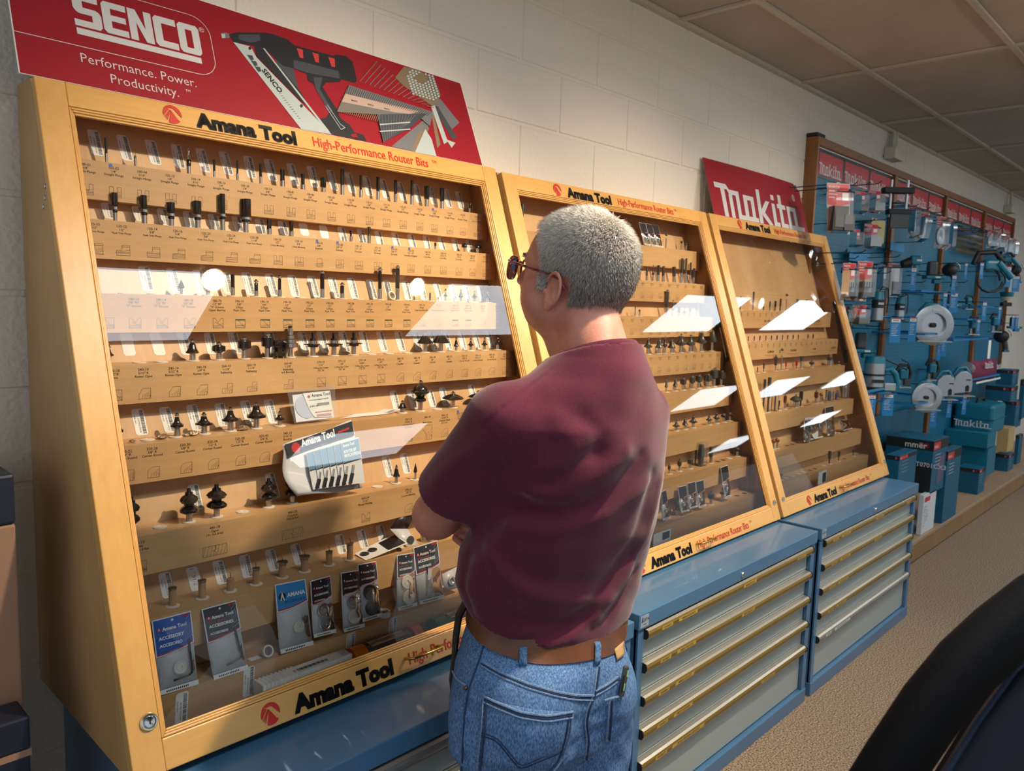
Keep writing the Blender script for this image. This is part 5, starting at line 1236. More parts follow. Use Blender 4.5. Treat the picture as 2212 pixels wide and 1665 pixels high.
    z5, z7 = SHELVES[0][4], SHELVES[0][6]
    t, f = flat_card('price_card', 'white card lying flat on the fifth shelf, its right end curled up', [(738, 904, 0.001), (838, 894, 0.001), (862, 884, 0.012), (800, 884, 0.004)], z5, None)
    obj('barcode', (lambda m_: ([m_.flat([(0.84 + 0.011 * i, 0.25), (0.845 + 0.011 * i, 0.25), (0.845 + 0.011 * i, 0.8), (0.84 + 0.011 * i, 0.8)], M_INK, f, 0.0012) for i in range(12)], m_)[1])(MB()), t)
    t, f = flat_card('bearing_card', 'white card with two dark discs lying askew on the seventh shelf', [(766, 1196, 0.004), (790, 1211, 0.0005), (881, 1174, 0.018), (852, 1153, 0.026)], z7, None)
    kb = MB(); kb.flat([(0.1, 0.55), (0.92, 0.55), (0.92, 0.97), (0.1, 0.97)], M_CARDK, f, 0.0013); obj('print', kb, t)
    for s, k in ((0.45, 0.12), (0.42, 0.32)):
        p = Vector(f(s, k, 0.002)); obj('disc', MB().lathe([(0.0105, 0), (0.0105, 0.002), (0.004, 0.0025), (0.0005, 0.0018)], DKB, p, 18), t)
    hb = lean_plane(0, 6, 0.030, 0.33)
    A, B, Cc, D = [hb(*q) for q in ((868, 1104), (903, 1098), (880, 1142), (842, 1142))]
    t = thing('bearing_card', 'white packet with one dark disc standing behind the elbow on the seventh shelf', 'packet', tuple(D))
    A2, B2 = A, B; E_, F_ = hb(884, 1192, 0.01), hb(905, 1184, 0.01)
    obj('header', MB().grid([[D, Cc], [A, B]], M_CARDK), t, solid=0.0008)
    obj('bag', MB().grid([[E_, F_], [D, Cc]], M_MILK), t, solid=0.0008)
    obj('disc', MB().lathe([(0.010, 0), (0.010, 0.0025), (0.004, 0.003), (0.0005, 0.002)], DKB, (E_ + Cc) / 2 + Vector((0, -0.004, 0.002)), 18, None, True, Vector((0, -0.957, 0.29)).to_track_quat('Z', 'Y').to_matrix()), t)
    # blue and yellow packet seen under the forearm
    A, B, Cc, D = [hb(*q) for q in ((940, 1150), (1000, 1134), (1002, 1158), (950, 1172))]
    t = thing('leaflet', 'blue and yellow leaflet under the forearm on the seventh shelf', 'leaflet', tuple(D))
    g = lambda s, q, h: tuple((D * (1 - s) + Cc * s) * (1 - q) + (A * (1 - s) + B * s) * q + Nn * h)
    obj('sheet', MB().flat([(0, 0), (1, 0), (1, 1), (0, 1)], mat('leaflet blue', C(40, 92, 130), 0.4), g, 0), t, solid=0.0008)
    obj('yellow_band', MB().flat([(0.2, 1), (0.55, 0.1), (0.75, 0.1), (0.8, 1)], mat('leaflet yellow', C(240, 205, 40), 0.4), g, 0.0012), t)
    # bearings on ribbed wooden pegs
    peg = wood('ribbed peg wood', C(206, 164, 124), C(176, 130, 92), 2, 30, 0.6, 0.0)
    y = shelf_y(z7) + 0.036
    for i, (u, vt, wpx, cap) in enumerate(((373, 1268, 15, 1), (437, 1252, 15, 1), (498, 1246, 15, 0), (553, 1226, 14, 1), (610, 1212, 15, 2), (658, 1200, 15, 2), (711, 1190, 13, 1), (756, 1172, 13, 1))):
        x = x_of(u, y, z7); h = z_of(vt, x, y) - z7; R = wpx * depth(x, y, z7) / F / 2
        t = thing('bearing_peg', '%s on a ribbed wooden peg, %s, seventh shelf' % (['bare wire nail', 'small steel bearing', 'wide steel bearing'][cap], ORD[i] + ' from left' if i < 4 else ORD[7 - i] + ' from the right' if i < 7 else 'nearest the elbow'), 'bearing', (x, y, z7 + 0.0023), 'bearings on wooden pegs')
        obj('peg', MB().lathe([(R, 0.0023), (R, h * 0.9), (R * 0.7, h * 0.94)], peg, (x, y, z7), 36, lambda th, z, r: r * (1 + 0.035 * math.cos(18 * th))), t)
        if cap:
            rb = R * (1.2 if cap == 1 else 1.55)
            obj('bearing', MB().lathe([(rb * 0.9, h * 0.90), (rb, h * 0.905), (rb, h * 0.99), (rb * 0.8, h), (rb * 0.7, h * 0.985), (0.002, h * 0.985)], M_STEEL, (x, y, z7), 24), t)
        obj('pin', MB().tube([(x, y, z7 + h * 0.9), (x + 0.0005, y, z7 + h + 0.008), (x - 0.002, y, z7 + h + 0.011)], 0.0006, M_CARB, 5), t)
    # loose rings
    z8 = SHELVES[0][7]
    def ring(label, u, z, y, R, h, m, inner=None, up=True, name='loose_bearing'):
        x = x_of(u, y, z + h / 2)
        Rr = Matrix.Identity(3) if up else Vector((0.1, -0.9, 0.35)).to_track_quat('Z', 'Y').to_matrix()
        t = thing(name, label, 'bearing', (x, y, z))
        c0 = (x, y, z) if up else (x, y, z + R * 0.92)
        obj('outer_ring', MB().lathe([(R * 0.72, 0.0003), (R, 0.0003), (R, h), (R * 0.72, h), (R * 0.72, 0.0003)], m, c0, 28, None, False, Rr), t)
        obj('inner_race', MB().lathe([(R * 0.3, 0.0006), (R * 0.7, 0.0006), (R * 0.7, h * 0.8), (R * 0.3, h * 0.8), (R * 0.3, 0.0006)], inner or M_STEEL, c0, 24, None, False, Rr), t)
    ring('loose white-rimmed ring standing flat beside the dark disc packet', 829, z8, shelf_y(z8) + 0.022, 0.0155, 0.0125, M_WHITE)
    ring('small ivory bearing tipped on the bottom shelf left of the light blue packet', 576, z8, shelf_y(z8) + 0.018, 0.0125, 0.007, NYL, None, False)
    ring('white washer bearing leaning between two tall flush-trim bits', 844, SHELVES[0][2], shelf_y(SHELVES[0][2]) + 0.03, 0.0125, 0.006, NYL, None, False)
    ring('large steel bearing on the seventh shelf just below the elbow', 921, z7, shelf_y(z7) + 0.03, 0.0155, 0.016, M_STEEL)
    ring('tiny steel nut on the seventh shelf at its front edge', 862, z7, shelf_y(z7) + 0.01, 0.006, 0.006, DKB)
    t = tag(obj('paper_tag', MB().cbox(tuple(at_z(551, 1421, z8 + 0.0006)), (0.026, 0.014, 0.0008), M_PAPER)), 'small white paper tag flat on the bottom shelf', 'tag')
    # black pouch between the rabbeting bit and the bearing stack
    z4 = SHELVES[0][3]; y4 = shelf_y(z4) + 0.028
    m_ = MB(); x = x_of(604, y4, z4)
    P = [[(x + (-0.020 + 0.040 * i / 8) * (1 - 0.15 * j / 6), y4 - 0.006 * math.sin(i * 1.3 + j) - 0.004 * math.sin(math.pi * j / 6), z4 + 0.0008 + 0.044 * j / 6 - 0.003 * (i % 2)) for i in range(9)] for j in range(7)]
    t = tag(obj('crumpled_pouch', m_.grid(P, mat('black film', C(14, 14, 16), 0.15, coat=1.0)), solid=0.002), 'crumpled black film pouch between the widest rabbeting bit and the bearing stack', 'pouch')
    # crumpled wax seals and foil by the fifth-shelf bits
    foil = mat('crumpled foil', C(190, 170, 140), 0.2, 0.7, bump=(200, 1.0, 0.004))
    for u, k, sz, lab in ((286, 4, 0.006, 'tiny crumpled wax bead beside the first grommet of the fifth shelf'), (350, 4, 0.011, 'crumpled clear wrapper left of the first corner-round bit'), (402, 4, 0.007, 'small foil scrap between the first two corner-round bits'), (419, 4, 0.011, 'crumpled cloudy wrapper beside the second corner-round bit'), (526, 4, 0.012, 'crumpled clear wrapper left of the tallest corner-round bit')):
        z = SHELVES[0][k]; y = shelf_y(z) + 0.03; x = x_of(u, y, z)
        mb = MB(); rd = random.Random(u)
        mb.ball((x, y, z + sz * 0.46), sz, foil, 10, (1.1, 0.8, 0.45)); mb.v = [(a + rd.uniform(-1, 1) * sz * .16, b + rd.uniform(-1, 1) * sz * .16, max(z + 0.0003, c + rd.uniform(-1, 1) * sz * .1)) for a, b, c in mb.v]
        tag(obj('wrapper_scrap', mb), lab, 'scrap')
    for u, lab in ((302, 'tiny red-topped gold bead behind the first two bits of the second shelf'),):
        pass
    # long goods on the floor of the case
    zf = ZB + 0.0278; yf = -0.481
    tube = mat('orange cap', C(235, 110, 25), 0.4); clr = pane('clear tube', (0.97, 0.95, 0.9), 0.03, 1.45, 0.06, (0.9, 0.85, 0.8)); gr = mat('grey stick', C(124, 112, 100), 0.4)
    xa, xb = x_of(560, yf, zf + 0.02), x_of(752, yf, zf + 0.02)
    t = thing('blade_carton', 'long white corrugated plastic tube with printed label on the floor of the nearest case', 'carton', (xa, yf, zf))
    obj('carton', MB().box(xa, xb, yf - 0.018, yf + 0.018, zf + 0.0005, zf + 0.050, M_WHITE), t, bevel=0.003)
    rb = MB()
    for i in range(10): rb.box(xa - 0.002 + 0.009 * i, xa + 0.003 + 0.009 * i, yf - 0.0195, yf + 0.0195, zf + 0.001, zf + 0.0515, M_WHITE)
    obj('ribbed_end', rb, t, bevel=0.0015)
    lb = MB(); fn = lambda a, b, h: (a, yf - 0.0002 + b, zf + 0.0505 + h)
    fn2 = lambda a, b, h: (a, yf - 0.0182 - h, zf + b)
    lb.box(xa + 0.05, xb - 0.05, yf - 0.0175, yf + 0.014, zf + 0.0502, zf + 0.0506, M_PAPER)
    for j, q in enumerate(('Charles G. G. Schmidt & Co., Inc.', '12.5" x 5/8" x 1/8"', 'HSS Steel Knives', 'Part Number TSH250HX')): lb.text(q, 0.0085, M_INK, fn, xa + 0.19, 0.007 - 0.0068 * j, 0.0006, 'LEFT')
    for i in range(24): lb.flat([(xa + 0.075 + 0.0034 * i, -0.010), (xa + 0.0765 + 0.0034 * i + 0.0006 * (i % 3), -0.010), (xa + 0.0765 + 0.0034 * i + 0.0006 * (i % 3), 0.0), (xa + 0.075 + 0.0034 * i, 0.0)], M_INK, fn, 0.0006)
    obj('label', lb, t)
    yf = -0.479
    for xa, xb, lab, cm in ((x_of(757, yf, zf + 0.02), x_of(903, yf, zf + 0.02), 'clear tube with orange end caps and grey stick, on nearest case floor', tube), (x_of(935, yf, zf + 0.02), x_of(1080, yf, zf + 0.02), 'clear tube with green end caps beside the shirt hem in the nearest case', mat('green cap', C(30, 120, 80), 0.4))):
        t = thing('stick_tube', lab, 'tube', (xa, yf, zf), 'clear tubes on the floor of the nearest case')
        c = zf + 0.0263; q = Matrix.Rotation(0, 3, 'X')
        obj('end_cap', MB().cyl((xa, yf, c), (xa + 0.034, yf, c), 0.0258, cm, 24), t); obj('end_cap', MB().cyl((xb - 0.026, yf, c), (xb, yf, c), 0.0258, cm, 24), t)
        obj('tube', MB().cyl((xa + 0.034, yf, c), (xb - 0.026, yf, c), 0.022, clr, 20, None, False), t)
        obj('stick', MB().cyl((xa + 0.0345, yf, c - 0.004), (xb - 0.0265, yf, c - 0.004), 0.009, gr, 14), t)
        lb = MB()
        lb.add([(xa + 0.05, yf - 0.012, c + 0.0192), (xb - 0.045, yf - 0.012, c + 0.0192), (xb - 0.045, yf + 0.008, c + 0.0225), (xa + 0.05, yf + 0.008, c + 0.0225)], [(0, 1, 2, 3)], M_PAPER)
        f3 = lambda a, b, h: (a, yf + b, c + 0.0212 + b * 0.165 + h)
        lb.text('C13-PRE 750 Pear-Peel A', 0.006, M_INK, f3, xa + 0.054, 0.001, 0.0006, 'LEFT'); lb.text('Part Number TR001905', 0.006, M_INK, f3, xa + 0.054, -0.006, 0.0006, 'LEFT')
        obj('label', lb, t)
    # middle case: packets and boxes
    h = lean_plane(1, 7, 0.012, 0.25)
    for i, (q, lab) in enumerate((([(1463, 1052), (1481, 1048), (1487, 1102), (1470, 1106)], 'first of three dark-headed packets side by side on the bottom shelf, middle case'), ([(1483, 1044), (1500, 1040), (1505, 1093), (1488, 1098)], 'second of three dark-headed packets side by side on the bottom shelf, middle case'), ([(1501, 1041), (1518, 1036), (1524, 1090), (1508, 1096)], 'last of three dark-headed packets side by side on the bottom shelf, middle case'), ([(1555, 1010), (1571, 1004), (1578, 1070), (1565, 1075)], 'tall packet behind a shank on the bottom shelf, middle case'), ([(1428, 1062), (1437, 1058), (1447, 1118), (1430, 1122)], 'packet half hidden by the sleeve on the bottom shelf, middle case'))):
        packet(lab, q, h, M_CARDK, 'none', 0.5, [('bearing', 0.5, 0.25, 0.3, DKB)], 'packets on the bottom shelf of the middle case')
    h = lean_plane(1, 0, 0.016, 0.20)
    for i, q in enumerate(([(1379, 481), (1393, 483), (1404, 530), (1391, 528)], [(1393, 483), (1407, 485), (1418, 532), (1406, 530)], [(1406, 484), (1421, 487), (1431, 534), (1419, 532)])):
        packet('%s of three black-headed bit packets on the top shelf, middle case' % ['leftmost', 'centre one', 'rightmost'][i], q, h, M_CARDK, 'none', 0.5, [('bearing', 0.5, 0.25, 0.22, DKB)], 'packets on the top shelf of the middle case')
    def clearbox(lab, ci, k, u, vt, wpx, inner, dy=0.04):
        z = SHELVES[ci][k]; y = shelf_y(z) + dy; x = x_of(u, y, z); H = z_of(vt, x, y) - z; W = wpx * depth(x, y, z) / F / 2
        t = thing('plastic_box', lab, 'box', (x, y, z))
        obj('shell', MB().box(x - W, x + W, y - 0.016, y + 0.016, z + 0.0005, z + H, M_CLEAR), t, bevel=0.003)
        obj('contents', MB().lathe([(W * 0.5, 0.003), (W * 0.6, H * 0.5), (W * 0.45, H * 0.9)], inner, (x, y, z), 14), t)
    clearbox('clear plastic box with steel cutter on the seventh shelf, middle case', 1, 6, 1513, 955, 24, M_CARB)
    clearbox('clear plastic box at right end of bottom shelf, middle case', 1, 7, 1628, 1016, 24, M_GREYB)
    clearbox('slim clear tube on the sixth shelf, farthest case', 2, 5, 1673, 852, 6, M_GREYB)
    clearbox('clear box with blue tinge on the sixth shelf, farthest case', 2, 5, 1791, 842, 14, mat('lilac plastic', C(130, 130, 180), 0.4))
    clearbox('small bright blue plug in clear case, sixth shelf, farthest case', 2, 5, 1805.5, 846, 8, mat('bright blue plastic', C(30, 90, 220), 0.4))
    clearbox('white tubed packet at right end of sixth shelf, farthest case', 2, 5, 1825, 830, 12, M_WHITE)
    h = lean_plane(2, 6, 0.010, 0.25)
    packet('milky bag of steel parts and a white disc, farthest case', [(1738, 903), (1775, 898), (1776, 943), (1735, 953)], h, M_MILK, 'none', 0.12, [('bearing', 0.5, 0.35, 0.2, M_WHITE), ('bearing', 0.85, 0.5, 0.14), ('bearing', 0.12, 0.2, 0.16)])
    packet('black-headed bag of steel nuts on the seventh shelf, farthest case', [(1781, 880), (1800, 876), (1804, 935), (1786, 940)], h, M_CARDK, 'none', 0.3, [('bearing', 0.5, 0.4, 0.3), ('bearing', 0.5, 0.15, 0.3)])
    packet('dark shiny packet lying toward the right of the seventh shelf, farthest case', [(1811, 908), (1832, 905), (1838, 925), (1820, 930)], h, M_CARDK, 'none', 0.1, [])
    # white cards standing on the case floors
    for ci, u0, u1, v0, v1, lab in ((1, 1412, 1448, 1148, 1170, 'white leaflet with dark squares on the floor of the middle case'), (2, 1767, 1784, 1018, 1047, 'small white card with dark print on the floor of the farthest case')):
        y = -0.485
        p = at_y((u0 + u1) / 2, v1, y); q = at_y(u1, v1, y); r = at_y((u0 + u1) / 2, v0, y)
        w_ = (q.x - p.x); H = r.z - p.z; zf = ZB + 0.0278
        t = thing('leaflet', lab, 'leaflet', (p.x, y, zf))
        obj('sheet', MB().box(p.x - w_, p.x + w_, y, y + 0.0012, zf, p.z + H, M_PAPER), t)
        kk = MB(); kk.flat([(p.x, p.z + H * 0.15), (p.x + w_ * 0.85, p.z + H * 0.15), (p.x + w_ * 0.85, p.z + H * 0.85), (p.x, p.z + H * 0.85)], M_CARDK, lambda a, b, h: (a, y - h, b), 0.0005)
        obj('print', kk, t)
    # crumpled film behind the corner-round bits, fourth shelf
    # drawer-bottom strip labels on the floor of the farthest case
    for i, (ua, ub, v) in enumerate(((1705, 1735, 1062), (1738, 1765, 1052), (1770, 1800, 1042), (1838, 1862, 1022))):
        y = -0.50; zf = ZB + 0.0278; a, b = x_of(ua, y, zf), x_of(ub, y, zf)
        tag(obj('label_strip', MB().box(a, b, y - 0.006, y + 0.006, zf, zf + 0.002, M_PAPER)), 'white label strip lying on floor of farthest case, %s from left' % ORD[i], 'label', 'label strips on the floor of the farthest case')
build_items()
# ------------------------------------------------------------------ signed-distance modelling helpers
def _rc(p, a, b, r1, r2):       # tapered capsule
    a = np.array(a, np.float32); b = np.array(b, np.float32); ab = b - a
    t = np.clip(((p - a) @ ab) / (ab @ ab), 0, 1)
    return np.linalg.norm(p - a - t[:, None] * ab, axis=1) - (r1 + (r2 - r1) * t)
def _el(p, c, r, R=None):       # ellipsoid, approximate distance
    q = p - np.array(c, np.float32)
    if R is not None: q = q @ np.array(R, np.float32)
    r = np.array(r, np.float32)
    k0 = np.linalg.norm(q / r, axis=1); k1 = np.linalg.norm(q / (r * r), axis=1) + 1e-9
    return k0 * (k0 - 1) / k1
def _su(a, b, k):               # smooth union
    h = np.clip(0.5 + 0.5 * (b - a) / k, 0, 1)
    return b + (a - b) * h - k * h * (1 - h)
def _ss(a, b, k):               # a minus b, smooth
    h = np.clip(0.5 - 0.5 * (a + b) / k, 0, 1)
    return a + (-b - a) * h + k * h * (1 - h)
def _rot(yaw=0, pitch=0, roll=0):
    return np.array(Matrix.Rotation(yaw, 3, 'Z') @ Matrix.Rotation(pitch, 3, 'X') @ Matrix.Rotation(roll, 3, 'Y'))
def loft(levels):
    """levels rows: z, a, b, A, Bf, Bb (centre right/forward, half width, depth front/back)"""
    Lv = np.array(levels, float); Lv = Lv[np.argsort(Lv[:, 0])]
    def f(p, ta=0.0, tb=0.0):
        z = p[:, 2]
        g = [np.interp(z, Lv[:, 0], Lv[:, i]) for i in range(1, 6)]
        x = p[:, 0] - g[0]; y = p[:, 1] - g[1]
        B = np.where(y > 0, g[3], g[4])
        k0 = np.sqrt((x / g[2]) ** 2 + (y / B) ** 2); k1 = np.sqrt((x / g[2] ** 2) ** 2 + (y / B ** 2) ** 2) + 1e-9
        d = k0 * (k0 - 1) / k1
        cap = np.maximum(z - Lv[-1, 0], Lv[0, 0] - z)
        return np.maximum(d, cap)
    return f
def nets(fn, lo, hi, h, blk=8):
    """naive surface nets over fn(points Nx3)->distance, evaluated only in blocks near the surface"""
    lo = np.array(lo, float); n = np.ceil((np.array(hi) - lo) / h / blk).astype(int) * blk + 1
    V = np.full(tuple(n), 1.0, np.float32)
    nb = (n - 1) // blk
    bi = np.stack(np.meshgrid(*[np.arange(k) for k in nb], indexing='ij'), -1).reshape(-1, 3)
    ctr = lo + (bi * blk + blk / 2) * h
    d = fn(ctr.astype(np.float32))
    rad = blk * h * 0.9 + 0.022
    near = np.abs(d) < rad
    off = np.stack(np.meshgrid(*[np.arange(blk + 1)] * 3, indexing='ij'), -1).reshape(-1, 3)
    for k in range(len(bi)):
        if not near[k] and d[k] < 0:
            i, j, l = bi[k] * blk; V[i:i + blk + 1, j:j + blk + 1, l:l + blk + 1] = -1.0
    nb_ = bi[near]
    for s in range(0, len(nb_), 400):
        B = nb_[s:s + 400]
        idx = (B[:, None, :] * blk + off[None]).reshape(-1, 3)
        V[idx[:, 0], idx[:, 1], idx[:, 2]] = fn((lo + idx * h).astype(np.float32))
    inside = V < 0
    c = np.zeros(tuple(n - 1), np.int8)
    for a in (0, 1):
        for b in (0, 1):
            for e in (0, 1): c += inside[a:n[0] - 1 + a, b:n[1] - 1 + b, e:n[2] - 1 + e]
    cells = np.argwhere((c > 0) & (c < 8))
    idm = np.full(tuple(n - 1), -1, np.int64); idm[cells[:, 0], cells[:, 1], cells[:, 2]] = np.arange(len(cells))
    acc = np.zeros((len(cells), 3)); cnt = np.zeros(len(cells))
    cor = [(a, b, e) for a in (0, 1) for b in (0, 1) for e in (0, 1)]
    for p in cor:
        for ax in range(3):
            if p[ax]: continue
            q = list(p); q[ax] = 1
            v0 = V[cells[:, 0] + p[0], cells[:, 1] + p[1], cells[:, 2] + p[2]]; v1 = V[cells[:, 0] + q[0], cells[:, 1] + q[1], cells[:, 2] + q[2]]
            m = (v0 < 0) != (v1 < 0)
            t = np.where(m, v0 / (v0 - v1 + 1e-12), 0)
            pos = np.array(p)[None] + 0.0 + t[:, None] * (np.array(q) - np.array(p))[None]
            acc[m] += pos[m]; cnt[m] += 1
    verts = lo + (cells + acc / np.maximum(cnt, 1)[:, None]) * h
    quads = []
    for ax in range(3):
        u, w_ = [(1, 2), (2, 0), (0, 1)][ax]
        sl0 = [slice(1, n[i] - 1) for i in range(3)]; sl0[ax] = slice(0, n[ax] - 1); sl1 = list(sl0); sl1[ax] = slice(1, n[ax])
        m = inside[tuple(sl0)] != inside[tuple(sl1)]
        e = np.argwhere(m); st = np.array([s.start for s in sl0]); e = e + st
        flip = inside[e[:, 0], e[:, 1], e[:, 2]]
        du = np.zeros(3, int); du[u] = 1; dw = np.zeros(3, int); dw[w_] = 1
        A, B, C_, D = [idm[tuple((e - k).T)] for k in (du + dw, dw, 0 * du, du)]
        q = np.stack([A, B, C_, D], 1); q[~flip] = q[~flip][:, ::-1]
        quads.append(q)
    Q = np.concatenate(quads)
    return verts, Q[(Q >= 0).all(1)]
# body frame: a right, b forward, z up
BO = np.array([-1.39, -0.93, 0.0]); BR = np.array([0.9756, -0.2196, 0.0]); BF_ = np.array([0.2196, 0.9756, 0.0])
def b2w(p): p = np.asarray(p, float); return BO + p[..., 0:1] * BR + p[..., 1:2] * BF_ + p[..., 2:3] * np.array([0, 0, 1.0])
def w2b(q): q = np.asarray(q, float) - BO; return np.stack([q @ BR, q @ BF_, q[..., 2]], -1)
def sdf_obj(name, fn, lo, hi, h, m, parent, smooth=0, matfn=None):
    v, q = nets(fn, lo, hi, h)
    v = b2w(v)
    me = bpy.data.meshes.new(name); base = np.array(parent['_o'])
    me.vertices.add(len(v)); me.vertices.foreach_set('co', (v - base).astype(np.float32).ravel())
    me.loops.add(len(q) * 4); me.loops.foreach_set('vertex_index', q.ravel().astype(np.int32))
    me.polygons.add(len(q)); me.polygons.foreach_set('loop_start', np.arange(0, len(q) * 4, 4, dtype=np.int32)); me.polygons.foreach_set('loop_total', np.full(len(q), 4, np.int32))
    for mm in (m if isinstance(m, (list, tuple)) else [m]): me.materials.append(mm)
    me.polygons.foreach_set('use_smooth', np.ones(len(q), bool))
    if matfn is not None:
        cen = w2b(v[q].mean(1)); me.polygons.foreach_set('material_index', matfn(cen).astype(np.int32))
    me.update(calc_edges=True); me.validate()
    o = bpy.data.objects.new(name, me); COL.objects.link(o); o.parent = parent; o['_o'] = parent['_o']
    if smooth:
        s = o.modifiers.new('smooth', 'SMOOTH'); s.factor = 0.5; s.iterations = smooth
    return o
def tracer(fn, t0=0.9, t1=2.4):
    """where the line of sight through a picture point meets a modelled surface (body frame)"""
    def tr(u, v, off=0.0):
        d = np.array(px(u, v)); d = d / np.linalg.norm(d); o = np.array(CP)
        t = t0
        for _ in range(160):
            p = w2b((o + d * t)[None]).astype(np.float32); s = float(fn(p)[0])
            if abs(s) < 0.0004: break
            t += max(min(s * 0.7, 0.05), -0.01)
            if t > t1: return None
        p = w2b(o + d * t)
        if off:
            e = 0.002; P = np.array([p + [e, 0, 0], p - [e, 0, 0], p + [0, e, 0], p - [0, e, 0], p + [0, 0, e], p - [0, 0, e]], np.float32)
            g = fn(P); nn = np.array([g[0] - g[1], g[2] - g[3], g[4] - g[5]]); nn /= np.linalg.norm(nn) + 1e-9
            p = p + nn * off
        return p
    return tr

SKIN = mat('skin', C(196, 138, 118), 0.5, var=(22, C(176, 108, 92), 0.8), bump=(180, 0.25, 0.0015), spec=0.4)
SKIN.node_tree.nodes['Principled BSDF'].inputs['Subsurface Weight'].default_value = 0.12
SKIN.node_tree.nodes['Principled BSDF'].inputs['Subsurface Radius'].default_value = (0.012, 0.005, 0.003)
LIP = mat('lip skin', C(168, 92, 84), 0.5)
SHIRT = mat('maroon cotton', C(94, 32, 54), 0.9, bump=(700, 0.35, 0.0012), var=(260, C(76, 24, 44), 0.55), spec=0.2, sheen=0.25)
def denim():
    m = bpy.data.materials.new('washed denim'); N, L, P = nodes_of(m)
    P.inputs['Roughness'].default_value = 0.9; P.inputs['Specular IOR Level'].default_value = 0.2
    tc = N.new('ShaderNodeTexCoord'); mp = N.new('ShaderNodeMapping'); mp.inputs['Scale'].default_value = (1, 1, 0.35)
    L.new(tc.outputs['Object'], mp.inputs[0])
    n1 = N.new('ShaderNodeTexNoise'); n1.inputs['Scale'].default_value = 420; n1.inputs['Detail'].default_value = 3
    n2 = N.new('ShaderNodeTexNoise'); n2.inputs['Scale'].default_value = 9; n2.inputs['Detail'].default_value = 5
    L.new(mp.outputs[0], n1.inputs['Vector']); L.new(tc.outputs['Object'], n2.inputs['Vector'])
    r1 = N.new('ShaderNodeValToRGB'); r1.color_ramp.elements[0].color = (*C(62, 100, 152), 1); r1.color_ramp.elements[1].color = (*C(126, 158, 196), 1)
    r1.color_ramp.elements[0].position = 0.38; r1.color_ramp.elements[1].position = 0.72
    L.new(n1.outputs['Fac'], r1.inputs[0])
    r2 = N.new('ShaderNodeMapRange'); r2.inputs[1].default_value = 0.3; r2.inputs[2].default_value = 0.7; r2.inputs[3].default_value = 0.72; r2.inputs[4].default_value = 1.18
    L.new(n2.outputs['Fac'], r2.inputs[0])
    x = N.new('ShaderNodeMix'); x.data_type = 'RGBA'; x.blend_type = 'MULTIPLY'; x.inputs[0].default_value = 1.0
    L.new(r1.outputs[0], x.inputs[6]); L.new(r2.outputs[0], x.inputs[7]); L.new(x.outputs[2], P.inputs['Base Color'])
    b = N.new('ShaderNodeBump'); b.inputs['Strength'].default_value = 0.3; b.inputs['Distance'].default_value = 0.001
    L.new(n1.outputs['Fac'], b.inputs['Height']); L.new(b.outputs[0], P.inputs['Normal'])
    return m
DENIM = denim()
DENIML = mat('denim seam pale', C(122, 150, 184), 0.9, var=(300, C(70, 100, 140), 0.9))
DENIMD = mat('denim seam dark', C(34, 54, 88), 0.9)

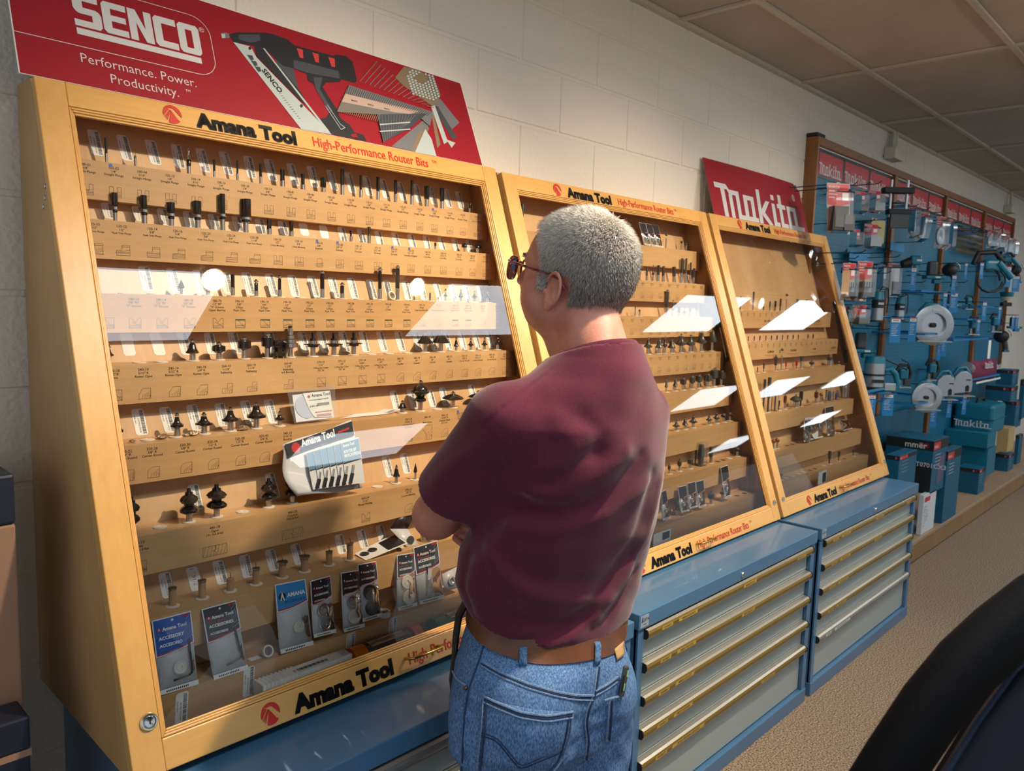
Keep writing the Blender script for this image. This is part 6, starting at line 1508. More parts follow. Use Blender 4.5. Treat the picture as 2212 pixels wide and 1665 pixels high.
def build_person():
    T = thing('person', 'man in a maroon t-shirt, jeans and red glasses, arms crossed, facing the display cases', 'person', tuple(BO))
    HC = np.array([-0.004, 0.026, 1.619]); HR = _rot(math.radians(25), math.radians(10))
    hp = lambda x, y, z: tuple(HC + HR @ np.array([x, y, z]))
    def toh(p): return (p - HC.astype(np.float32)) @ HR.astype(np.float32)
    # ---- head in its own frame: x right, y towards the face, z up
    def ear(q, s):
        x = q[:, 0] * s; p = np.stack([x, q[:, 1], q[:, 2]], 1)
        Re = _rot(0.35, 0.0, -0.12)
        p[:, 2] += 0.017; p[:, 1] -= 0.002
        d = _el(p, (0.083, -0.006, -0.018), (0.0065, 0.020, 0.034), Re)
        d = _su(d, _el(p, (0.081, 0.000, -0.045), (0.006, 0.010, 0.013), Re), 0.008)
        rim = np.sqrt((np.sqrt(((p[:, 1] + 0.008) / 0.60) ** 2 + (p[:, 2] + 0.014) ** 2) - 0.029) ** 2 + (p[:, 0] - 0.0895 - 0.25 * np.clip(-p[:, 1] - 0.008, -0.02, 0.02)) ** 2) - 0.0042
        rim = np.where((p[:, 1] > 0.006) & (p[:, 2] < 0.0), rim + 0.01, rim)
        d = _su(d, rim, 0.004)
        d = _ss(d, _el(p, (0.094, 0.000, -0.020), (0.0085, 0.0085, 0.014)), 0.004)
        d = _ss(d, _el(p, (0.094, -0.004, 0.002), (0.006, 0.009, 0.009)), 0.004)
        d = _su(d, _el(p, (0.086, 0.0105, -0.022), (0.004, 0.0035, 0.006)), 0.003)
        return d
    def head(q):
        d = _el(q, (0, -0.014, 0.028), (0.078, 0.0995, 0.0895))
        d = _su(d, _el(q, (0, -0.040, 0.000), (0.070, 0.066, 0.072)), 0.04)
        d = _su(d, _el(q, (0, 0.040, 0.012), (0.062, 0.055, 0.068)), 0.04)
        d = _su(d, _el(q, (0, 0.040, -0.045), (0.060, 0.052, 0.055)), 0.035)
        d = _su(d, _el(q, (0, 0.044, -0.094), (0.048, 0.040, 0.030)), 0.03)
        for s in (-1, 1):
            d = _su(d, _el(q, (0.048 * s, 0.042, -0.055), (0.027, 0.034, 0.038)), 0.03)
            d = _su(d, _el(q, (0.050 * s, 0.004, -0.070), (0.020, 0.036, 0.030)), 0.03)
            d = _su(d, _rc(q, (0.016 * s, 0.092, 0.016), (0.044 * s, 0.080, 0.012), 0.008, 0.008), 0.014)
            d = _ss(d, _el(q, (0.031 * s, 0.104, -0.002), (0.016, 0.014, 0.010)), 0.014)
            d = _su(d, _el(q, (0.031 * s, 0.078, -0.004), (0.015, 0.013, 0.011)), 0.005)
        nose = _rc(q, (0, 0.092, 0.004), (0, 0.114, -0.034), 0.0085, 0.0115)
        nose = _su(nose, _el(q, (0.011, 0.104, -0.038), (0.008, 0.009, 0.007)), 0.006); nose = _su(nose, _el(q, (-0.011, 0.104, -0.038), (0.008, 0.009, 0.007)), 0.006)
        d = _su(d, nose, 0.010)
        d = _su(d, _el(q, (0, 0.089, -0.066), (0.023, 0.010, 0.0055)), 0.006); d = _su(d, _el(q, (0, 0.087, -0.077), (0.020, 0.010, 0.006)), 0.006)
        d = _ss(d, _rc(q, (-0.024, 0.097, -0.0715), (0.024, 0.097, -0.0715), 0.0016, 0.0016), 0.003)
        return d
    def skull(p): return head(toh(p))
    # ---- arms (body frame)
    LS, LE, LW = (-0.185, -0.010, 1.348), (-0.235, 0.140, 1.142), (0.015, 0.235, 1.205)
    RS, RE, RW = (0.145, 0.010, 1.343), (0.215, 0.165, 1.125), (-0.115, 0.215, 1.120)
    def arms(p):
        d = None
        for S, E_, W_ in ((LS, LE, LW), (RS, RE, RW)):
            a = _rc(p, S, E_, 0.056, 0.043)
            a = _su(a, _el(p, E_, (0.043, 0.043, 0.043)), 0.012)
            a = _su(a, _rc(p, E_, tuple(np.array(E_) * 0.6 + np.array(W_) * 0.4), 0.041, 0.042), 0.02)
            a = _su(a, _rc(p, tuple(np.array(E_) * 0.6 + np.array(W_) * 0.4), W_, 0.042, 0.027), 0.02)
            d = a if d is None else np.minimum(d, a)
        return d
    # hands: palm and fingers as bent chains
    def fingers():
        F_ = []
        # right hand, tucked under the left upper arm: palm at the left ribs, fingers come out towards the viewer and curl
        w_ = np.array(RW); pc = np.array([-0.172, 0.165, 1.115])
        for k, (l, r) in enumerate(((0.070, 0.0082), (0.077, 0.0086), (0.072, 0.0084), (0.058, 0.0074))):
            a = pc + np.array([-0.012, -0.012, 0.026 - 0.019 * k])
            b = a + np.array([-0.012, -0.75, -0.10]) * l * 0.55; c = b + np.array([0.40, -0.62, -0.30]) * l * 0.42; e = c + np.array([0.80, 0.05, -0.15]) * l * 0.32
            F_ += [(a, b, r * 1.08, r), (b, c, r, r * 0.96), (c, e, r * 0.96, r * 0.82)]
        a = pc + np.array([0.03, 0.015, 0.035]); F_ += [(a, a + np.array([-0.01, 0.030, 0.030]), 0.011, 0.010), (a + np.array([-0.01, 0.030, 0.030]), a + np.array([-0.03, 0.035, 0.052]), 0.010, 0.0085)]
        # left hand resting on the right upper arm, in front
        pc2 = np.array([0.085, 0.232, 1.215])
        for k, (l, r) in enumerate(((0.070, 0.0082), (0.078, 0.0086), (0.072, 0.0084), (0.058, 0.0074))):
            a = pc2 + np.array([0.022, -0.002, 0.026 - 0.019 * k])
            b = a + np.array([0.80, -0.15, -0.05]) * l * 0.55; c = b + np.array([0.70, -0.55, -0.06]) * l * 0.42; e = c + np.array([0.40, -0.80, -0.06]) * l * 0.32
            F_ += [(a, b, r * 1.08, r), (b, c, r, r * 0.96), (c, e, r * 0.96, r * 0.82)]
        a = pc2 + np.array([-0.015, 0.0, 0.035]); F_ += [(a, a + np.array([0.022, 0.004, 0.030]), 0.011, 0.010), (a + np.array([0.022, 0.004, 0.030]), a + np.array([0.045, 0.0, 0.042]), 0.010, 0.0085)]
        return F_
    FG = fingers()
    def hands(p):
        d = _el(p, (-0.160, 0.178, 1.115), (0.040, 0.022, 0.040), _rot(0.9, 0, 0)); d = _su(d, _rc(p, RW, (-0.155, 0.185, 1.116), 0.026, 0.024), 0.02)
        e = _el(p, (0.070, 0.236, 1.213), (0.044, 0.020, 0.040), _rot(-0.1, 0, 0)); e = _su(e, _rc(p, LW, (0.05, 0.236, 1.211), 0.026, 0.024), 0.02)
        d = np.minimum(d, e)
        fd = None
        for a, b, r1, r2 in FG:
            x = _rc(p, a, b, r1, r2); fd = x if fd is None else np.minimum(fd, x)
        return _su(d, fd, 0.006)
    core = loft([(0.80, -0.03, 0.03, 0.16, 0.10, 0.10), (0.92, -0.014, 0.05, 0.165, 0.13, 0.10), (1.02, -0.01, 0.04, 0.165, 0.14, 0.095), (1.20, 0, 0.0, 0.165, 0.13, 0.105), (1.32, -0.01, -0.03, 0.165, 0.110, 0.100), (1.39, -0.01, -0.04, 0.13, 0.08, 0.08), (1.44, 0, -0.050, 0.07, 0.055, 0.06)])
    def neck(p):
        d = _rc(p, hp(0, -0.030, -0.055), (0.0, -0.058, 1.430), 0.060, 0.066)
        d = _su(d, _rc(p, hp(0, 0.03, -0.085), (0.0, 0.005, 1.43), 0.036, 0.046), 0.03)
        d = _su(d, _rc(p, (0, -0.058, 1.420), (-0.13, -0.035, 1.365), 0.050, 0.042), 0.03); d = _su(d, _rc(p, (0, -0.058, 1.420), (0.11, -0.040, 1.365), 0.050, 0.042), 0.03)
        return d
    def body(p):
        q = toh(p)
        d = _su(head(q), neck(p), 0.022)
        d = np.minimum(d, np.minimum(ear(q, 1), ear(q, -1))) if False else _su(d, np.minimum(ear(q, 1), ear(q, -1)), 0.005)
        # two creases where the neck folds
        d = _su(d, core(p), 0.03)
        a = _su(arms(p), hands(p), 0.012)
        return _su(d, a, 0.02)
    sdf_obj('body', body, (-0.33, -0.19, 0.84), (0.33, 0.30, 1.775), 0.0029, [SKIN, LIP], T, 1,
            lambda c: ((lambda q: ((q[:, 1] > 0.080) & (np.abs(q[:, 0]) < 0.024) & (q[:, 2] < -0.0625) & (q[:, 2] > -0.081)).astype(int))(toh(c.astype(np.float32)))))
    tp = lambda x, y, z: tuple(b2w(np.array(hp(x, y, z))))
    # eyes and brows
    ew, ei = mat('eye white', C(232, 228, 222), 0.15), mat('iris', C(70, 84, 96), 0.1)
    for s in (-1, 1):
        e = MB(); c = tp(0.031 * s, 0.0795, -0.0035); e.ball(c, 0.0112, ew, 16)
        fwd = Vector(b2w(np.array(hp(0.031 * s, 0.0915, -0.0045)))); e.ball(fwd, 0.0048, ei, 12, (1, 1, 1))
        obj('eye', e, T)
        bw = MB(); rd = random.Random(s + 5)
        for i in range(90):
            x = 0.017 + 0.034 * rd.random(); z = 0.0165 + rd.uniform(-0.0035, 0.0035) - 0.10 * max(0, x - 0.04); y = 0.1005 - 0.55 * max(0, x - 0.018) ** 1.15
            bw.tube([tp(x * s, y - 0.004, z), tp((x + 0.004) * s, y + 0.0015, z + 0.0022), tp((x + 0.008) * s, y - 0.001, z + 0.001)], [0.00035, 0.0003, 0.00012], mat('brow hair', C(120, 108, 98), 0.7), 3)
        obj('eyebrow', bw, T)
    # ---- hair: short crop, whorl at the crown, pale on top and darker towards the nape
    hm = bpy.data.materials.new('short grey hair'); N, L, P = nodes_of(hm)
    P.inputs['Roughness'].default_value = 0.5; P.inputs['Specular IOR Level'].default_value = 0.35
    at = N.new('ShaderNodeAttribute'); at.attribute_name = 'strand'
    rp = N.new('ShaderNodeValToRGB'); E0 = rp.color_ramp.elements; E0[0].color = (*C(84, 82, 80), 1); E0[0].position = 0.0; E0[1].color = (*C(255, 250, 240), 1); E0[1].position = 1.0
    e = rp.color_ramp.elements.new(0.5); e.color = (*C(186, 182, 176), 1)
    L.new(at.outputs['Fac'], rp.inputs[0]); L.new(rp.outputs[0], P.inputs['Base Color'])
    rng = np.random.default_rng(3)
    def hairline(q):
        """positive inside the haired region, in head-frame metres"""
        x, y, z = np.abs(q[:, 0]), q[:, 1], q[:, 2]
        top = (y < 0.066 - 0.35 * np.maximum(0, x - 0.03)) & (z > 0.058 - 0.5 * np.maximum(0, 0.01 - y))
        side = (z > 0.000) & (y < 0.036 + 0.45 * np.clip(z - 0.02, -0.02, 0.05))
        burn = (z > -0.036) & (y < 0.034) & (y > 0.010) & (x > 0.05)
        back = (y < -0.020) & (z > -0.088 + 0.25 * np.maximum(0, y + 0.07)) & (z > -0.075 - 0.9 * (y + 0.02))
        back2 = (y < -0.034) & (z > -0.094)
        above = (z > 0.006) & (y < 0.03)
        return top | side | burn | back2 | above
    K = 60000
    dirs = rng.normal(size=(K, 3)); dirs /= np.linalg.norm(dirs, axis=1)[:, None]
    o = np.array([0, -0.014, 0.0]); tt = np.full(K, 0.02)
    scalp = lambda q: _su(head(q.astype(np.float32)), _rc(q.astype(np.float32), (0, -0.030, -0.055), (0, -0.075, -0.20), 0.062, 0.069), 0.022)
    for _ in range(40): tt = tt + np.clip(-scalp(o + dirs * tt[:, None]), -0.02, 0.02) * 0.8
    pt = o + dirs * tt[:, None]
    keep = hairline(pt) & (pt[:, 2] > -0.112)
    # thin the crown a little where the scalp shows through
    cw = np.array([0.012, -0.058, 0.098])
    dc = np.linalg.norm(pt - cw, axis=1)
    keep &= rng.random(K) < np.clip(0.35 + dc / 0.05, 0, 1)
    pt = pt[keep]; dc = dc[keep]
    e = 0.001; g = np.stack([scalp(pt + np.eye(3)[i] * e) - scalp(pt - np.eye(3)[i] * e) for i in range(3)], 1); nn = g / np.linalg.norm(g, axis=1)[:, None]
    flow = pt - cw; flow[:, 2] -= 0.03; flow += np.array([0, 0.02, 0]) * (pt[:, 1:2] > 0)
    side_ = (pt[:, 2] < 0.05)[:, None]
    flow = np.where(side_, flow * np.array([0.3, 0.35, 0.3]) + np.array([0, -0.012, -0.07]), flow)
    flow -= (flow * nn).sum(1)[:, None] * nn; flow /= np.linalg.norm(flow, axis=1)[:, None] + 1e-9
    up = np.clip((pt[:, 2] - 0.02) / 0.08, 0, 1)[:, None]
    ln = (0.010 + 0.008 * up + 0.003 * rng.random((len(pt), 1))) * np.where(pt[:, 2:3] < -0.05, 0.5, 1) 
    ln = ln * np.clip(0.25 + (pt[:, 2:3] + 0.102) / 0.03, 0.25, 1)
    lift = 0.28 + 0.45 * up * np.clip(dc[:, None] / 0.05, 0.4, 1) + 0.15 * rng.random((len(pt), 1))
    jit = rng.normal(size=pt.shape) * 0.22
    d0 = flow * (1 - lift) + nn * (lift + 0.35) + jit * 0.6; d0 /= np.linalg.norm(d0, axis=1)[:, None]
    d1 = flow + nn * (lift - 0.15) + jit; d1 /= np.linalg.norm(d1, axis=1)[:, None]
    p0 = pt - nn * 0.001; p1 = p0 + d0 * ln * 0.55; p2 = p1 + d1 * ln * 0.6
    sd = np.cross(d0, nn + 0.01); sd /= np.linalg.norm(sd, axis=1)[:, None] + 1e-9; s2 = np.cross(d0, sd)
    wdt = 0.00042
    n_ = len(pt)
    ring = lambda c, r: [c + sd * r, c - sd * r * 0.5 + s2 * r * 0.87, c - sd * r * 0.5 - s2 * r * 0.87]
    V = np.stack(ring(p0, wdt) + ring(p1, wdt * 0.9) + [p2], 1)
    Vb = (HC + V.reshape(-1, 3) @ HR.T); Vw = b2w(Vb)
    i0 = np.arange(n_)[:, None] * 7
    q4 = np.concatenate([i0 + np.array([[0, 1, 4, 3]]), i0 + np.array([[1, 2, 5, 4]]), i0 + np.array([[2, 0, 3, 5]])]); t3 = np.concatenate([i0 + np.array([[3, 4, 6]]), i0 + np.array([[4, 5, 6]]), i0 + np.array([[5, 3, 6]])])
    me = bpy.data.meshes.new('hair'); me.vertices.add(len(Vw)); me.vertices.foreach_set('co', (Vw - np.array(T['_o'])).astype(np.float32).ravel())
    li = np.concatenate([q4.ravel(), t3.ravel()]).astype(np.int32); me.loops.add(len(li)); me.loops.foreach_set('vertex_index', li)
    lt = np.concatenate([np.full(len(q4), 4), np.full(len(t3), 3)]).astype(np.int32); ls = np.concatenate([[0], np.cumsum(lt)[:-1]]).astype(np.int32)
    me.polygons.add(len(lt)); me.polygons.foreach_set('loop_start', ls); me.polygons.foreach_set('loop_total', lt)
    me.polygons.foreach_set('use_smooth', np.ones(len(lt), bool))
    me.update(calc_edges=True)
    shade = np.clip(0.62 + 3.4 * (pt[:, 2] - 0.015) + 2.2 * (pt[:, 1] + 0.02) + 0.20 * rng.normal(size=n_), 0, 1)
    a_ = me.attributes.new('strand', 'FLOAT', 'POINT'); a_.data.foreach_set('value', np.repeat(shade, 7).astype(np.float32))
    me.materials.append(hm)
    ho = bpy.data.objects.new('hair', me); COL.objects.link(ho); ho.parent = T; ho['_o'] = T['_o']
    # ---- glasses
    G = thing('glasses', '', '', tuple(T['_o']))
    for k in ('label', 'category'): del G[k]
    G.parent = T; G.location = (0, 0, 0)
    gm = mat('dark red acetate', C(112, 16, 34), 0.15, coat=1.0); gp = mat('speckled temple', C(150, 70, 90), 0.2, coat=0.8, var=(90, C(70, 14, 30), 1.0))
    lens = pane('spectacle lens', (0.98, 0.98, 0.98), 0.0, 1.5)
    rim = MB(); lz = MB()
    for s in (-1, 1):
        pts = [(s * (0.0345 + 0.0262 * math.copysign(abs(math.cos(a)) ** 0.75, math.cos(a))), 0.121 - 0.006 * (math.cos(a) + 0) ** 1 * 1.0, -0.012 + 0.0222 * math.copysign(abs(math.sin(a)) ** 0.75, math.sin(a))) for a in [i * math.pi / 14 for i in range(28)]]
        rim.tube([tp(*q) for q in pts], 0.0021, gm, 6, True)
        lz.add([tp(*q) for q in pts], [tuple(range(28))], lens)
        rim.tube([tp(s * 0.057, 0.117, 0.002), tp(s * 0.066, 0.112, 0.002), tp(s * 0.071, 0.104, 0.001)], [0.0026, 0.0028, 0.0024], gm, 6)
    rim.tube([tp(-0.0105, 0.125, -0.002), tp(0, 0.127, 0.001), tp(0.0105, 0.125, -0.002)], 0.0022, gm, 6)
    obj('frame', rim, G); obj('lens', lz, G)
    for s in (-1, 1):
        tb = MB(); tb.tube([tp(s * 0.0715, 0.104, 0.001), tp(s * 0.0775, 0.060, -0.003), tp(s * 0.0815, 0.022, -0.006), tp(s * 0.0855, 0.002, -0.009), tp(s * 0.0865, -0.014, -0.012), tp(s * 0.0835, -0.030, -0.030)], [0.0030, 0.0027, 0.0024, 0.0022, 0.0020, 0.0016], gp, 6)
        obj('temple', tb, G)
    # ---- jeans
    hips = loft([(0.60, -0.05, 0.03, 0.190, 0.12, 0.115), (0.68, -0.05, 0.03, 0.198, 0.125, 0.125), (0.74, -0.05, 0.03, 0.198, 0.12, 0.13), (0.80, -0.05, 0.03, 0.198, 0.12, 0.135), (0.86, -0.045, 0.035, 0.188, 0.13, 0.13), (0.92, -0.016, 0.05, 0.178, 0.145, 0.118), (0.965, -0.012, 0.05, 0.176, 0.145, 0.112)])
    def jeans0(p):
        d = hips(p)
        for s, c in ((-1, -0.128), (1, 0.045)):
            leg = _rc(p, (c, 0.01, 0.76), (c + 0.0 * s, 0.02, 0.42), 0.110, 0.080); leg = _su(leg, _rc(p, (c, 0.02, 0.42), (c, 0.0, 0.06), 0.080, 0.072), 0.02)
            if s == 1: leg = _su(leg, _rc(p, (c + 0.035, 0.03, 0.66), (c + 0.03, 0.03, 0.44), 0.092, 0.080), 0.03)
            d = leg if False else np.minimum(d, d) if False else d
            if s == -1: L1 = leg
            else: L2 = leg
        legs = _su(L1, L2, 0.006)
        up = np.where(p[:, 2] > 0.70, d, d + (0.70 - p[:, 2]) * 1.2)
        d = _su(up, legs, 0.03)
        for s, c in ((-1, -0.125), (1, 0.030)):
            d = _su(d, _el(p, (c, -0.045, 0.80), (0.078, 0.062, 0.085)), 0.035)
        cleft = _rc(p, (-0.048, -0.135, 0.86), (-0.048, -0.12, 0.68), 0.010, 0.018)
        d = _ss(d, cleft, 0.03)
        return d
    trj = tracer(jeans0)
    # waist plane from the belt's lower edge in the picture
    B_ = [trj(u, v) for u, v in ((1030, 1380), (1052, 1395), (1119, 1421), (1219, 1432), (1275, 1425), (1322, 1409))]
    B_ = np.array([b for b in B_ if b is not None]); A_ = np.c_[B_[:, :2], np.ones(len(B_))]; cf = np.linalg.lstsq(A_, B_[:, 2], rcond=None)[0]
    cf[0] = float(np.clip(cf[0], -0.3, 0.3)); cf[1] = float(np.clip(cf[1], -0.3, 0.3)); cf[2] = (B_[:, 2] - B_[:, :2] @ cf[:2]).mean()
    belt_lo = lambda p: cf[0] * p[:, 0] + cf[1] * p[:, 1] + cf[2]
    print('belt plane', cf)
    wr = [((1003, 1520), (1040, 1560)), ((1330, 1500), (1290, 1545)), ((1100, 1640), (1180, 1600), (1240, 1560)), ((1240, 1610), (1290, 1580), (1340, 1560)), ((985, 1600), (1000, 1640)), ((1270, 1640), (1330, 1600))]
    WR = []
    for pl in wr:
        q = [trj(*a) for a in pl]; q = [a for a in q if a is not None]
        WR += [(a, b) for a, b in zip(q, q[1:])]
    def jeans(p):
        d = jeans0(p)
        near = np.abs(d) < 0.03
        if near.any():
            pn = p[near]; e = np.zeros(len(pn))
            for a, b in WR:
                dd = _rc(pn, a, b, 0, 0); e += 0.0045 * np.exp(-(dd / 0.010) ** 2)
            e += 0.0016 * np.sin(pn[:, 2] * 90 + pn[:, 0] * 40) * np.sin(pn[:, 0] * 60 + 1) * np.clip((0.80 - pn[:, 2]) / 0.1, 0, 1)
            d = d.copy(); d[near] += e
        d = np.maximum(d, p[:, 2] - (belt_lo(p) + 0.030))
        return np.maximum(d, 0.045 - p[:, 2])
    sdf_obj('jeans', jeans, (-0.28, -0.16, 0.03), (0.20, 0.22, 1.02), 0.0045, DENIM, T, 1)
    for s, c in ((-1, -0.128), (1, 0.045)):
        sh = lambda p: np.maximum(_su(_rc(p, (c, -0.04, 0.05), (c + 0.02 * s, 0.15, 0.038), 0.042, 0.040), _rc(p, (c, 0.0, 0.06), (c, 0.0, 0.11), 0.045, 0.045), 0.03), 0.001 - p[:, 2])
        sdf_obj('shoe', sh, (c - 0.09, -0.11, -0.01), (c + 0.09, 0.22, 0.17), 0.006, mat('brown shoe', C(70, 52, 40), 0.6), T, 1)
    # seams, yoke, pockets laid on the denim where the picture shows them
    def strip(name, pl, r, m, parent=T, off=0.0004, n=6, flat=0.5):
        q = []
        for (u0, v0), (u1, v1) in zip(pl, pl[1:]):
            k = max(2, int(math.hypot(u1 - u0, v1 - v0) / 8))
            for i in range(k): q.append((u0 + (u1 - u0) * i / k, v0 + (v1 - v0) * i / k))
        q.append(pl[-1])
        P_ = [trj(u, v, off) for u, v in q]; P_ = [p for p in P_ if p is not None]
        if len(P_) < 2: return None
        for _ in range(2): P_ = [P_[0]] + [(P_[i - 1] + P_[i] * 2 + P_[i + 1]) / 4 for i in range(1, len(P_) - 1)] + [P_[-1]]
        mb = MB(); mb.tube([tuple(b2w(p)) for p in P_], r, m, n)
        return obj(name, mb, parent)
    strip('side_seam', [(1045, 1395), (1034, 1430), (1012, 1490), (1004, 1540), (1000, 1600), (998, 1664)], 0.0018, DENIMD)
    for dv, mm, r in ((0, DENIML, 0.0026), (5, DENIMD, 0.0016), (10, DENIML, 0.0020)):
        strip('yoke_seam', [(1040, 1428 + dv), (1080, 1452 + dv), (1140, 1477 + dv), (1200, 1494 + dv), (1245, 1502 + dv), (1283, 1502 + dv)], r, mm)
        strip('yoke_seam', [(1286, 1492 + dv), (1310, 1480 + dv), (1334, 1462 + dv)], r, mm)
    for du, mm in ((0, DENIML), (5, DENIMD)):
        strip('centre_seam', [(1290 + du, 1440), (1286 + du, 1470), (1282 + du, 1500), (1268 + du, 1530), (1262 + du, 1560), (1268 + du, 1600), (1262 + du, 1640)], 0.0022, mm)
    def patch(name, quad, m, off, nx=12, ny=12, arch=0.0):
        (ax, ay), (bx, by), (cx, cy), (dx, dy) = quad
        P_ = []
        for j in range(ny + 1):
            row = []
            for i in range(nx + 1):
                s, t = i / nx, j / ny
                u = (ax * (1 - s) + bx * s) * (1 - t) + (dx * (1 - s) + cx * s) * t; v = (ay * (1 - s) + by * s) * (1 - t) + (dy * (1 - s) + cy * s) * t
                v += arch * math.sin(math.pi * s) * (1 - t) + (arch * 1.6) * (math.sin(math.pi * s)) * t * 1.0
                p = trj(u, v, off)
                row.append(p if p is not None else (row[-1] if row else None))
            P_.append(row)
        last = None
        for row in P_:
            for i in range(len(row)):
                if row[i] is None: row[i] = last
                last = row[i]
        if any(p is None for r in P_ for p in r): return None
        mb = MB(); mb.grid([[tuple(b2w(p)) for p in r] for r in P_], m)
        return obj(name, mb, T, solid=0.002)
    patch('back_pocket', [(1047, 1506), (1235, 1536), (1214, 1650), (1040, 1650)], DENIM, 0.0032, 14, 10, 8)
    for dv, mm, r in ((0, DENIML, 0.0024), (6, DENIMD, 0.0015), (12, DENIML, 0.0018)):
        strip('pocket_hem', [(1048, 1504 + dv), (1080, 1519 + dv), (1125, 1537 + dv), (1180, 1545 + dv), (1234, 1536 + dv)], r, mm, T, 0.005)
    for du, mm in ((0, DENIML), (7, DENIMD)):
        strip('pocket_edge', [(1047 + du, 1506), (1044 + du, 1560), (1038 + du, 1610), (1033 + du, 1660)], 0.0020, mm, T, 0.005)
        strip('pocket_edge', [(1233 - du, 1540), (1226 - du, 1590), (1210 - du, 1640), (1190 - du, 1664)], 0.0020, mm, T, 0.005)
    strip('pocket_stitching', [(1042, 1580), (1075, 1590), (1100, 1620), (1125, 1652), (1160, 1635), (1215, 1612)], 0.0011, DENIMD, T, 0.0052)
    strip('pocket_stitching', [(1041, 1586), (1074, 1596), (1098, 1626), (1122, 1658), (1160, 1642), (1214, 1619)], 0.0011, DENIMD, T, 0.0052)
    strip('pocket_edge', [(1304, 1512), (1314, 1508), (1330, 1505), (1345, 1500)], 0.0024, DENIML, T, 0.003)
    strip('pocket_edge', [(1314, 1512), (1312, 1550), (1308, 1600)], 0.0022, DENIML, T, 0.003); strip('pocket_edge', [(1321, 1512), (1319, 1550), (1315, 1596)], 0.0022, DENIMD, T, 0.003)
    strip('pocket_edge', [(977, 1440), (983, 1460), (993, 1472), (1008, 1480)], 0.0022, DENIML, T, 0.002)
    p = trj(1007, 1486, 0.001)
    if p is not None: obj('rivet', MB().ball(tuple(b2w(p)), 0.0042, mat('copper rivet', C(120, 90, 70), 0.35, 0.9), 10), T)
    # ---- belt
    BL = mat('brown leather belt', C(104, 60, 30), 0.45, coat=0.15, var=(14, C(74, 42, 22), 0.8), bump=(150, 0.3, 0.0015))
    def ringpts(off, dz, n=90):
        out = []
        for i in range(n):
            t = 2 * math.pi * i / n; cx, cy = -0.02, 0.045; r = 0.10
            dx, dy = math.cos(t), math.sin(t)
            for _ in range(40):
                x, y = cx + dx * r, cy + dy * r; z = cf[0] * x + cf[1] * y + cf[2] + dz
                s = float(jeans0(np.array([[x, y, min(z, 0.955)]], np.float32))[0]); r -= s * 0.8
                if abs(s) < 0.0002: break
            r += off; x, y = cx + dx * r, cy + dy * r; out.append((x, y, cf[0] * x + cf[1] * y + cf[2] + dz))
        return out
    rows = [ringpts(o_, z_) for o_, z_ in ((0.0012, 0.0), (0.0045, 0.0005), (0.0050, 0.019), (0.0045, 0.0375), (0.0012, 0.038))]
    mb = MB(); P_ = [[tuple(b2w(np.array(q))) for q in (r + [r[0]])] for r in rows]
    mb.grid(P_, BL); obj('belt', mb, T)
    def loop(u, v0, v1, w_):
        mb = MB()
        P_ = [[trj(u + du, v0 + (v1 - v0) * j / 5, 0.0068 if 0 < j < 5 else 0.002) for du in (-w_, w_)] for j in range(6)]
        if all(p is not None for r in P_ for p in r):
            mb.grid([[tuple(b2w(p)) for p in r] for r in P_], DENIM); obj('belt_loop', mb, T, solid=0.0025)
    loop(1130, 1396, 1438, 8); loop(1287, 1383, 1436, 6)
    pp = patch('waist_patch', [(1324, 1403), (1343, 1385), (1345, 1415), (1330, 1427)], mat('tan leather patch', C(176, 140, 96), 0.7), 0.004, 4, 4)
    # strap hanging from the belt to the front pocket on his left
    st = MB(); st.tube([tuple(b2w(np.array(q))) for q in ((-0.170, 0.080, 0.990), (-0.184, 0.100, 0.975), (-0.196, 0.112, 0.94), (-0.203, 0.110, 0.90), (-0.210, 0.102, 0.86), (-0.220, 0.092, 0.82), (-0.222, 0.08, 0.79))], [0.011, 0.012, 0.011, 0.010, 0.009, 0.009, 0.008], mat('dark leather strap', C(46, 38, 30), 0.6), 8, False, 0.7)
    obj('pocket_strap', st, T)
    # ---- shirt
    tors = loft([(0.86, -0.018, 0.05, 0.185, 0.150, 0.122), (0.93, -0.014, 0.05, 0.190, 0.155, 0.124), (0.97, -0.006, 0.05, 0.200, 0.165, 0.124), (1.02, -0.014, 0.04, 0.214, 0.165, 0.124), (1.08, -0.010, 0.03, 0.215, 0.165, 0.126), (1.12, -0.006, 0.015, 0.205, 0.165, 0.127), (1.20, 0.0, 0.0, 0.195, 0.155, 0.128),
                 (1.28, -0.010, -0.02, 0.192, 0.14, 0.124), (1.34, -0.020, -0.032, 0.180, 0.125, 0.114), (1.39, -0.012, -0.040, 0.135, 0.095, 0.098), (1.43, -0.003, -0.046, 0.100, 0.075, 0.086), (1.468, 0.0, -0.048, 0.085, 0.070, 0.072), (1.52, 0.0, -0.046, 0.082, 0.068, 0.070)])
    LC = np.array([-0.223, 0.102, 1.194]); RC_ = np.array([0.190, 0.110, 1.205])
    def sleeves(p):
        out = None
        for S, E_, Cf in ((LS, LE, LC), (RS, RE, RC_)):
            ax = (np.array(Cf) - np.array(S)); ax /= np.linalg.norm(ax)
            d = _rc(p, tuple(np.array(S) + np.array([0, 0, -0.008])), tuple(Cf + ax * 0.08), 0.068, 0.072)
            d = _su(d, _el(p, tuple(np.array(S) + np.array([0, 0, 0.0])), (0.066, 0.070, 0.062)), 0.02)
            cut = (p - Cf.astype(np.float32)) @ ax.astype(np.float32) - 0.010
            d = np.maximum(d, cut)
            # hollow cuff
            inner = _rc(p, tuple(Cf - ax * 0.03), tuple(Cf + ax * 0.2), 0.060, 0.068)
            d = np.where((p - Cf.astype(np.float32)) @ ax.astype(np.float32) > -0.035, np.maximum(d, -inner), d)
            out = d if out is None else np.minimum(out, d)
        return out
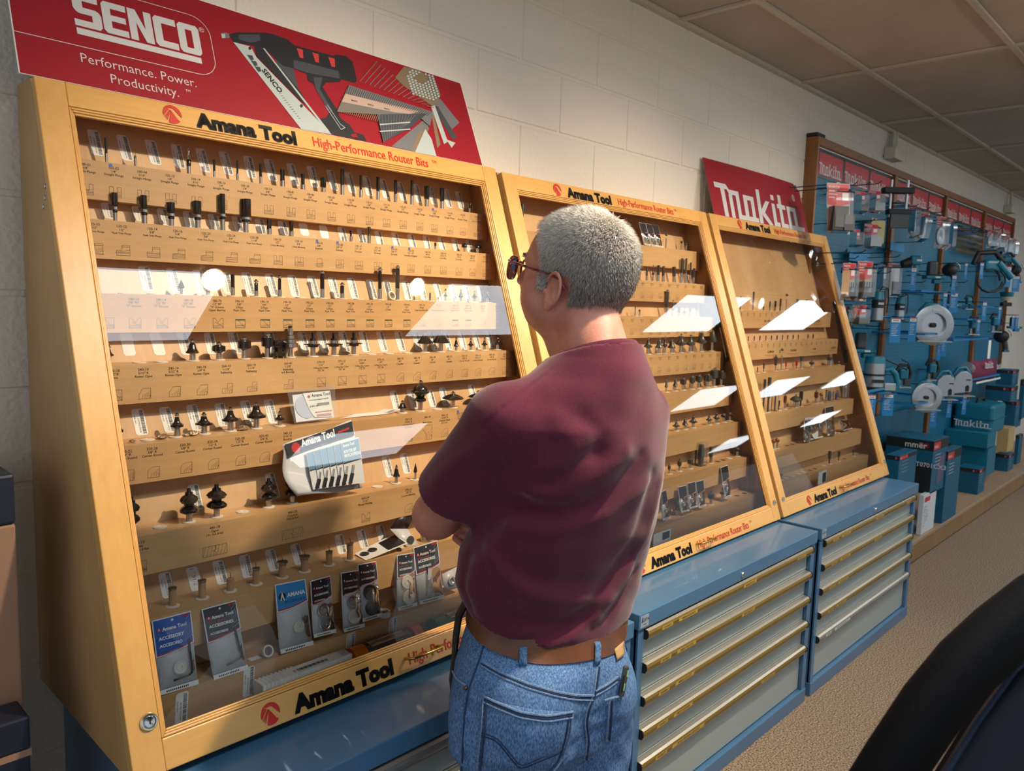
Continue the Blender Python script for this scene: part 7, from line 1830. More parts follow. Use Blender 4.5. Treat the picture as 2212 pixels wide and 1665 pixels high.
    def yoke(p):
        d = _rc(p, (0.02, -0.058, 1.425), (0.120, -0.030, 1.355), 0.062, 0.056)
        return _su(d, _rc(p, (-0.02, -0.056, 1.425), (-0.150, -0.028, 1.362), 0.062, 0.058), 0.03)
    def shirt0(p):
        d = _su(tors(p), yoke(p), 0.05)
        return _su(d, sleeves(p), 0.030)
    trs = tracer(shirt0)
    Hm = [trs(u, v) for u, v in ((1010, 1322), (1032, 1334), (1071, 1370), (1113, 1390), (1191, 1407), (1247, 1401), (1303, 1381), (1335, 1367))]
    Hm = np.array([h_ for h_ in Hm if h_ is not None]); A_ = np.c_[Hm[:, :2], np.ones(len(Hm))]; hc = np.linalg.lstsq(A_, Hm[:, 2], rcond=None)[0]
    hc[0] = float(np.clip(hc[0], -0.3, 0.3)); hc[1] = float(np.clip(hc[1], -0.35, 0.35)); hc[2] = (Hm[:, 2] - Hm[:, :2] @ hc[:2]).mean()
    print('hem plane', hc)
    CRV = [  # valleys (+) and ridges (-): depth, width, picture polyline
        (0.012, 0.018, [(1040, 1150), (1066, 1127), (1095, 1102), (1126, 1086)]),
        (0.0075, 0.017, [(1126, 1088), (1190, 1113), (1260, 1098), (1330, 1052), (1385, 990)]),
        (-0.007, 0.016, [(1140, 1062), (1210, 1068), (1290, 1030), (1350, 975)]),
        (0.006, 0.012, [(1185, 1045), (1235, 1012), (1290, 972)]),
        (-0.006, 0.016, [(1100, 1135), (1200, 1150), (1310, 1110), (1400, 1040)]),
        (0.006, 0.019, [(1060, 1160), (1110, 1225), (1190, 1265), (1290, 1255), (1360, 1200)]),
        (-0.006, 0.018, [(1060, 1200), (1130, 1275), (1220, 1300), (1310, 1290)]),
        (0.006, 0.019, [(1030, 1190), (1050, 1260), (1110, 1325), (1190, 1352), (1270, 1340)]),
        (0.0055, 0.016, [(1408, 1030), (1385, 1130), (1330, 1235), (1255, 1320)]),
        (-0.006, 0.014, [(1425, 1040), (1402, 1140), (1350, 1250), (1280, 1335)]),
        (0.006, 0.014, [(1436, 1030), (1418, 1130), (1372, 1240), (1315, 1330)]),
        (0.008, 0.012, [(1012, 1195), (1000, 1250), (1012, 1305)]),
        (-0.006, 0.012, [(1030, 1215), (1020, 1270), (1035, 1325)]),
        (-0.005, 0.014, [(940, 1040), (985, 1000), (1040, 960)]),
        (0.005, 0.014, [(960, 1075), (1010, 1035), (1070, 1000)]),
        (0.006, 0.010, [(1120, 1390), (1180, 1375), (1230, 1345)]),
        (-0.005, 0.010, [(1180, 1398), (1240, 1375), (1290, 1330)]),
        (0.0022, 0.0035, [(1190, 797), (1150, 830), (1100, 872), (1060, 905), (1043, 919)]),
        (0.0022, 0.0035, [(1043, 919), (1075, 952), (1105, 1000), (1124, 1040), (1130, 1082)]),
        (-0.0022, 0.004, [(1183, 800), (1140, 832), (1090, 872), (1050, 905)]),
        (0.005, 0.016, [(1260, 905), (1300, 940), (1290, 985)]),
        (-0.004, 0.02, [(1200, 900), (1230, 960), (1180, 1010)])]
    SEG = []
    for amp, w_, pl in CRV:
        q = [trs(*a) for a in pl]; q = [a for a in q if a is not None]
        k = len(q) - 1
        for i in range(k):
            SEG.append((amp, w_, q[i], q[i + 1]))
    def shirt(p):
        d = shirt0(p)
        near = np.abs(d) < 0.035
        if near.any():
            pn = p[near]; e = np.zeros(len(pn))
            groups = {}
            for amp, w_, a, b in SEG:
                dd = _rc(pn, a, b, 0, 0); g_ = amp * np.exp(-(dd / w_) ** 2)
                key = (amp, w_, ); groups[key] = g_ if key not in groups else (np.maximum(groups[key], g_) if amp > 0 else np.minimum(groups[key], g_))
            for g_ in groups.values(): e += g_
            e += 0.0012 * np.sin(pn[:, 0] * 55 + pn[:, 2] * 38) * np.sin(pn[:, 2] * 47 - pn[:, 0] * 22 + pn[:, 1] * 30)
            d = d.copy(); d[near] += e
        d = np.maximum(d, (hc[0] * p[:, 0] + hc[1] * p[:, 1] + hc[2]) - p[:, 2])
        # neck opening tilted forward
        nk = (p[:, 2] - 1.470) + 0.36 * (p[:, 1] + 0.045)
        inner = _rc(p, (0.0, -0.050, 1.40), (0.0, -0.04, 1.56), 0.073, 0.073)
        d = np.maximum(d, nk)
        d = np.where(nk > -0.02, np.maximum(d, -inner), d)
        # leave room for the body inside
        return d
    sdf_obj('shirt', shirt, (-0.345, -0.20, 0.84), (0.345, 0.28, 1.545), 0.0038, SHIRT, T, 4)
    # collar band
    cb = MB(); n = 60; rows = []
    for dr, dz in ((0.074, -0.014), (0.0785, -0.008), (0.0775, 0.000), (0.0735, 0.006), (0.0715, 0.004), (0.0725, -0.010)):
        row = []
        for i in range(n + 1):
            t = 2 * math.pi * i / n; x = dr * 1.02 * math.cos(t); y = -0.046 + dr * math.sin(t) * 0.96
            row.append(tuple(b2w(np.array([x, y, 1.470 - 0.36 * (y + 0.045) + dz]))))
        rows.append(row)
    cb.grid(rows, SHIRT); obj('collar', cb, T)
    hs = MB()
    for Cf, S in ((LC, LS), (RC_, RS)):
        pass
    # multitool clipped in the right back pocket
    p = trj(1339, 1470, 0.010)
    c = Vector(b2w(p)) if p is not None else Vector(at_y(1341, 1470, -1.0))
    pt_ = thing('pocket_knife', 'black and green tool clipped in the man\'s right back pocket', 'tool', tuple(c))
    up_ = (Vector(at_y(1345, 1435, c.y)) - Vector(at_y(1334, 1500, c.y))).normalized(); rt = Vector((0.69, -0.72, 0.03)).normalized(); nn_ = up_.cross(rt).normalized()
    R3 = Matrix((rt, nn_, up_)).transposed()
    k0 = mat('green tritium trim', C(150, 215, 130), 0.4); bdm = mat('tool body', C(70, 72, 68), 0.5)
    obj('tool_body', MB().cbox(c, (0.011, 0.010, 0.058), bdm, R3), pt_, bevel=0.002)
    m_ = MB(); m_.cbox(c - nn_ * 0.0052 + up_ * 0.016 + rt * 0.004, (0.0022, 0.0008, 0.012), k0, R3); m_.cbox(c - nn_ * 0.0052 - up_ * 0.010 + rt * 0.002, (0.0022, 0.0008, 0.014), k0, R3); obj('green_inlay', m_, pt_)
    obj('pocket_clip', MB().cbox(c - nn_ * 0.006 - up_ * 0.004 - rt * 0.002, (0.003, 0.0012, 0.034), M_MATB, R3), pt_)
build_person()
# ------------------------------------------------------------------ pegboard wall of power tools
OAK = wood('golden oak', C(150, 96, 44), C(118, 70, 28), 2, 9, 0.45, 0.2, fine=160)
OAKH = wood('golden oak rail', C(146, 94, 44), C(116, 70, 28), 0, 9, 0.45, 0.2, fine=160)
M_WIRE = mat('teal wire hook', C(20, 70, 90), 0.35, 0.4)
M_MRED = mat('package red', C(200, 26, 44), 0.35, coat=0.3)
M_BCARD = mat('blue price card', C(20, 120, 180), 0.45)
M_TAN = mat('tan carton', C(186, 160, 105), 0.6)
def pegmat():
    m = bpy.data.materials.new('teal pegboard'); N, L, P = nodes_of(m); P.inputs['Roughness'].default_value = 0.45
    tc = N.new('ShaderNodeTexCoord'); sp = N.new('ShaderNodeSeparateXYZ'); L.new(tc.outputs['Object'], sp.inputs[0])
    o = []
    for k in (0, 2):
        a = N.new('ShaderNodeMath'); a.operation = 'MODULO'; a.inputs[1].default_value = 0.0254
        ab = N.new('ShaderNodeMath'); ab.operation = 'ADD'; ab.inputs[1].default_value = 10.16; L.new(sp.outputs[k], ab.inputs[0]); L.new(ab.outputs[0], a.inputs[0])
        s = N.new('ShaderNodeMath'); s.operation = 'SUBTRACT'; s.inputs[1].default_value = 0.0127; L.new(a.outputs[0], s.inputs[0])
        q = N.new('ShaderNodeMath'); q.operation = 'POWER'; q.inputs[1].default_value = 2; L.new(s.outputs[0], q.inputs[0]); o.append(q)
    ad = N.new('ShaderNodeMath'); ad.operation = 'ADD'; L.new(o[0].outputs[0], ad.inputs[0]); L.new(o[1].outputs[0], ad.inputs[1])
    lt = N.new('ShaderNodeMath'); lt.operation = 'LESS_THAN'; lt.inputs[1].default_value = 0.0033 ** 2; L.new(ad.outputs[0], lt.inputs[0])
    x = N.new('ShaderNodeMix'); x.data_type = 'RGBA'; x.inputs[6].default_value = (*C(14, 108, 142), 1); x.inputs[7].default_value = (*C(4, 26, 36), 1)
    L.new(lt.outputs[0], x.inputs[0]); L.new(x.outputs[2], P.inputs['Base Color'])
    return m
PEG = pegmat()
PX0, PX1 = 1.642, 6.31
def build_pegboard():
    t = thing('pegboard', 'oak-framed teal pegboard wall carrying power tools, headed by red signs', 'pegboard', ((PX0 + PX1) / 2, -0.035, 0.15))
    FY = -0.069
    obj('side_panel', MB().box(PX0, PX0 + 0.02, FY, -0.001, 0.151, 2.487, OAK), t, bevel=0.002)
    obj('side_panel', MB().box(PX1 - 0.02, PX1, FY, -0.001, 0.151, 2.487, OAK), t, bevel=0.002)
    obj('top_rail', MB().box(PX0 + 0.0205, PX1 - 0.0205, FY, -0.001, 2.443, 2.487, OAKH), t, bevel=0.002)
    st = [2.88, 4.03, 5.18]
    for x in st: obj('stile', MB().box(x, x + 0.052, FY, -0.042, 0.151, 2.4425, OAK), t, bevel=0.002)
    obj('black_cap', MB().box(PX0 - 0.005, PX0 + 0.10, FY + 0.004, -0.001, 2.4875, 2.508, M_MATB), t, bevel=0.006)
    obj('black_cap', MB().box(PX0 + 0.10, PX1 - 0.3, -0.014, -0.001, 2.4875, 2.494, M_MATB), t)
    ed = [PX0 + 0.021] + [v for x in st for v in (x - 0.0005, x + 0.0525)] + [PX1 - 0.021]
    strip = mat('grey vinyl strip', C(62, 68, 74), 0.25, coat=0.4)
    for i in range(4):
        a, b = ed[2 * i], ed[2 * i + 1]
        obj('peg_panel', MB().box(a, b, -0.040, -0.034, 0.16, 2.442, PEG), t)
        hd = MB(); fn = lambda x, z, h: (x, -0.0446 - h, z)
        obj('header_strip', MB().box(a + 0.002, b - 0.002, -0.0445, -0.0402, 2.285, 2.436, strip), t)
        obj('white_edging', MB().box(a + 0.002, b - 0.002, -0.050, -0.0402, 2.4365, 2.442, M_WHITE), t)
        w_ = (b - a) / 3
        for k in range(3):
            xx = a + w_ * k; q = MB()
            x0 = xx + (0.060 if k == 0 else 0.02); x1 = xx + w_ - 0.012
            q.flat([(x0, 2.300), (x1, 2.300), (x1, 2.420), (x0, 2.420)], M_MRED, fn, 0.001)
            makita_word(q, x0 + 0.018, 2.304, 0.062, fn, M_SWH, 0.0018, (x1 - x0 - 0.03) / (0.062 / 7 * 31.5) * 1.0)
            obj('red_sign', q, t)
    # platform the tools boxes stand on
    tile = mat('tan platform board', C(168, 140, 112), 0.5, var=(4, C(150, 122, 96), 0.6)); tf = mat('platform front board', C(150, 118, 80), 0.5, var=(6, C(126, 96, 62), 0.7))
    p = thing('display_platform', 'low tan wooden platform along the wall under the tools', 'platform', (4.3, -0.23, 0))
    x = 1.70
    k = 0
    while x < 8.4:
        x1 = min(x + 1.42, 8.4)
        obj('top_board', MB().box(x + 0.001, x1 - 0.001, -0.455, -0.001, 0.122, 0.150, tile), p, bevel=0.004)
        obj('front_board', MB().box(x + 0.001, x1 - 0.001, -0.450, -0.425, 0.012, 0.1215, tf), p, bevel=0.002); x = x1
    obj('toe_strip', MB().box(1.70, 8.4, -0.440, -0.30, 0.0, 0.0118, M_MATB), p)
    return t
def hook(pt, ln, label=None, n=1):
    pass
def place(u, v, y): return at_y(u, v, y)
def hooks(root_label, u, v, y_tip=-0.25, group='wire hooks on the pegboard'):
    P = at_y(u, v, y_tip)
    mb = MB(); r = 0.0028
    mb.tube([(P.x, -0.041, P.z + 0.0), (P.x, -0.045, P.z - 0.001), (P.x, y_tip + 0.02, P.z), (P.x, y_tip, P.z + 0.014)], r, M_WIRE, 6)
    mb.tube([(P.x, -0.0425, P.z), (P.x, -0.0425, P.z + 0.03)], r, M_WIRE, 6)
    return tag(obj('wire_hook', mb), root_label, 'hook', group)
def blister(label, u0, v0, u1, v1, y, kind, tilt=0.0, group='blister packs hanging on the pegboard', red=0.42):
    """carded clear pack facing the room side: u0,v0 top left, u1,v1 bottom right as seen"""
    A = at_y(u0, v0, y); zt = A.z; w_ = max(0.05, x_of(u1, y, zt) - A.x); H = zt - z_of(v1, A.x + w_ / 2, y)
    # packs hang turned towards the viewer a little
    t = thing('blister_pack', label, 'package', (A.x + w_ / 2, y, zt - H), group)
    d = depth(A.x, y, zt); W = (u1 - u0) * d / F * 0.92
    rt = (Vector((0.69, -0.72, 0)) * 0.75 + Vector((1, 0, 0)) * 0.25).normalized(); fo = Vector((rt.y, -rt.x, 0)); up = Vector((0, 0, 1))
    O = A - up * H
    fn = lambda a, b, h: tuple(O + rt * a * W + up * b * H + fo * h + rt * tilt * (b - 1))
    obj('card', MB().flat([(0.02, 0.02), (0.98, 0.02), (0.98, 0.98), (0.6, 0.98), (0.55, 1.0), (0.45, 1.0), (0.4, 0.98), (0.02, 0.98)], mat('pale blister card', C(150, 156, 162), 0.4), fn, 0), t, solid=0.0008)
    rd = MB(); rd.flat([(0.05, 1 - red), (0.4, 1 - red - 0.05), (0.95, 1 - red + 0.02), (0.95, 0.965), (0.05, 0.965)], M_MRED, fn, 0.0012)
    sc = H * 0.055
    makita_word(rd, 0, 0, sc, lambda a, b, h: tuple(O + rt * (0.10 * W + a) + up * (0.88 * H + b) + fo * (0.002 + h)), M_SWH, 0, min(1.3, 0.5 * W / (sc / 7 * 31.5)))
    for j in range(3): rd.flat([(0.10, 0.82 - 0.06 * j), (0.55 - 0.1 * j, 0.82 - 0.06 * j), (0.55 - 0.1 * j, 0.84 - 0.06 * j), (0.10, 0.84 - 0.06 * j)], M_SWH, fn, 0.002)
    rd.flat([(0.66, 0.66), (0.92, 0.66), (0.92, 0.80), (0.66, 0.80)], M_PAPER, fn, 0.002)
    obj('printed_top', rd, t)
    c = MB(); hB = H * (1 - red)
    g = lambda a, b, h: Vector(fn(a, b, h))
    R3 = Matrix((rt, -fo, up)).transposed()
    def bx(a, b, sx, sy, sz, m, h=0.02): c.cbox(g(a, b, h), (sx * W, sy, sz * H), m, R3)
    if kind == 'charger': bx(0.38, 0.30, 0.62, 0.045, 0.46, M_MATB, 0.024); bx(0.72, 0.22, 0.42, 0.05, 0.30, mat('dark grey tool', C(62, 64, 68), 0.4), 0.028)
    elif kind == 'battery': bx(0.5, 0.24, 0.72, 0.05, 0.26, M_MATB, 0.026); bx(0.5, 0.40, 0.5, 0.03, 0.08, M_TEAL, 0.02)
    elif kind == 'greybattery': bx(0.52, 0.26, 0.78, 0.05, 0.34, mat('light grey tool', C(150, 156, 162), 0.35), 0.028)
    elif kind == 'bits':
        bx(0.5, 0.42, 0.7, 0.03, 0.14, mat('navy tool', C(18, 40, 66), 0.35)); bx(0.5, 0.16, 0.7, 0.03, 0.16, M_MATB); bx(0.5, 0.50, 0.4, 0.02, 0.04, mat('yellow clip', C(200, 160, 50), 0.4))
        for j in range(3): bx(0.34 + 0.16 * j, 0.42, 0.06, 0.036, 0.12, M_SILV)
    elif kind == 'blade':
        c.lathe([(W * 0.40, 0), (W * 0.40, 0.003), (W * 0.32, 0.0035), (W * 0.10, 0.0035), (W * 0.05, 0.001), (0.0005, 0.001)], M_SILV, g(0.5, 0.40, 0.006), 36, lambda th, z, r: r * (1 + 0.03 * math.cos(24 * th)) if r > W * 0.39 else r, True, fo.to_track_quat('Z', 'Y').to_matrix() @ Matrix.Diagonal((1.0, H / W * 0.66 if H > W * 1.4 else 1, 1)))
    elif kind == 'white': bx(0.5, 0.45, 0.8, 0.02, 0.8, M_WHITE, 0.012); bx(0.55, 0.28, 0.5, 0.03, 0.4, mat('grey rubber', C(120, 126, 130), 0.5), 0.018)
    obj('contents', c, t, bevel=0.0015)
    sh = MB(); n = 8
    sh.grid([[fn(0.02 + 0.96 * i / n, 0.02 + (0.96 - red * 0.2) * j / n, 0.002 + 0.052 * min(1, 3 * math.sin(math.pi * i / n)) * min(1, 2.5 * math.sin(math.pi * j / n))) for i in range(n + 1)] for j in range(n + 1)], M_CLEAR, True)
    obj('clear_shell', sh, t)
    hanger(t, tuple(O + rt * W * 0.5 + up * H * 0.97))
    return t
def price_card(label, u, v0, v1, wpx, y, top='w'):
    A = at_y(u, v0, y); H = A.z - z_of(v1, A.x, y); d = depth(A.x, y, A.z); W = wpx * d / F
    rt = Vector((0.69, -0.72, 0)).normalized(); fo = Vector((rt.y, -rt.x, 0))
    O = Vector((A.x, A.y, A.z - H)) - rt * W / 2
    fn = lambda a, b, h: tuple(O + rt * a * W + Vector((0, 0, b * H)) + fo * h)
    t = thing('price_card', label, 'price card', tuple(O), 'blue price cards on the tool shelves')
    obj('card', MB().flat([(0, 0), (1, 0), (1, 1), (0, 1)], M_BCARD, fn), t, solid=0.0012)
    p = MB(); p.flat([(0.1, 0.82), (0.9, 0.82), (0.9, 0.98), (0.1, 0.98)], M_PAPER, fn, 0.0015); p.flat([(0.1, 0.94), (0.9, 0.94), (0.9, 0.98), (0.1, 0.98)], M_MRED, fn, 0.002)
    for j in range(7): p.flat([(0.15, 0.70 - 0.07 * j), (0.75 - 0.08 * (j % 3), 0.70 - 0.07 * j), (0.75 - 0.08 * (j % 3), 0.715 - 0.07 * j), (0.15, 0.715 - 0.07 * j)], M_SWH, fn, 0.0015)
    for j in range(2): p.flat([(0.2, 0.86 + 0.03 * j), (0.8, 0.86 + 0.03 * j), (0.8, 0.875 + 0.03 * j), (0.2, 0.875 + 0.03 * j)], M_INK, fn, 0.0025)
    obj('print', p, t)
    hanger(t, tuple(O + rt * W * 0.5 + Vector((0, 0, H * 0.985))))
def tool(label, kind, u, v, size_px, y=-0.22, group=None):
    c = at_y(u, v, y); d = depth(*c); s = size_px * d / F / 2       # s: half height in metres
    t = thing('power_tool', label, 'power tool', (c.x, c.y, c.z - s), group)
    rt = Vector((0.69, -0.72, 0)).normalized(); fo = Vector((rt.y, -rt.x, 0)); up = Vector((0, 0, 1))
    g = lambda a, b, h: c + rt * a * s + up * b * s + fo * h * s
    R3 = Matrix((rt, -fo, up)).transposed(); Rf = fo.to_track_quat('Z', 'Y').to_matrix()
    GR = mat('dark grey tool', C(62, 64, 68), 0.4)
    def cb(nm, a, b, h, sx, sy, sz, m, bev=0.15):
        q = MB(); q.cbox(g(a, b, h), (sx * s, sy * s, sz * s), m, R3); obj(nm, q, t, bevel=min(sx, sy, sz) * s * bev, seg=3)
    def cy(nm, p, q, r, m, r2=None): obj(nm, MB().cyl(g(*p), g(*q), r * s, m, 20, None if r2 is None else r2 * s), t)
    def tb(nm, pts, r, m, n=10): obj(nm, MB().tube([g(*p) for p in pts], r * s, m, n), t)
    if kind == 'router':
        cy('base_ring', (0, -1, 0), (0, -0.92, 0), 0.42, M_MATB); cy('motor_barrel', (0, -0.9, 0), (0, -0.25, 0), 0.30, M_SILV); cy('black_collar', (0, -0.25, 0), (0, 0.2, 0), 0.32, M_MATB); cy('cap', (0, 0.2, 0), (0, 0.62, 0), 0.30, M_TEAL, 0.24)
        cb('badge', 0.0, -0.02, 0.33, 0.3, 0.03, 0.12, M_SILV); tb('cord', [(0, 0.62, 0), (0.15, 0.9, 0.1), (0.45, 0.8, 0.1), (0.5, 0.2, 0.1), (0.45, -0.5, 0.1)], 0.035, M_RUB)
    elif kind == 'bigrouter':
        cy('motor_cap', (-0.35, 0.55, 0), (-0.35, 0.85, 0), 0.42, M_TEAL, 0.36); cy('motor_barrel', (-0.35, 0.1, 0), (-0.35, 0.55, 0), 0.42, M_SILV); cy('black_band', (-0.35, 0.02, 0), (-0.35, 0.1, 0), 0.45, M_MATB)
        cy('lower_barrel', (-0.35, -0.45, 0), (-0.35, 0.02, 0), 0.42, M_SILV); cy('rubber_band', (-0.35, -0.62, 0), (-0.35, -0.45, 0), 0.44, M_MATB); cb('label', -0.35, -0.2, 0.43, 0.5, 0.02, 0.14, M_MATB)
        tb('handle', [(0.1, 0.25, 0), (0.35, 0.32, 0), (0.58, 0.1, 0), (0.72, -0.35, 0), (0.62, -0.62, 0), (0.3, -0.6, 0)], 0.12, M_TEAL); cb('fence', 0.28, -0.45, 0.1, 0.5, 0.3, 0.35, M_SILV); cy('base_plate', (-0.2, -0.72, 0), (-0.2, -0.64, 0), 0.6, M_TEAL)
        tb('cord', [(0.1, 0.7, 0.1), (0.6, 0.5, 0.1), (1.0, 0.3, 0.1), (1.1, 0.6, 0), (0.8, 0.75, 0)], 0.03, M_RUB)
    elif kind == 'saw':
        th = [i * math.pi * 2 / 28 for i in range(28)]
        gd = MB(); gd.lathe([(0.95 * s, -0.05 * s), (0.98 * s, 0.0), (0.98 * s, 0.16 * s), (0.86 * s, 0.2 * s), (0.60 * s, 0.2 * s), (0.60 * s, 0.0), (0.95 * s, -0.05 * s)], M_SILV, g(0, 0, 0.1), 40, None, False, Rf); obj('blade_guard', gd, t)
        obj('blade', MB().lathe([(0.84 * s, 0), (0.84 * s, 0.02 * s), (0.1 * s, 0.02 * s)], M_STEEL, g(0, 0, 0.12), 40, lambda th, z, r: r * (1 + 0.03 * math.cos(20 * th)), True, Rf), t)
        cb('foot_plate', 0.0, -0.78, 0.05, 1.7, 0.9, 0.06, M_SILV, 0.05)
        cb('motor', 0.15, 0.0, -0.35, 0.7, 0.7, 0.7, M_TEAL); tb('handle', [(-0.5, 0.65, -0.15), (-0.2, 1.0, -0.2), (0.35, 0.95, -0.2), (0.65, 0.55, -0.2), (0.6, 0.1, -0.2)], 0.13, M_TEAL)
        cy('bolt', (0, 0, 0.2), (0, 0, 0.3), 0.12, M_MATB); cb('badge', 0.1, 0.76, 0.31, 0.5, 0.02, 0.13, M_SWH)
    elif kind == 'guard':           # saw seen from its grey guard side
        pts = [(-0.55, 0.55), (-0.2, 0.92), (0.25, 0.98), (0.62, 0.70), (0.75, 0.1), (0.70, -0.5), (-0.85, -0.72), (-0.90, -0.45), (-0.6, 0.1)]
        q = MB(); q.prism(pts, 0.0, 0.22, M_SILV, lambda a, b, h: tuple(g(a, b, h))); obj('blade_guard', q, t, bevel=0.05 * s, seg=3)
        obj('slot', MB().flat([(0.25, -0.5), (0.5, -0.45), (0.5, -0.1), (0.35, 0.0), (0.22, -0.15)], M_MATB, lambda a, b, h: tuple(g(a, b, h)), 0.235), t)
        cb('foot_plate', -0.05, -0.80, 0.0, 1.8, 1.0, 0.07, M_SILV, 0.05); cb('motor', 0.3, 0.1, -0.4, 0.8, 0.7, 0.6, M_TEAL); tb('handle', [(-0.4, 0.6, -0.3), (-0.1, 1.15, -0.3), (0.4, 1.2, -0.3), (0.75, 0.7, -0.3), (0.7, 0.2, -0.3)], 0.14, M_TEAL)
        cb('badge', 0.42, 0.35, 0.23, 0.34, 0.02, 0.08, M_INK)
    elif kind == 'grinder':
        obj('disc_guard', MB().ball(g(-0.25, 0.35, 0.15), 0.62 * s, M_MATB, 20, (1, 1, 0.9)), t); tb('body', [(-0.1, 0.2, 0), (0.2, -0.2, 0), (0.3, -0.6, 0), (0.32, -0.95, 0)], 0.24, GR); tb('rim', [(0.1, 0.95, 0.5), (0.35, 0.7, 0.55), (0.4, 0.4, 0.55)], 0.05, M_SILV); cb('battery', 0.32, -0.95, 0, 0.5, 0.45, 0.2, M_TEAL)
    elif kind == 'drill':
        cy('nozzle', (-1.2, -0.15, 0), (-0.45, 0.05, 0), 0.36, M_MATB, 0.5); cb('body', 0.1, 0.25, 0, 1.1, 0.7, 0.95, M_TEAL, 0.3); cb('badge', 0.3, 0.25, 0.37, 0.5, 0.02, 0.2, M_SWH); tb('handle', [(0.1, -0.1, 0), (0.2, -0.6, 0), (0.25, -1.0, 0)], 0.2, M_TEAL); cb('battery', 0.25, -1.1, 0, 0.6, 0.5, 0.25, M_MATB)
    elif kind == 'sander':
        cb('housing', -0.1, 0.3, 0, 0.75, 0.6, 1.2, GR, 0.3); cb('base', 0.1, -0.42, 0, 1.6, 0.8, 0.28, M_TEAL, 0.3); cb('collar', 0.35, -0.75, 0, 0.6, 0.5, 0.35, M_TEAL); cb('badge', 0.25, -0.42, 0.42, 0.4, 0.02, 0.14, M_SWH)
    elif kind == 'cordmess':
        cb('body', 0.1, 0.35, 0, 0.9, 0.7, 0.6, M_TEAL, 0.3); tb('handle', [(-0.7, 0.4, 0), (-0.5, 0.95, 0), (0.3, 1.0, 0), (0.7, 0.6, 0)], 0.12, M_MATB)
        rd = random.Random(int(u))
        for k in range(3): tb('cord', [(0.75 * math.cos(a + k) * (0.7 + 0.1 * k), -0.35 + 0.55 * math.sin(a + k), 0.2 + 0.1 * k) for a in [i * 0.52 for i in range(11)]], 0.045, M_RUB, 8)
        cy('grip', (0.3, 0.5, 0.3), (1.0, -0.2, 0.3), 0.16, M_TEAL)
    elif kind == 'jig':
        cb('body', 0, 0.25, 0, 0.7, 0.6, 0.9, M_TEAL, 0.3); tb('handle', [(-0.5, 0.5, 0), (-0.3, 0.95, 0), (0.4, 0.95, 0), (0.6, 0.3, 0), (0.4, -0.3, 0)], 0.13, M_MATB); cb('shoe', 0, -0.75, 0, 1.1, 0.7, 0.1, M_SILV); cy('shaft', (-0.2, -0.7, 0), (-0.2, -0.1, 0), 0.15, M_SILV); cb('grey_front', 0.2, -0.35, 0.3, 0.5, 0.3, 0.5, GR)
    elif kind == 'guide':
        for a in (-0.35, 0.35): cy('rod', (a, -0.6, 0), (a, 1.0, 0), 0.06, M_SILV)
        cb('clamp', -0.05, 0.55, 0, 1.3, 0.4, 0.25, M_MATB); cb('clamp', 0.05, -0.35, 0, 1.0, 0.4, 0.22, M_MATB); cb('fence', 0.05, -0.75, 0.1, 0.8, 0.15, 0.6, GR)
    hanger(t, tuple(g(0.1, 0.1, -0.3)))
    if kind == 'lamp':
        cy('lens', (0, 0.2, 0), (0, 0.7, 0), 0.6, M_TEAL, 0.7); cy('reflector', (0, -0.2, 0), (0, 0.2, 0), 0.4, mat('cream lamp', C(214, 204, 176), 0.4), 0.6); cb('foot', 0, -0.6, 0, 1.0, 0.6, 0.4, M_MATB)
    return t
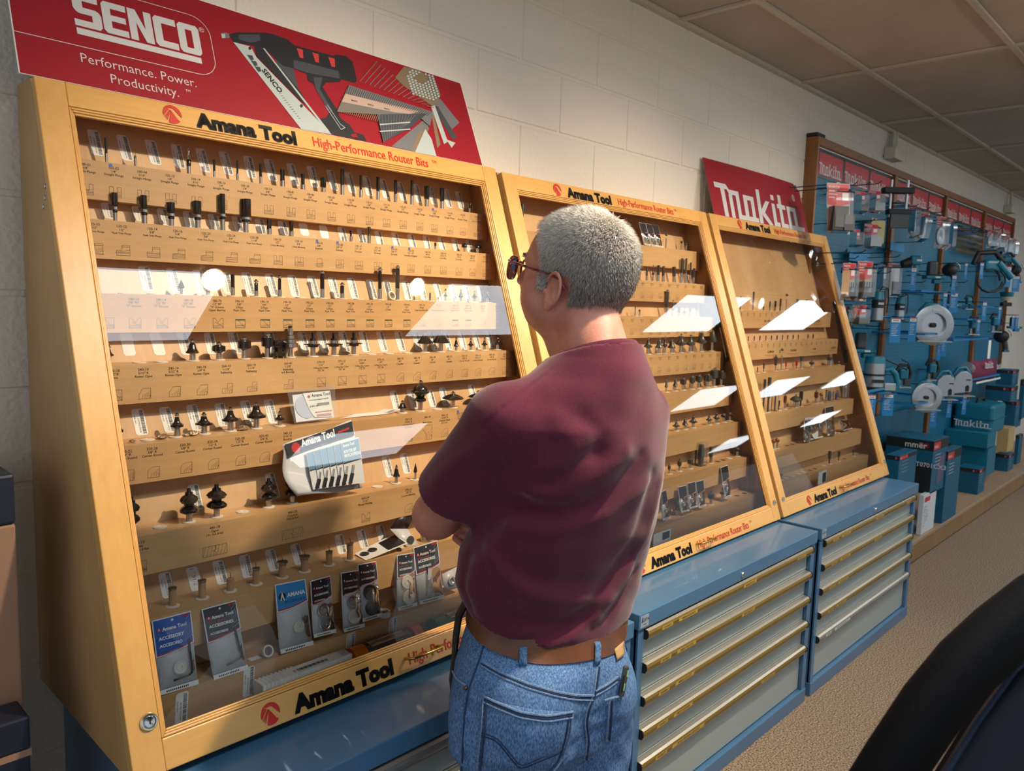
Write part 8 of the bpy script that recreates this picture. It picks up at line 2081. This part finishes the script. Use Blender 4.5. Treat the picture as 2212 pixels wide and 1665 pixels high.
def carton(label, e, vt, vb, ul, ur, y=None, mats=None, band=0.14, name='carton', zb=None, group=None, words=None, ground=False):
    """box given by its near vertical edge (column e, top/bottom line), left face to ul, right face to ur"""
    if y is None: P = at_z(e, vb, 0.1503)
    else: P = at_y(e, vb, y)
    if zb is not None:
        P = at_z(e, vb, zb)
    x, yy, z0 = P.x, P.y, P.z
    if ground: z0 = 0.1503
    z1 = z_of(vt, x, yy)
    yb = at_x(ul, vb, x).y; yb = min(-0.045, max(yb, yy + 0.03))
    x1 = x_of(ur, yy, z0); x1 = max(x1, x + 0.05)
    m = mats or M_TEALD
    t = thing(name, label, 'box', ((x + x1) / 2, (yy + yb) / 2, z0), group)
    obj('carton_body', MB().box(x, x1, yy, yb, z0, z1, m), t, bevel=0.002)
    if band:
        b = MB(); h = (z1 - z0) * band
        b.box(x - 0.0012, x1 + 0.0012, yy - 0.0012, yb, z1 - h, z1 - 0.004, M_MATB); obj('black_band', b, t)
        q = MB(); f1 = lambda a, b_, hh: (x - 0.0016 - hh, yb - a, b_); f2 = lambda a, b_, hh: (x + a, yy - 0.0016 - hh, b_)
        W = yb - yy
        q.flat([(W * 0.82, z1 - h * 0.8), (W * 0.90, z1 - h * 0.8), (W * 0.90, z1 - h * 0.3), (W * 0.82, z1 - h * 0.3)], M_SRED, f1); q.flat([(W * 0.70, z1 - h * 0.8), (W * 0.78, z1 - h * 0.8), (W * 0.78, z1 - h * 0.3), (W * 0.70, z1 - h * 0.3)], mat('pink icon', C(180, 110, 130), 0.5), f1)
        q.flat([(0.004, z1 - h * 0.95), ((x1 - x) * 0.45, z1 - h * 0.95), ((x1 - x) * 0.45, z1 - h * 0.2), (0.004, z1 - h * 0.2)], M_MRED, f2)
        makita_word(q, 0, 0, h * 0.3, lambda a, b_, hh: (x + 0.01 + a, yy - 0.0022, z1 - h * 0.75 + b_), M_SWH, 0, min(1, (x1 - x) * 0.4 / (h * 0.3 / 7 * 31.5)))
        for j in range(4): q.flat([((x1 - x) * 0.15, z1 - h * 1.5 - 0.022 * j), ((x1 - x) * 0.5, z1 - h * 1.5 - 0.022 * j), ((x1 - x) * 0.5, z1 - h * 1.45 - 0.022 * j), ((x1 - x) * 0.15, z1 - h * 1.45 - 0.022 * j)], M_SWH, f2)
        obj('print', q, t)
    if words:
        q = MB()
        for tx, a, bz, sz, mm in words: q.text(tx, sz, mm, lambda p_, b_, hh: (x - 0.0030 - hh, yb - p_, b_), (yb - yy) * a, z0 + (z1 - z0) * bz, 0, 'LEFT', 0.02)
        obj('lettering', q, t)
    return t, (x, x1, yy, yb, z0, z1)
def hanger(t, p):               # rod that carries the thing from the pegboard
    obj('hanger', MB().cyl(p, (p[0], -0.0405, p[2]), 0.003, M_WIRE, 6), t)
def build_tools():
    build_pegboard()
    B = blister
    B('large red-topped charger pack, first at the top left of the pegboard', 1785, 392, 1848, 512, -0.25, 'charger', -0.02)
    B('small black battery pack just right of the large charger pack', 1847, 412, 1875, 467, -0.22, 'battery')
    B('red pack with grey battery, third in the top row', 1877, 410, 1910, 465, -0.25, 'greybattery')
    B('black battery pack low behind the large charger pack', 1836, 494, 1864, 537, -0.18, 'battery')
    B('red pack with grey case above the twin bit packs', 1867, 482, 1905, 541, -0.22, 'greybattery')
    B('left of the twin red bit-set packs', 1821, 566, 1856, 651, -0.24, 'bits')
    B('right of the twin red bit-set packs', 1853, 562, 1895, 653, -0.27, 'bits')
    B('half-hidden red pack at the case edge, lowest at left', 1819, 660, 1840, 700, -0.20, 'battery')
    B('red pack with black rollers, lowest of the packs', 1841, 657, 1880, 705, -0.25, 'battery')
    B('tall white blade guide pack beside the twin bit packs', 1918, 567, 1948, 646, -0.18, 'white', 0, red=0.12)
    B('clear pack with greyish bars behind the twin bit packs', 1896, 570, 1917, 632, -0.14, 'white', 0, red=0.12)
    B('blade pack nearest the edge guide', 1965, 440, 1986, 518, -0.2, 'blade', 0, red=0.25)
    B('dark blade pack leaning in the second bay', 1988, 457, 2014, 528, -0.24, 'blade', 0.03, red=0.25)
    B('wide round blade pack in the second bay', 2023, 466, 2050, 541, -0.26, 'blade', 0, red=0.25)
    B('slim blade pack right behind the wide round blade pack', 2048, 472, 2062, 543, -0.24, 'blade', 0, red=0.25)
    B('first round blade pack in the last bay', 2133, 495, 2150, 540, -0.2, 'blade', 0, red=0.25)
    B('second round blade pack in the last bay, red topped', 2151, 500, 2168, 542, -0.2, 'blade', 0, red=0.25)
    B('narrow pack near the end of the pegboard', 2169, 508, 2182, 552, -0.2, 'blade', 0, red=0.25)
    B('last narrow pack at the end of the pegboard', 2184, 514, 2196, 556, -0.2, 'blade', 0, red=0.25)
    # yellow sack card and blue plastic bag pack
    def card(name, label, u0, v0, u1, v1, y, m, cat='card'):
        A, D_ = at_y(u0, v0, y), at_y(u1, v1, y); x1 = x_of(u1, y, A.z)
        return tag(obj(name, MB().box(A.x, x1, y, y + 0.004, z_of(v1, A.x, y), A.z, m), bevel=0.001), label, cat)
    card('yellow_card', 'pale yellow card hanging between the packs', 1884, 470, 1913, 520, -0.10, mat('pale yellow card', C(206, 188, 120), 0.6))
    card('blue_pouch', 'bright blue pouch at the second bay stile', 1925, 522, 1954, 540, -0.12, M_TEALL, 'pouch')
    card('blue_pouch', 'bright blue pouch left of the twin bit packs', 1836, 541, 1880, 562, -0.08, M_TEALL, 'pouch')
    # clear sheet with two drooping blue hoses
    A = at_y(2068, 485, -0.08); sh = thing('plastic_sheet', 'large clear ribbed plastic sheet hanging in the third bay', 'sheet', (A.x, -0.08, A.z - 0.5))
    x1 = x_of(2122, -0.08, A.z)
    z1 = z_of(545, A.x, -0.08)
    obj('sheet', MB().grid([[(A.x + (x1 - A.x) * i / 30, -0.085 - 0.006 * math.sin(j * 1.6), z1 + (A.z - z1) * j / 16) for i in range(31)] for j in range(17)], pane('ribbed clear sheet', (0.7, 0.85, 0.9), 0.15, 1.6, 0.25, (0.6, 0.75, 0.8))), sh)
    for (a, b, c_) in (((2063, 495), (2090, 512), (2110, 492)), ((2066, 500), (2094, 514), (2118, 497))):
        q = MB(); P = [at_y(*a, -0.13), at_y(*b, -0.13), at_y(*c_, -0.13)]
        q.tube([P[0] * (1 - t_) ** 2 + P[1] * 2 * t_ * (1 - t_) + P[2] * t_ ** 2 for t_ in [i / 10 for i in range(11)]], 0.006, mat('blue hose', C(12, 70, 110), 0.4), 8)
        tag(obj('blue_hose', q), '%s drooping blue wire loop in front of the clear sheet' % ('upper' if a[1] < 498 else 'lower'), 'hose')
    K = tool
    K('black double-rod edge guide hanging at the first stile', 'guide', 1940, 440, 100, -0.28)
    K('teal cordless blower with black nozzle', 'drill', 1975, 568, 44, -0.25)
    K('grey sander with teal base', 'sander', 2015, 588, 52, -0.22)
    K('black round grinder beside the grey sander', 'grinder', 2055, 592, 50, -0.22)
    K('tall silver and black trim router with long cord', 'router', 1897, 655, 80, -0.25)
    K('small silver trim router left of the big saw', 'router', 1944, 662, 62, -0.25)
    K('largest circular saw hanging by its round grey guard', 'saw', 2011, 702, 88, -0.32)
    K('big plunge router with silver barrel on the lower shelf', 'bigrouter', 1905, 812, 100, -0.30)
    K('small plunge router with coiled cord behind the big router', 'jig', 1950, 815, 56, -0.22)
    K('circular saw with round silver guard at front of lower shelf', 'saw', 1998, 858, 66, -0.34)
    K('pale grey plunge saw, left one on the lower shelf', 'guard', 2038, 838, 60, -0.30)
    K('pale grey plunge saw, right one on the lower shelf', 'guard', 2075, 830, 60, -0.30)
    K('teal plane standing behind the pale plunge saws', 'jig', 2012, 802, 50, -0.14)
    K('teal jigsaw on the middle shelf of the third bay', 'jig', 2102, 706, 44, -0.25)
    K('large corded tool with looped black handle and cord tangle', 'cordmess', 2132, 590, 90, -0.28)
    K('teal corded tool at the end of the pegboard', 'cordmess', 2172, 570, 50, -0.22)
    K('black sander under the price cards in the second bay', 'sander', 2055, 650, 44, -0.18)
    K('teal work lamp on the far shelf', 'lamp', 2174, 645, 40, -0.25)
    K('small teal planer on the far shelf, under the corded tool', 'jig', 2150, 700, 44, -0.24)
    K('dark polisher at the far end of the middle shelf', 'grinder', 2166, 735, 48, -0.24)
    K('small black tool lying under the lamp', 'sander', 2190, 700, 34, -0.2)
    K('black corded driver right of the large corded tool', 'grinder', 2195, 590, 40, -0.2)
    K('teal multi-tool low in the first bay', 'sander', 1862, 745, 60, -0.14)
    K('teal handled tool above the maroon bag', 'jig', 2092, 655, 34, -0.2)
    # shelf bars
    for i, (u0, v0, u1, v1, y) in enumerate(((1882, 684, 1985, 697, -0.22), (1870, 847, 1930, 852, -0.33), (1978, 875, 2040, 872, -0.36), (1998, 722, 2048, 723, -0.36), (2075, 870, 2094, 848, -0.34), (2090, 690, 2118, 690, -0.3), (2120, 662, 2162, 666, -0.3), (1990, 628, 2060, 634, -0.24), (2060, 735, 2135, 742, -0.3), (2094, 822, 2160, 808, -0.34))):
        P = at_y(u0, v0, y); x1 = x_of(u1, y, P.z); q = MB()
        mm = mat('bright teal shelf steel', C(30, 130, 190), 0.35, 0.2)
        q.box(P.x, x1, y, y + 0.012, P.z - 0.006, P.z + 0.006, mm); q.box(P.x, P.x + 0.012, y + 0.012, -0.041, P.z - 0.006, P.z + 0.006, mm); q.box(x1 - 0.012, x1, y + 0.012, -0.041, P.z - 0.006, P.z + 0.006, mm); q.box(P.x + 0.012, x1 - 0.012, -0.06, -0.048, P.z - 0.006, P.z + 0.006, mm)
        tag(obj('wire_shelf', q), ['teal bar shelf under the trim routers', 'teal bar shelf under the big plunge router', 'teal bar shelf under the round-guard saw', 'teal bar shelf crossing the largest saw', 'teal bar shelf under the right pale plunge saw', 'teal bar shelf under the teal jigsaw', 'teal bar shelf beneath the lamp', 'teal bar shelf below the grey sander', 'long steel bar shelf in the third bay', 'teal bar shelf under the maroon bag'][i], 'shelf', 'bar shelves on the pegboard')
    # price cards
    cards = [(1975, 577, 628, 12, 'card hanging under the cordless blower'), (2062, 594, 636, 10, 'card under the black round grinder'), (1936, 686, 740, 23, 'left one of the two wide cards below the trim routers'), (1973, 685, 737, 17, 'right one of the two wide cards below the trim routers'), (2043, 632, 676, 9, 'narrow card left of the wide card in the second bay'), (2062, 632, 676, 17, 'wide card in the second bay, under the sanders'),
             (2041, 720, 770, 12, 'tall card beside the largest saw'), (2030, 735, 778, 9, 'small card partly behind the tall card'), (2122, 567, 602, 8, 'card hanging on the large corded tool'), (2088, 568, 602, 6, 'card left of the large corded tool'), (2178, 575, 620, 16, 'tilted card near the far end'), (2196, 596, 630, 16, 'card above the work lamp'), (2128, 652, 692, 9, 'card in the third bay below the cord tangle'), (2161, 662, 698, 6, 'slim card at the fourth bay'), (2115, 690, 722, 7, 'slim card beside the teal jigsaw'),
             (1884, 852, 900, 18, 'left card hanging under the big plunge router'), (1920, 850, 898, 24, 'right card hanging under the big plunge router'), (2018, 876, 922, 14, 'card under the round-guard saw'), (2052, 862, 902, 10, 'card under the left plunge saw'), (2085, 852, 895, 9, 'card under the right plunge saw'), (2190, 680, 712, 6, 'first of two slim cards at the far end'), (2198, 680, 712, 6, 'second of two slim cards at the far end')]
    for u, a, b, w_, lab in cards: price_card('blue price ' + lab, u, a, b, w_, -0.34)
    A = at_y(2136, 735, -0.3); tag(obj('paper_tag', MB().box(A.x, A.x + 0.08, -0.302, -0.30, z_of(775, A.x, -0.3), A.z, M_PAPER)), 'long blank white paper tag hanging above the maroon bag', 'tag')
    # maroon dust bag
    A = at_y(2107, 782, -0.34); x1 = x_of(2165, -0.34, A.z); zb = z_of(822, (A.x + x1) / 2, -0.34)
    t = thing('dust_bag', 'maroon cloth dust bag with white lettering on the far shelf', 'bag', (A.x, -0.34, zb))
    mb_ = mat('maroon bag cloth', C(110, 20, 60), 0.8)
    bb = MB(); bb.grid([[(A.x + (x1 - A.x) * i / 12, -0.30 - 0.045 * math.sin(math.pi * i / 12) ** 0.6 * math.sin(math.pi * min(0.98, j / 8 + 0.02)), zb + (A.z - zb) * j / 8 + 0.006 * math.sin(i * 1.1)) for i in range(13)] for j in range(9)], mb_); obj('cloth', bb, t, solid=0.004)
    q = MB(); makita_word(q, A.x + (x1 - A.x) * 0.30, (A.z + zb) / 2 + 0.02, 0.05, lambda a, b, h: (a, -0.352, b), M_SWH, 0, 1.2); makita_word(q, A.x + (x1 - A.x) * 0.76, (A.z + zb) / 2 + 0.0, 0.04, lambda a, b, h: (a, -0.350, b), M_SWH, 0, 0.9); obj('lettering', q, t)
    obj('nozzle', MB().cyl((A.x - 0.10, -0.31, A.z - 0.03), (A.x, -0.31, A.z - 0.05), 0.035, M_SILV, 16), t)
    obj('white_hem', MB().box(A.x + 0.05, x1 - 0.05, -0.352, -0.347, zb - 0.004, zb + 0.010, M_WHITE), t)
    # hanging hook wires
    hk = [(1812, 405), (1850, 400), (1880, 398), (1905, 396), (1840, 480), (1890, 478), (1920, 474), (1830, 545), (1870, 545), (1915, 546), (1855, 558), (1945, 555), (1905, 588), (1925, 590), (1960, 438), (1985, 445), (2010, 452), (2040, 458), (2080, 480), (2100, 497), (2130, 492), (2165, 496), (2190, 505), (1905, 705), (1925, 712), (1990, 522), (2000, 610), (2090, 610), (1960, 640), (2140, 500)]
    for i, (u, v) in enumerate(hk): hooks('thin teal wire hook carrying packs on the pegboard, number %s along its row' % ORD[i % 20] if False else 'thin teal wire hook sticking out of the pegboard', u, v, -0.27)
    # cartons on the platform
    Z = 0.1503
    WH = mat('white printed carton', C(205, 208, 212), 0.5)
    t, bw = carton('narrow white printed box standing at the near end of the platform', 1989, 1070, 1156, 1978, 2016, None, WH, 0, 'carton')
    q = MB(); x, x1, yy, yb, z0, z1 = bw
    q.flat([(0.02, z1 - 0.05), ((x1 - x) * 0.5, z1 - 0.05), ((x1 - x) * 0.5, z1 - 0.02), (0.02, z1 - 0.02)], M_MRED, lambda a, b, h: (x + a, yy - 0.0015, b))
    for i in range(7): q.line([(0.03 + 0.03 * (i % 3) + 0.02 * math.cos(a), z1 - 0.09 - 0.035 * (i // 2) + 0.014 * math.sin(a)) for a in [k * 0.8 for k in range(8)]], 0.002, M_INK, lambda a, b, h: (x + a, yy - 0.0015, b))
    obj('print', q, t)
    t, b1 = carton('large blue tool carton with black lid band, stacked on the narrow white box', 2008, 953, 1068, 1905, 2040, bw[2], M_TEALD, 0.19, words=[('mmer', 0.40, 0.84, 0.055, M_SWH), ('ST0701CX3', 0.60, 0.50, 0.040, M_SWH)])
    q = MB(); x, x1, yy, yb, z0, z1 = b1; W = yb - yy
    q.flat([(W * 0.58, z0 + 0.002), (W * 0.998, z0 + 0.002), (W * 0.998, z0 + (z1 - z0) * 0.58), (W * 0.58, z0 + (z1 - z0) * 0.58)], M_MATB, lambda a, b, h: (x - 0.0015, yb - a, b)); obj('black_panel', q, t)
    q = MB(); q.flat([(0.35, 0.15), (0.75, 0.20), (0.8, 0.7), (0.4, 0.65)], mat('tool photo print', C(90, 84, 110), 0.5), lambda a, b, h: (x + a * (x1 - x), yy - 0.0015, z0 + b * (z1 - z0))); obj('tool_picture', q, t)
    carton('medium blue carton with black band right behind the farthest drawer cabinet', 1937, 985, 1062, 1908, 1965, -0.40, M_TEALD, 0.05, ground=True)
    carton('tall blue carton standing second along the platform', 2034, 975, 1131, 2013, 2064, None, M_TEALD, 0.13)
    carton('small blue carton with dark tool picture in the middle of the platform', 2111, 1014, 1069, 2063, 2125, None, M_TEALD, 0.16)
    t, b4 = carton('lower one of two long teal cartons stacked in the middle', 2129, 970, 1030, 2070, 2147, -0.36, M_TEAL, 0)
    carton('upper one of two long teal cartons stacked in the middle', 2132, 938, 969, 2010, 2150, b4[2] - 0.004, M_TEAL, 0)
    t, b7 = carton('small blue carton under the tan carton', 2176, 983, 1019, 2146, 2188, None, M_TEALD, 0.2)
    t, b6 = carton('tan cardboard carton stacked far along the platform', 2175, 926, 977, 2150, 2188, b7[2], M_TAN, 0)
    carton('tall blue carton last on the platform', 2196, 940, 1003, 2188, 2204, None, M_TEALD, 0.1)
    # moulded tool case
    P = at_y(2143, 940, -0.36)
    x, z0 = P.x, P.z; z1 = z_of(876, x, -0.36); yb = -0.06
    t = thing('tool_case', 'moulded teal tool case with white wordmark above the long cartons', 'case', (x + 0.1, -0.2, z0))
    obj('case_shell', MB().box(x, x + 0.42, -0.36, yb, z0, z1, M_TEAL), t, bevel=0.03, seg=4)
    obj('seam', MB().box(x - 0.003, x + 0.423, -0.363, yb + 0.003, (z0 + z1) / 2 - 0.006, (z0 + z1) / 2 + 0.002, M_TEALD), t)
    q = MB(); makita_word(q, 0, 0, 0.055, lambda a, b, h: (x - 0.0035, yb - 0.02 - a, (z0 + z1) / 2 - 0.075 + b), M_SWH, 0, 1.1); obj('wordmark', q, t)
    obj('handle', MB().tube([(x + 0.08, -0.21, z1 - 0.003), (x + 0.1, -0.21, z1 + 0.03), (x + 0.3, -0.21, z1 + 0.03), (x + 0.32, -0.21, z1 - 0.003)], 0.012, M_MATB, 8), t)
    # upper shelf cartons at the far end
    carton('blue carton with black band on the shelf above the tool case', 2182, 836, 868, 2126, 2196, -0.36, M_TEALD, 0.3)
    carton('large dark blue carton beside the moulded tool case', 2190, 868, 925, 2160, 2204, -0.34, M_TEALD, 0.12)
    carton('blue carton behind the maroon bag', 2185, 800, 834, 2150, 2198, -0.30, M_TEALD, 0.2)
    carton('blue carton cut by the right edge of the picture', 2206, 820, 905, 2196, 2216, -0.36, M_TEALD, 0.15)
    # teal panels of packed goods low behind the tools
    card('backing_card', 'teal backing panel behind the lower plunge router', 1872, 905, 1998, 990, -0.10, M_TEALD, 'panel')
build_tools()
# ------------------------------------------------------------------ near the camera
def build_fore():
    # dark padded chair back at lower right, close to the camera
    pts = [(1905, 1700, 0.62), (1985, 1560, 0.66), (2065, 1440, 0.70), (2150, 1365, 0.73), (2260, 1290, 0.76)]
    P = []
    dk = mat('black padded vinyl', C(5, 5, 7), 0.75, bump=(30, 0.3, 0.004), spec=0.15); nv = mat('navy seat fabric', C(14, 20, 38), 0.8); pip = mat('slate blue piping', C(58, 72, 98), 0.4)
    def w(u, v, d):
        q = px(u, v); return CP + q * d
    c0 = w(2100, 1560, 0.80)
    t = thing('chair', 'black padded chair back with slate piping, very close at lower right', 'chair', (c0.x, c0.y, 0.0))
    edge = [w(1860, 1760, 0.72), w(1930, 1650, 0.73), w(2010, 1530, 0.75), (w(2085, 1440, 0.77)), w(2160, 1370, 0.80), w(2250, 1300, 0.83), w(2350, 1240, 0.86)]
    rm = MB(); rm.tube(edge, [0.027, 0.028, 0.029, 0.030, 0.031, 0.032, 0.032], dk, 16); obj('padded_rim', rm, t)
    e2 = [w(1990, 1760, 0.74), w(2035, 1680, 0.75), w(2110, 1560, 0.77), w(2190, 1450, 0.80), w(2280, 1370, 0.83), w(2360, 1310, 0.86)]
    obj('piping', MB().tube(e2, 0.0042, pip, 8), t)
    e3 = [w(2300, 1960, 0.82), w(2380, 1850, 0.84), w(2450, 1750, 0.86), w(2520, 1680, 0.88), w(2600, 1600, 0.90), w(2680, 1520, 0.92)]
    e1 = [a * 0.5 + b * 0.5 for a, b in zip(edge[:6], e2)]
    g = MB(); rows = []
    for k in range(5):
        s = k / 4; rows.append([a * (1 - s) + b * s + Vector((0, 0, -0.02)) * math.sin(math.pi * s) for a, b in zip(e2, e3)])
    g.grid(rows, nv); obj('seat_back_panel', g, t, solid=0.02)
    # post and foot so that it stands on the floor
    b = Vector((c0.x + 0.32, c0.y - 0.12, 0))
    low = (e3[0] + e2[1]) / 2
    obj('post', MB().tube([low, low * 0.5 + Vector((b.x, b.y, 0.55)) * 0.5, (b.x, b.y, 0.48), (b.x, b.y, 0.06)], 0.022, M_MATB, 12), t)
    ft = MB()
    for k in range(5):
        a = k * 2 * math.pi / 5; ft.tube([(b.x, b.y, 0.07), (b.x + 0.27 * math.cos(a), b.y + 0.27 * math.sin(a), 0.035), (b.x + 0.29 * math.cos(a), b.y + 0.29 * math.sin(a), 0.0175)], [0.022, 0.016, 0.0165], M_MATB, 8)
    obj('star_base', ft, t)
    # cartons at the left edge, leaning against the wall
    cb = mat('brown cardboard', C(150, 116, 92), 0.7, var=(8, C(136, 104, 82), 0.5)); nk = mat('navy printed carton', C(26, 32, 48), 0.45)
    A = at_y(20, 1024, -0.26); Bt = at_y(76, 1665, -0.26)
    xr = at_y(45, 1400, -0.26).x
    t = thing('tall_carton', 'tall brown carton with dark printed top at the left edge', 'box', (xr - 0.15, -0.17, 0))
    z1 = A.z; z2 = z_of(1132, xr, -0.26)
    obj('carton_body', MB().box(xr - 0.34, xr, -0.26, -0.06, 0.0, z2, cb), t, bevel=0.004)
    obj('dark_top', MB().box(xr - 0.341, xr + 0.001, -0.261, -0.059, z2 + 0.0005, z1, nk), t, bevel=0.006)
    t = thing('low_carton', 'dark low carton stack in front of the tall brown carton', 'box', (xr - 0.2, -0.4, 0))
    P0 = at_y(62, 1545, -0.34)
    z3 = P0.z
    obj('carton_body', MB().box(P0.x - 0.3, P0.x, -0.34, -0.265, 0, z3 - 0.075, nk), t, bevel=0.003)
    obj('pale_seam', MB().box(P0.x - 0.3, P0.x + 0.002, -0.342, -0.265, z3 - 0.0745, z3 - 0.062, cb), t)
    obj('lid', MB().box(P0.x - 0.3, P0.x + 0.001, -0.343, -0.265, z3 - 0.0615, z3, nk), t, bevel=0.004)
build_fore()
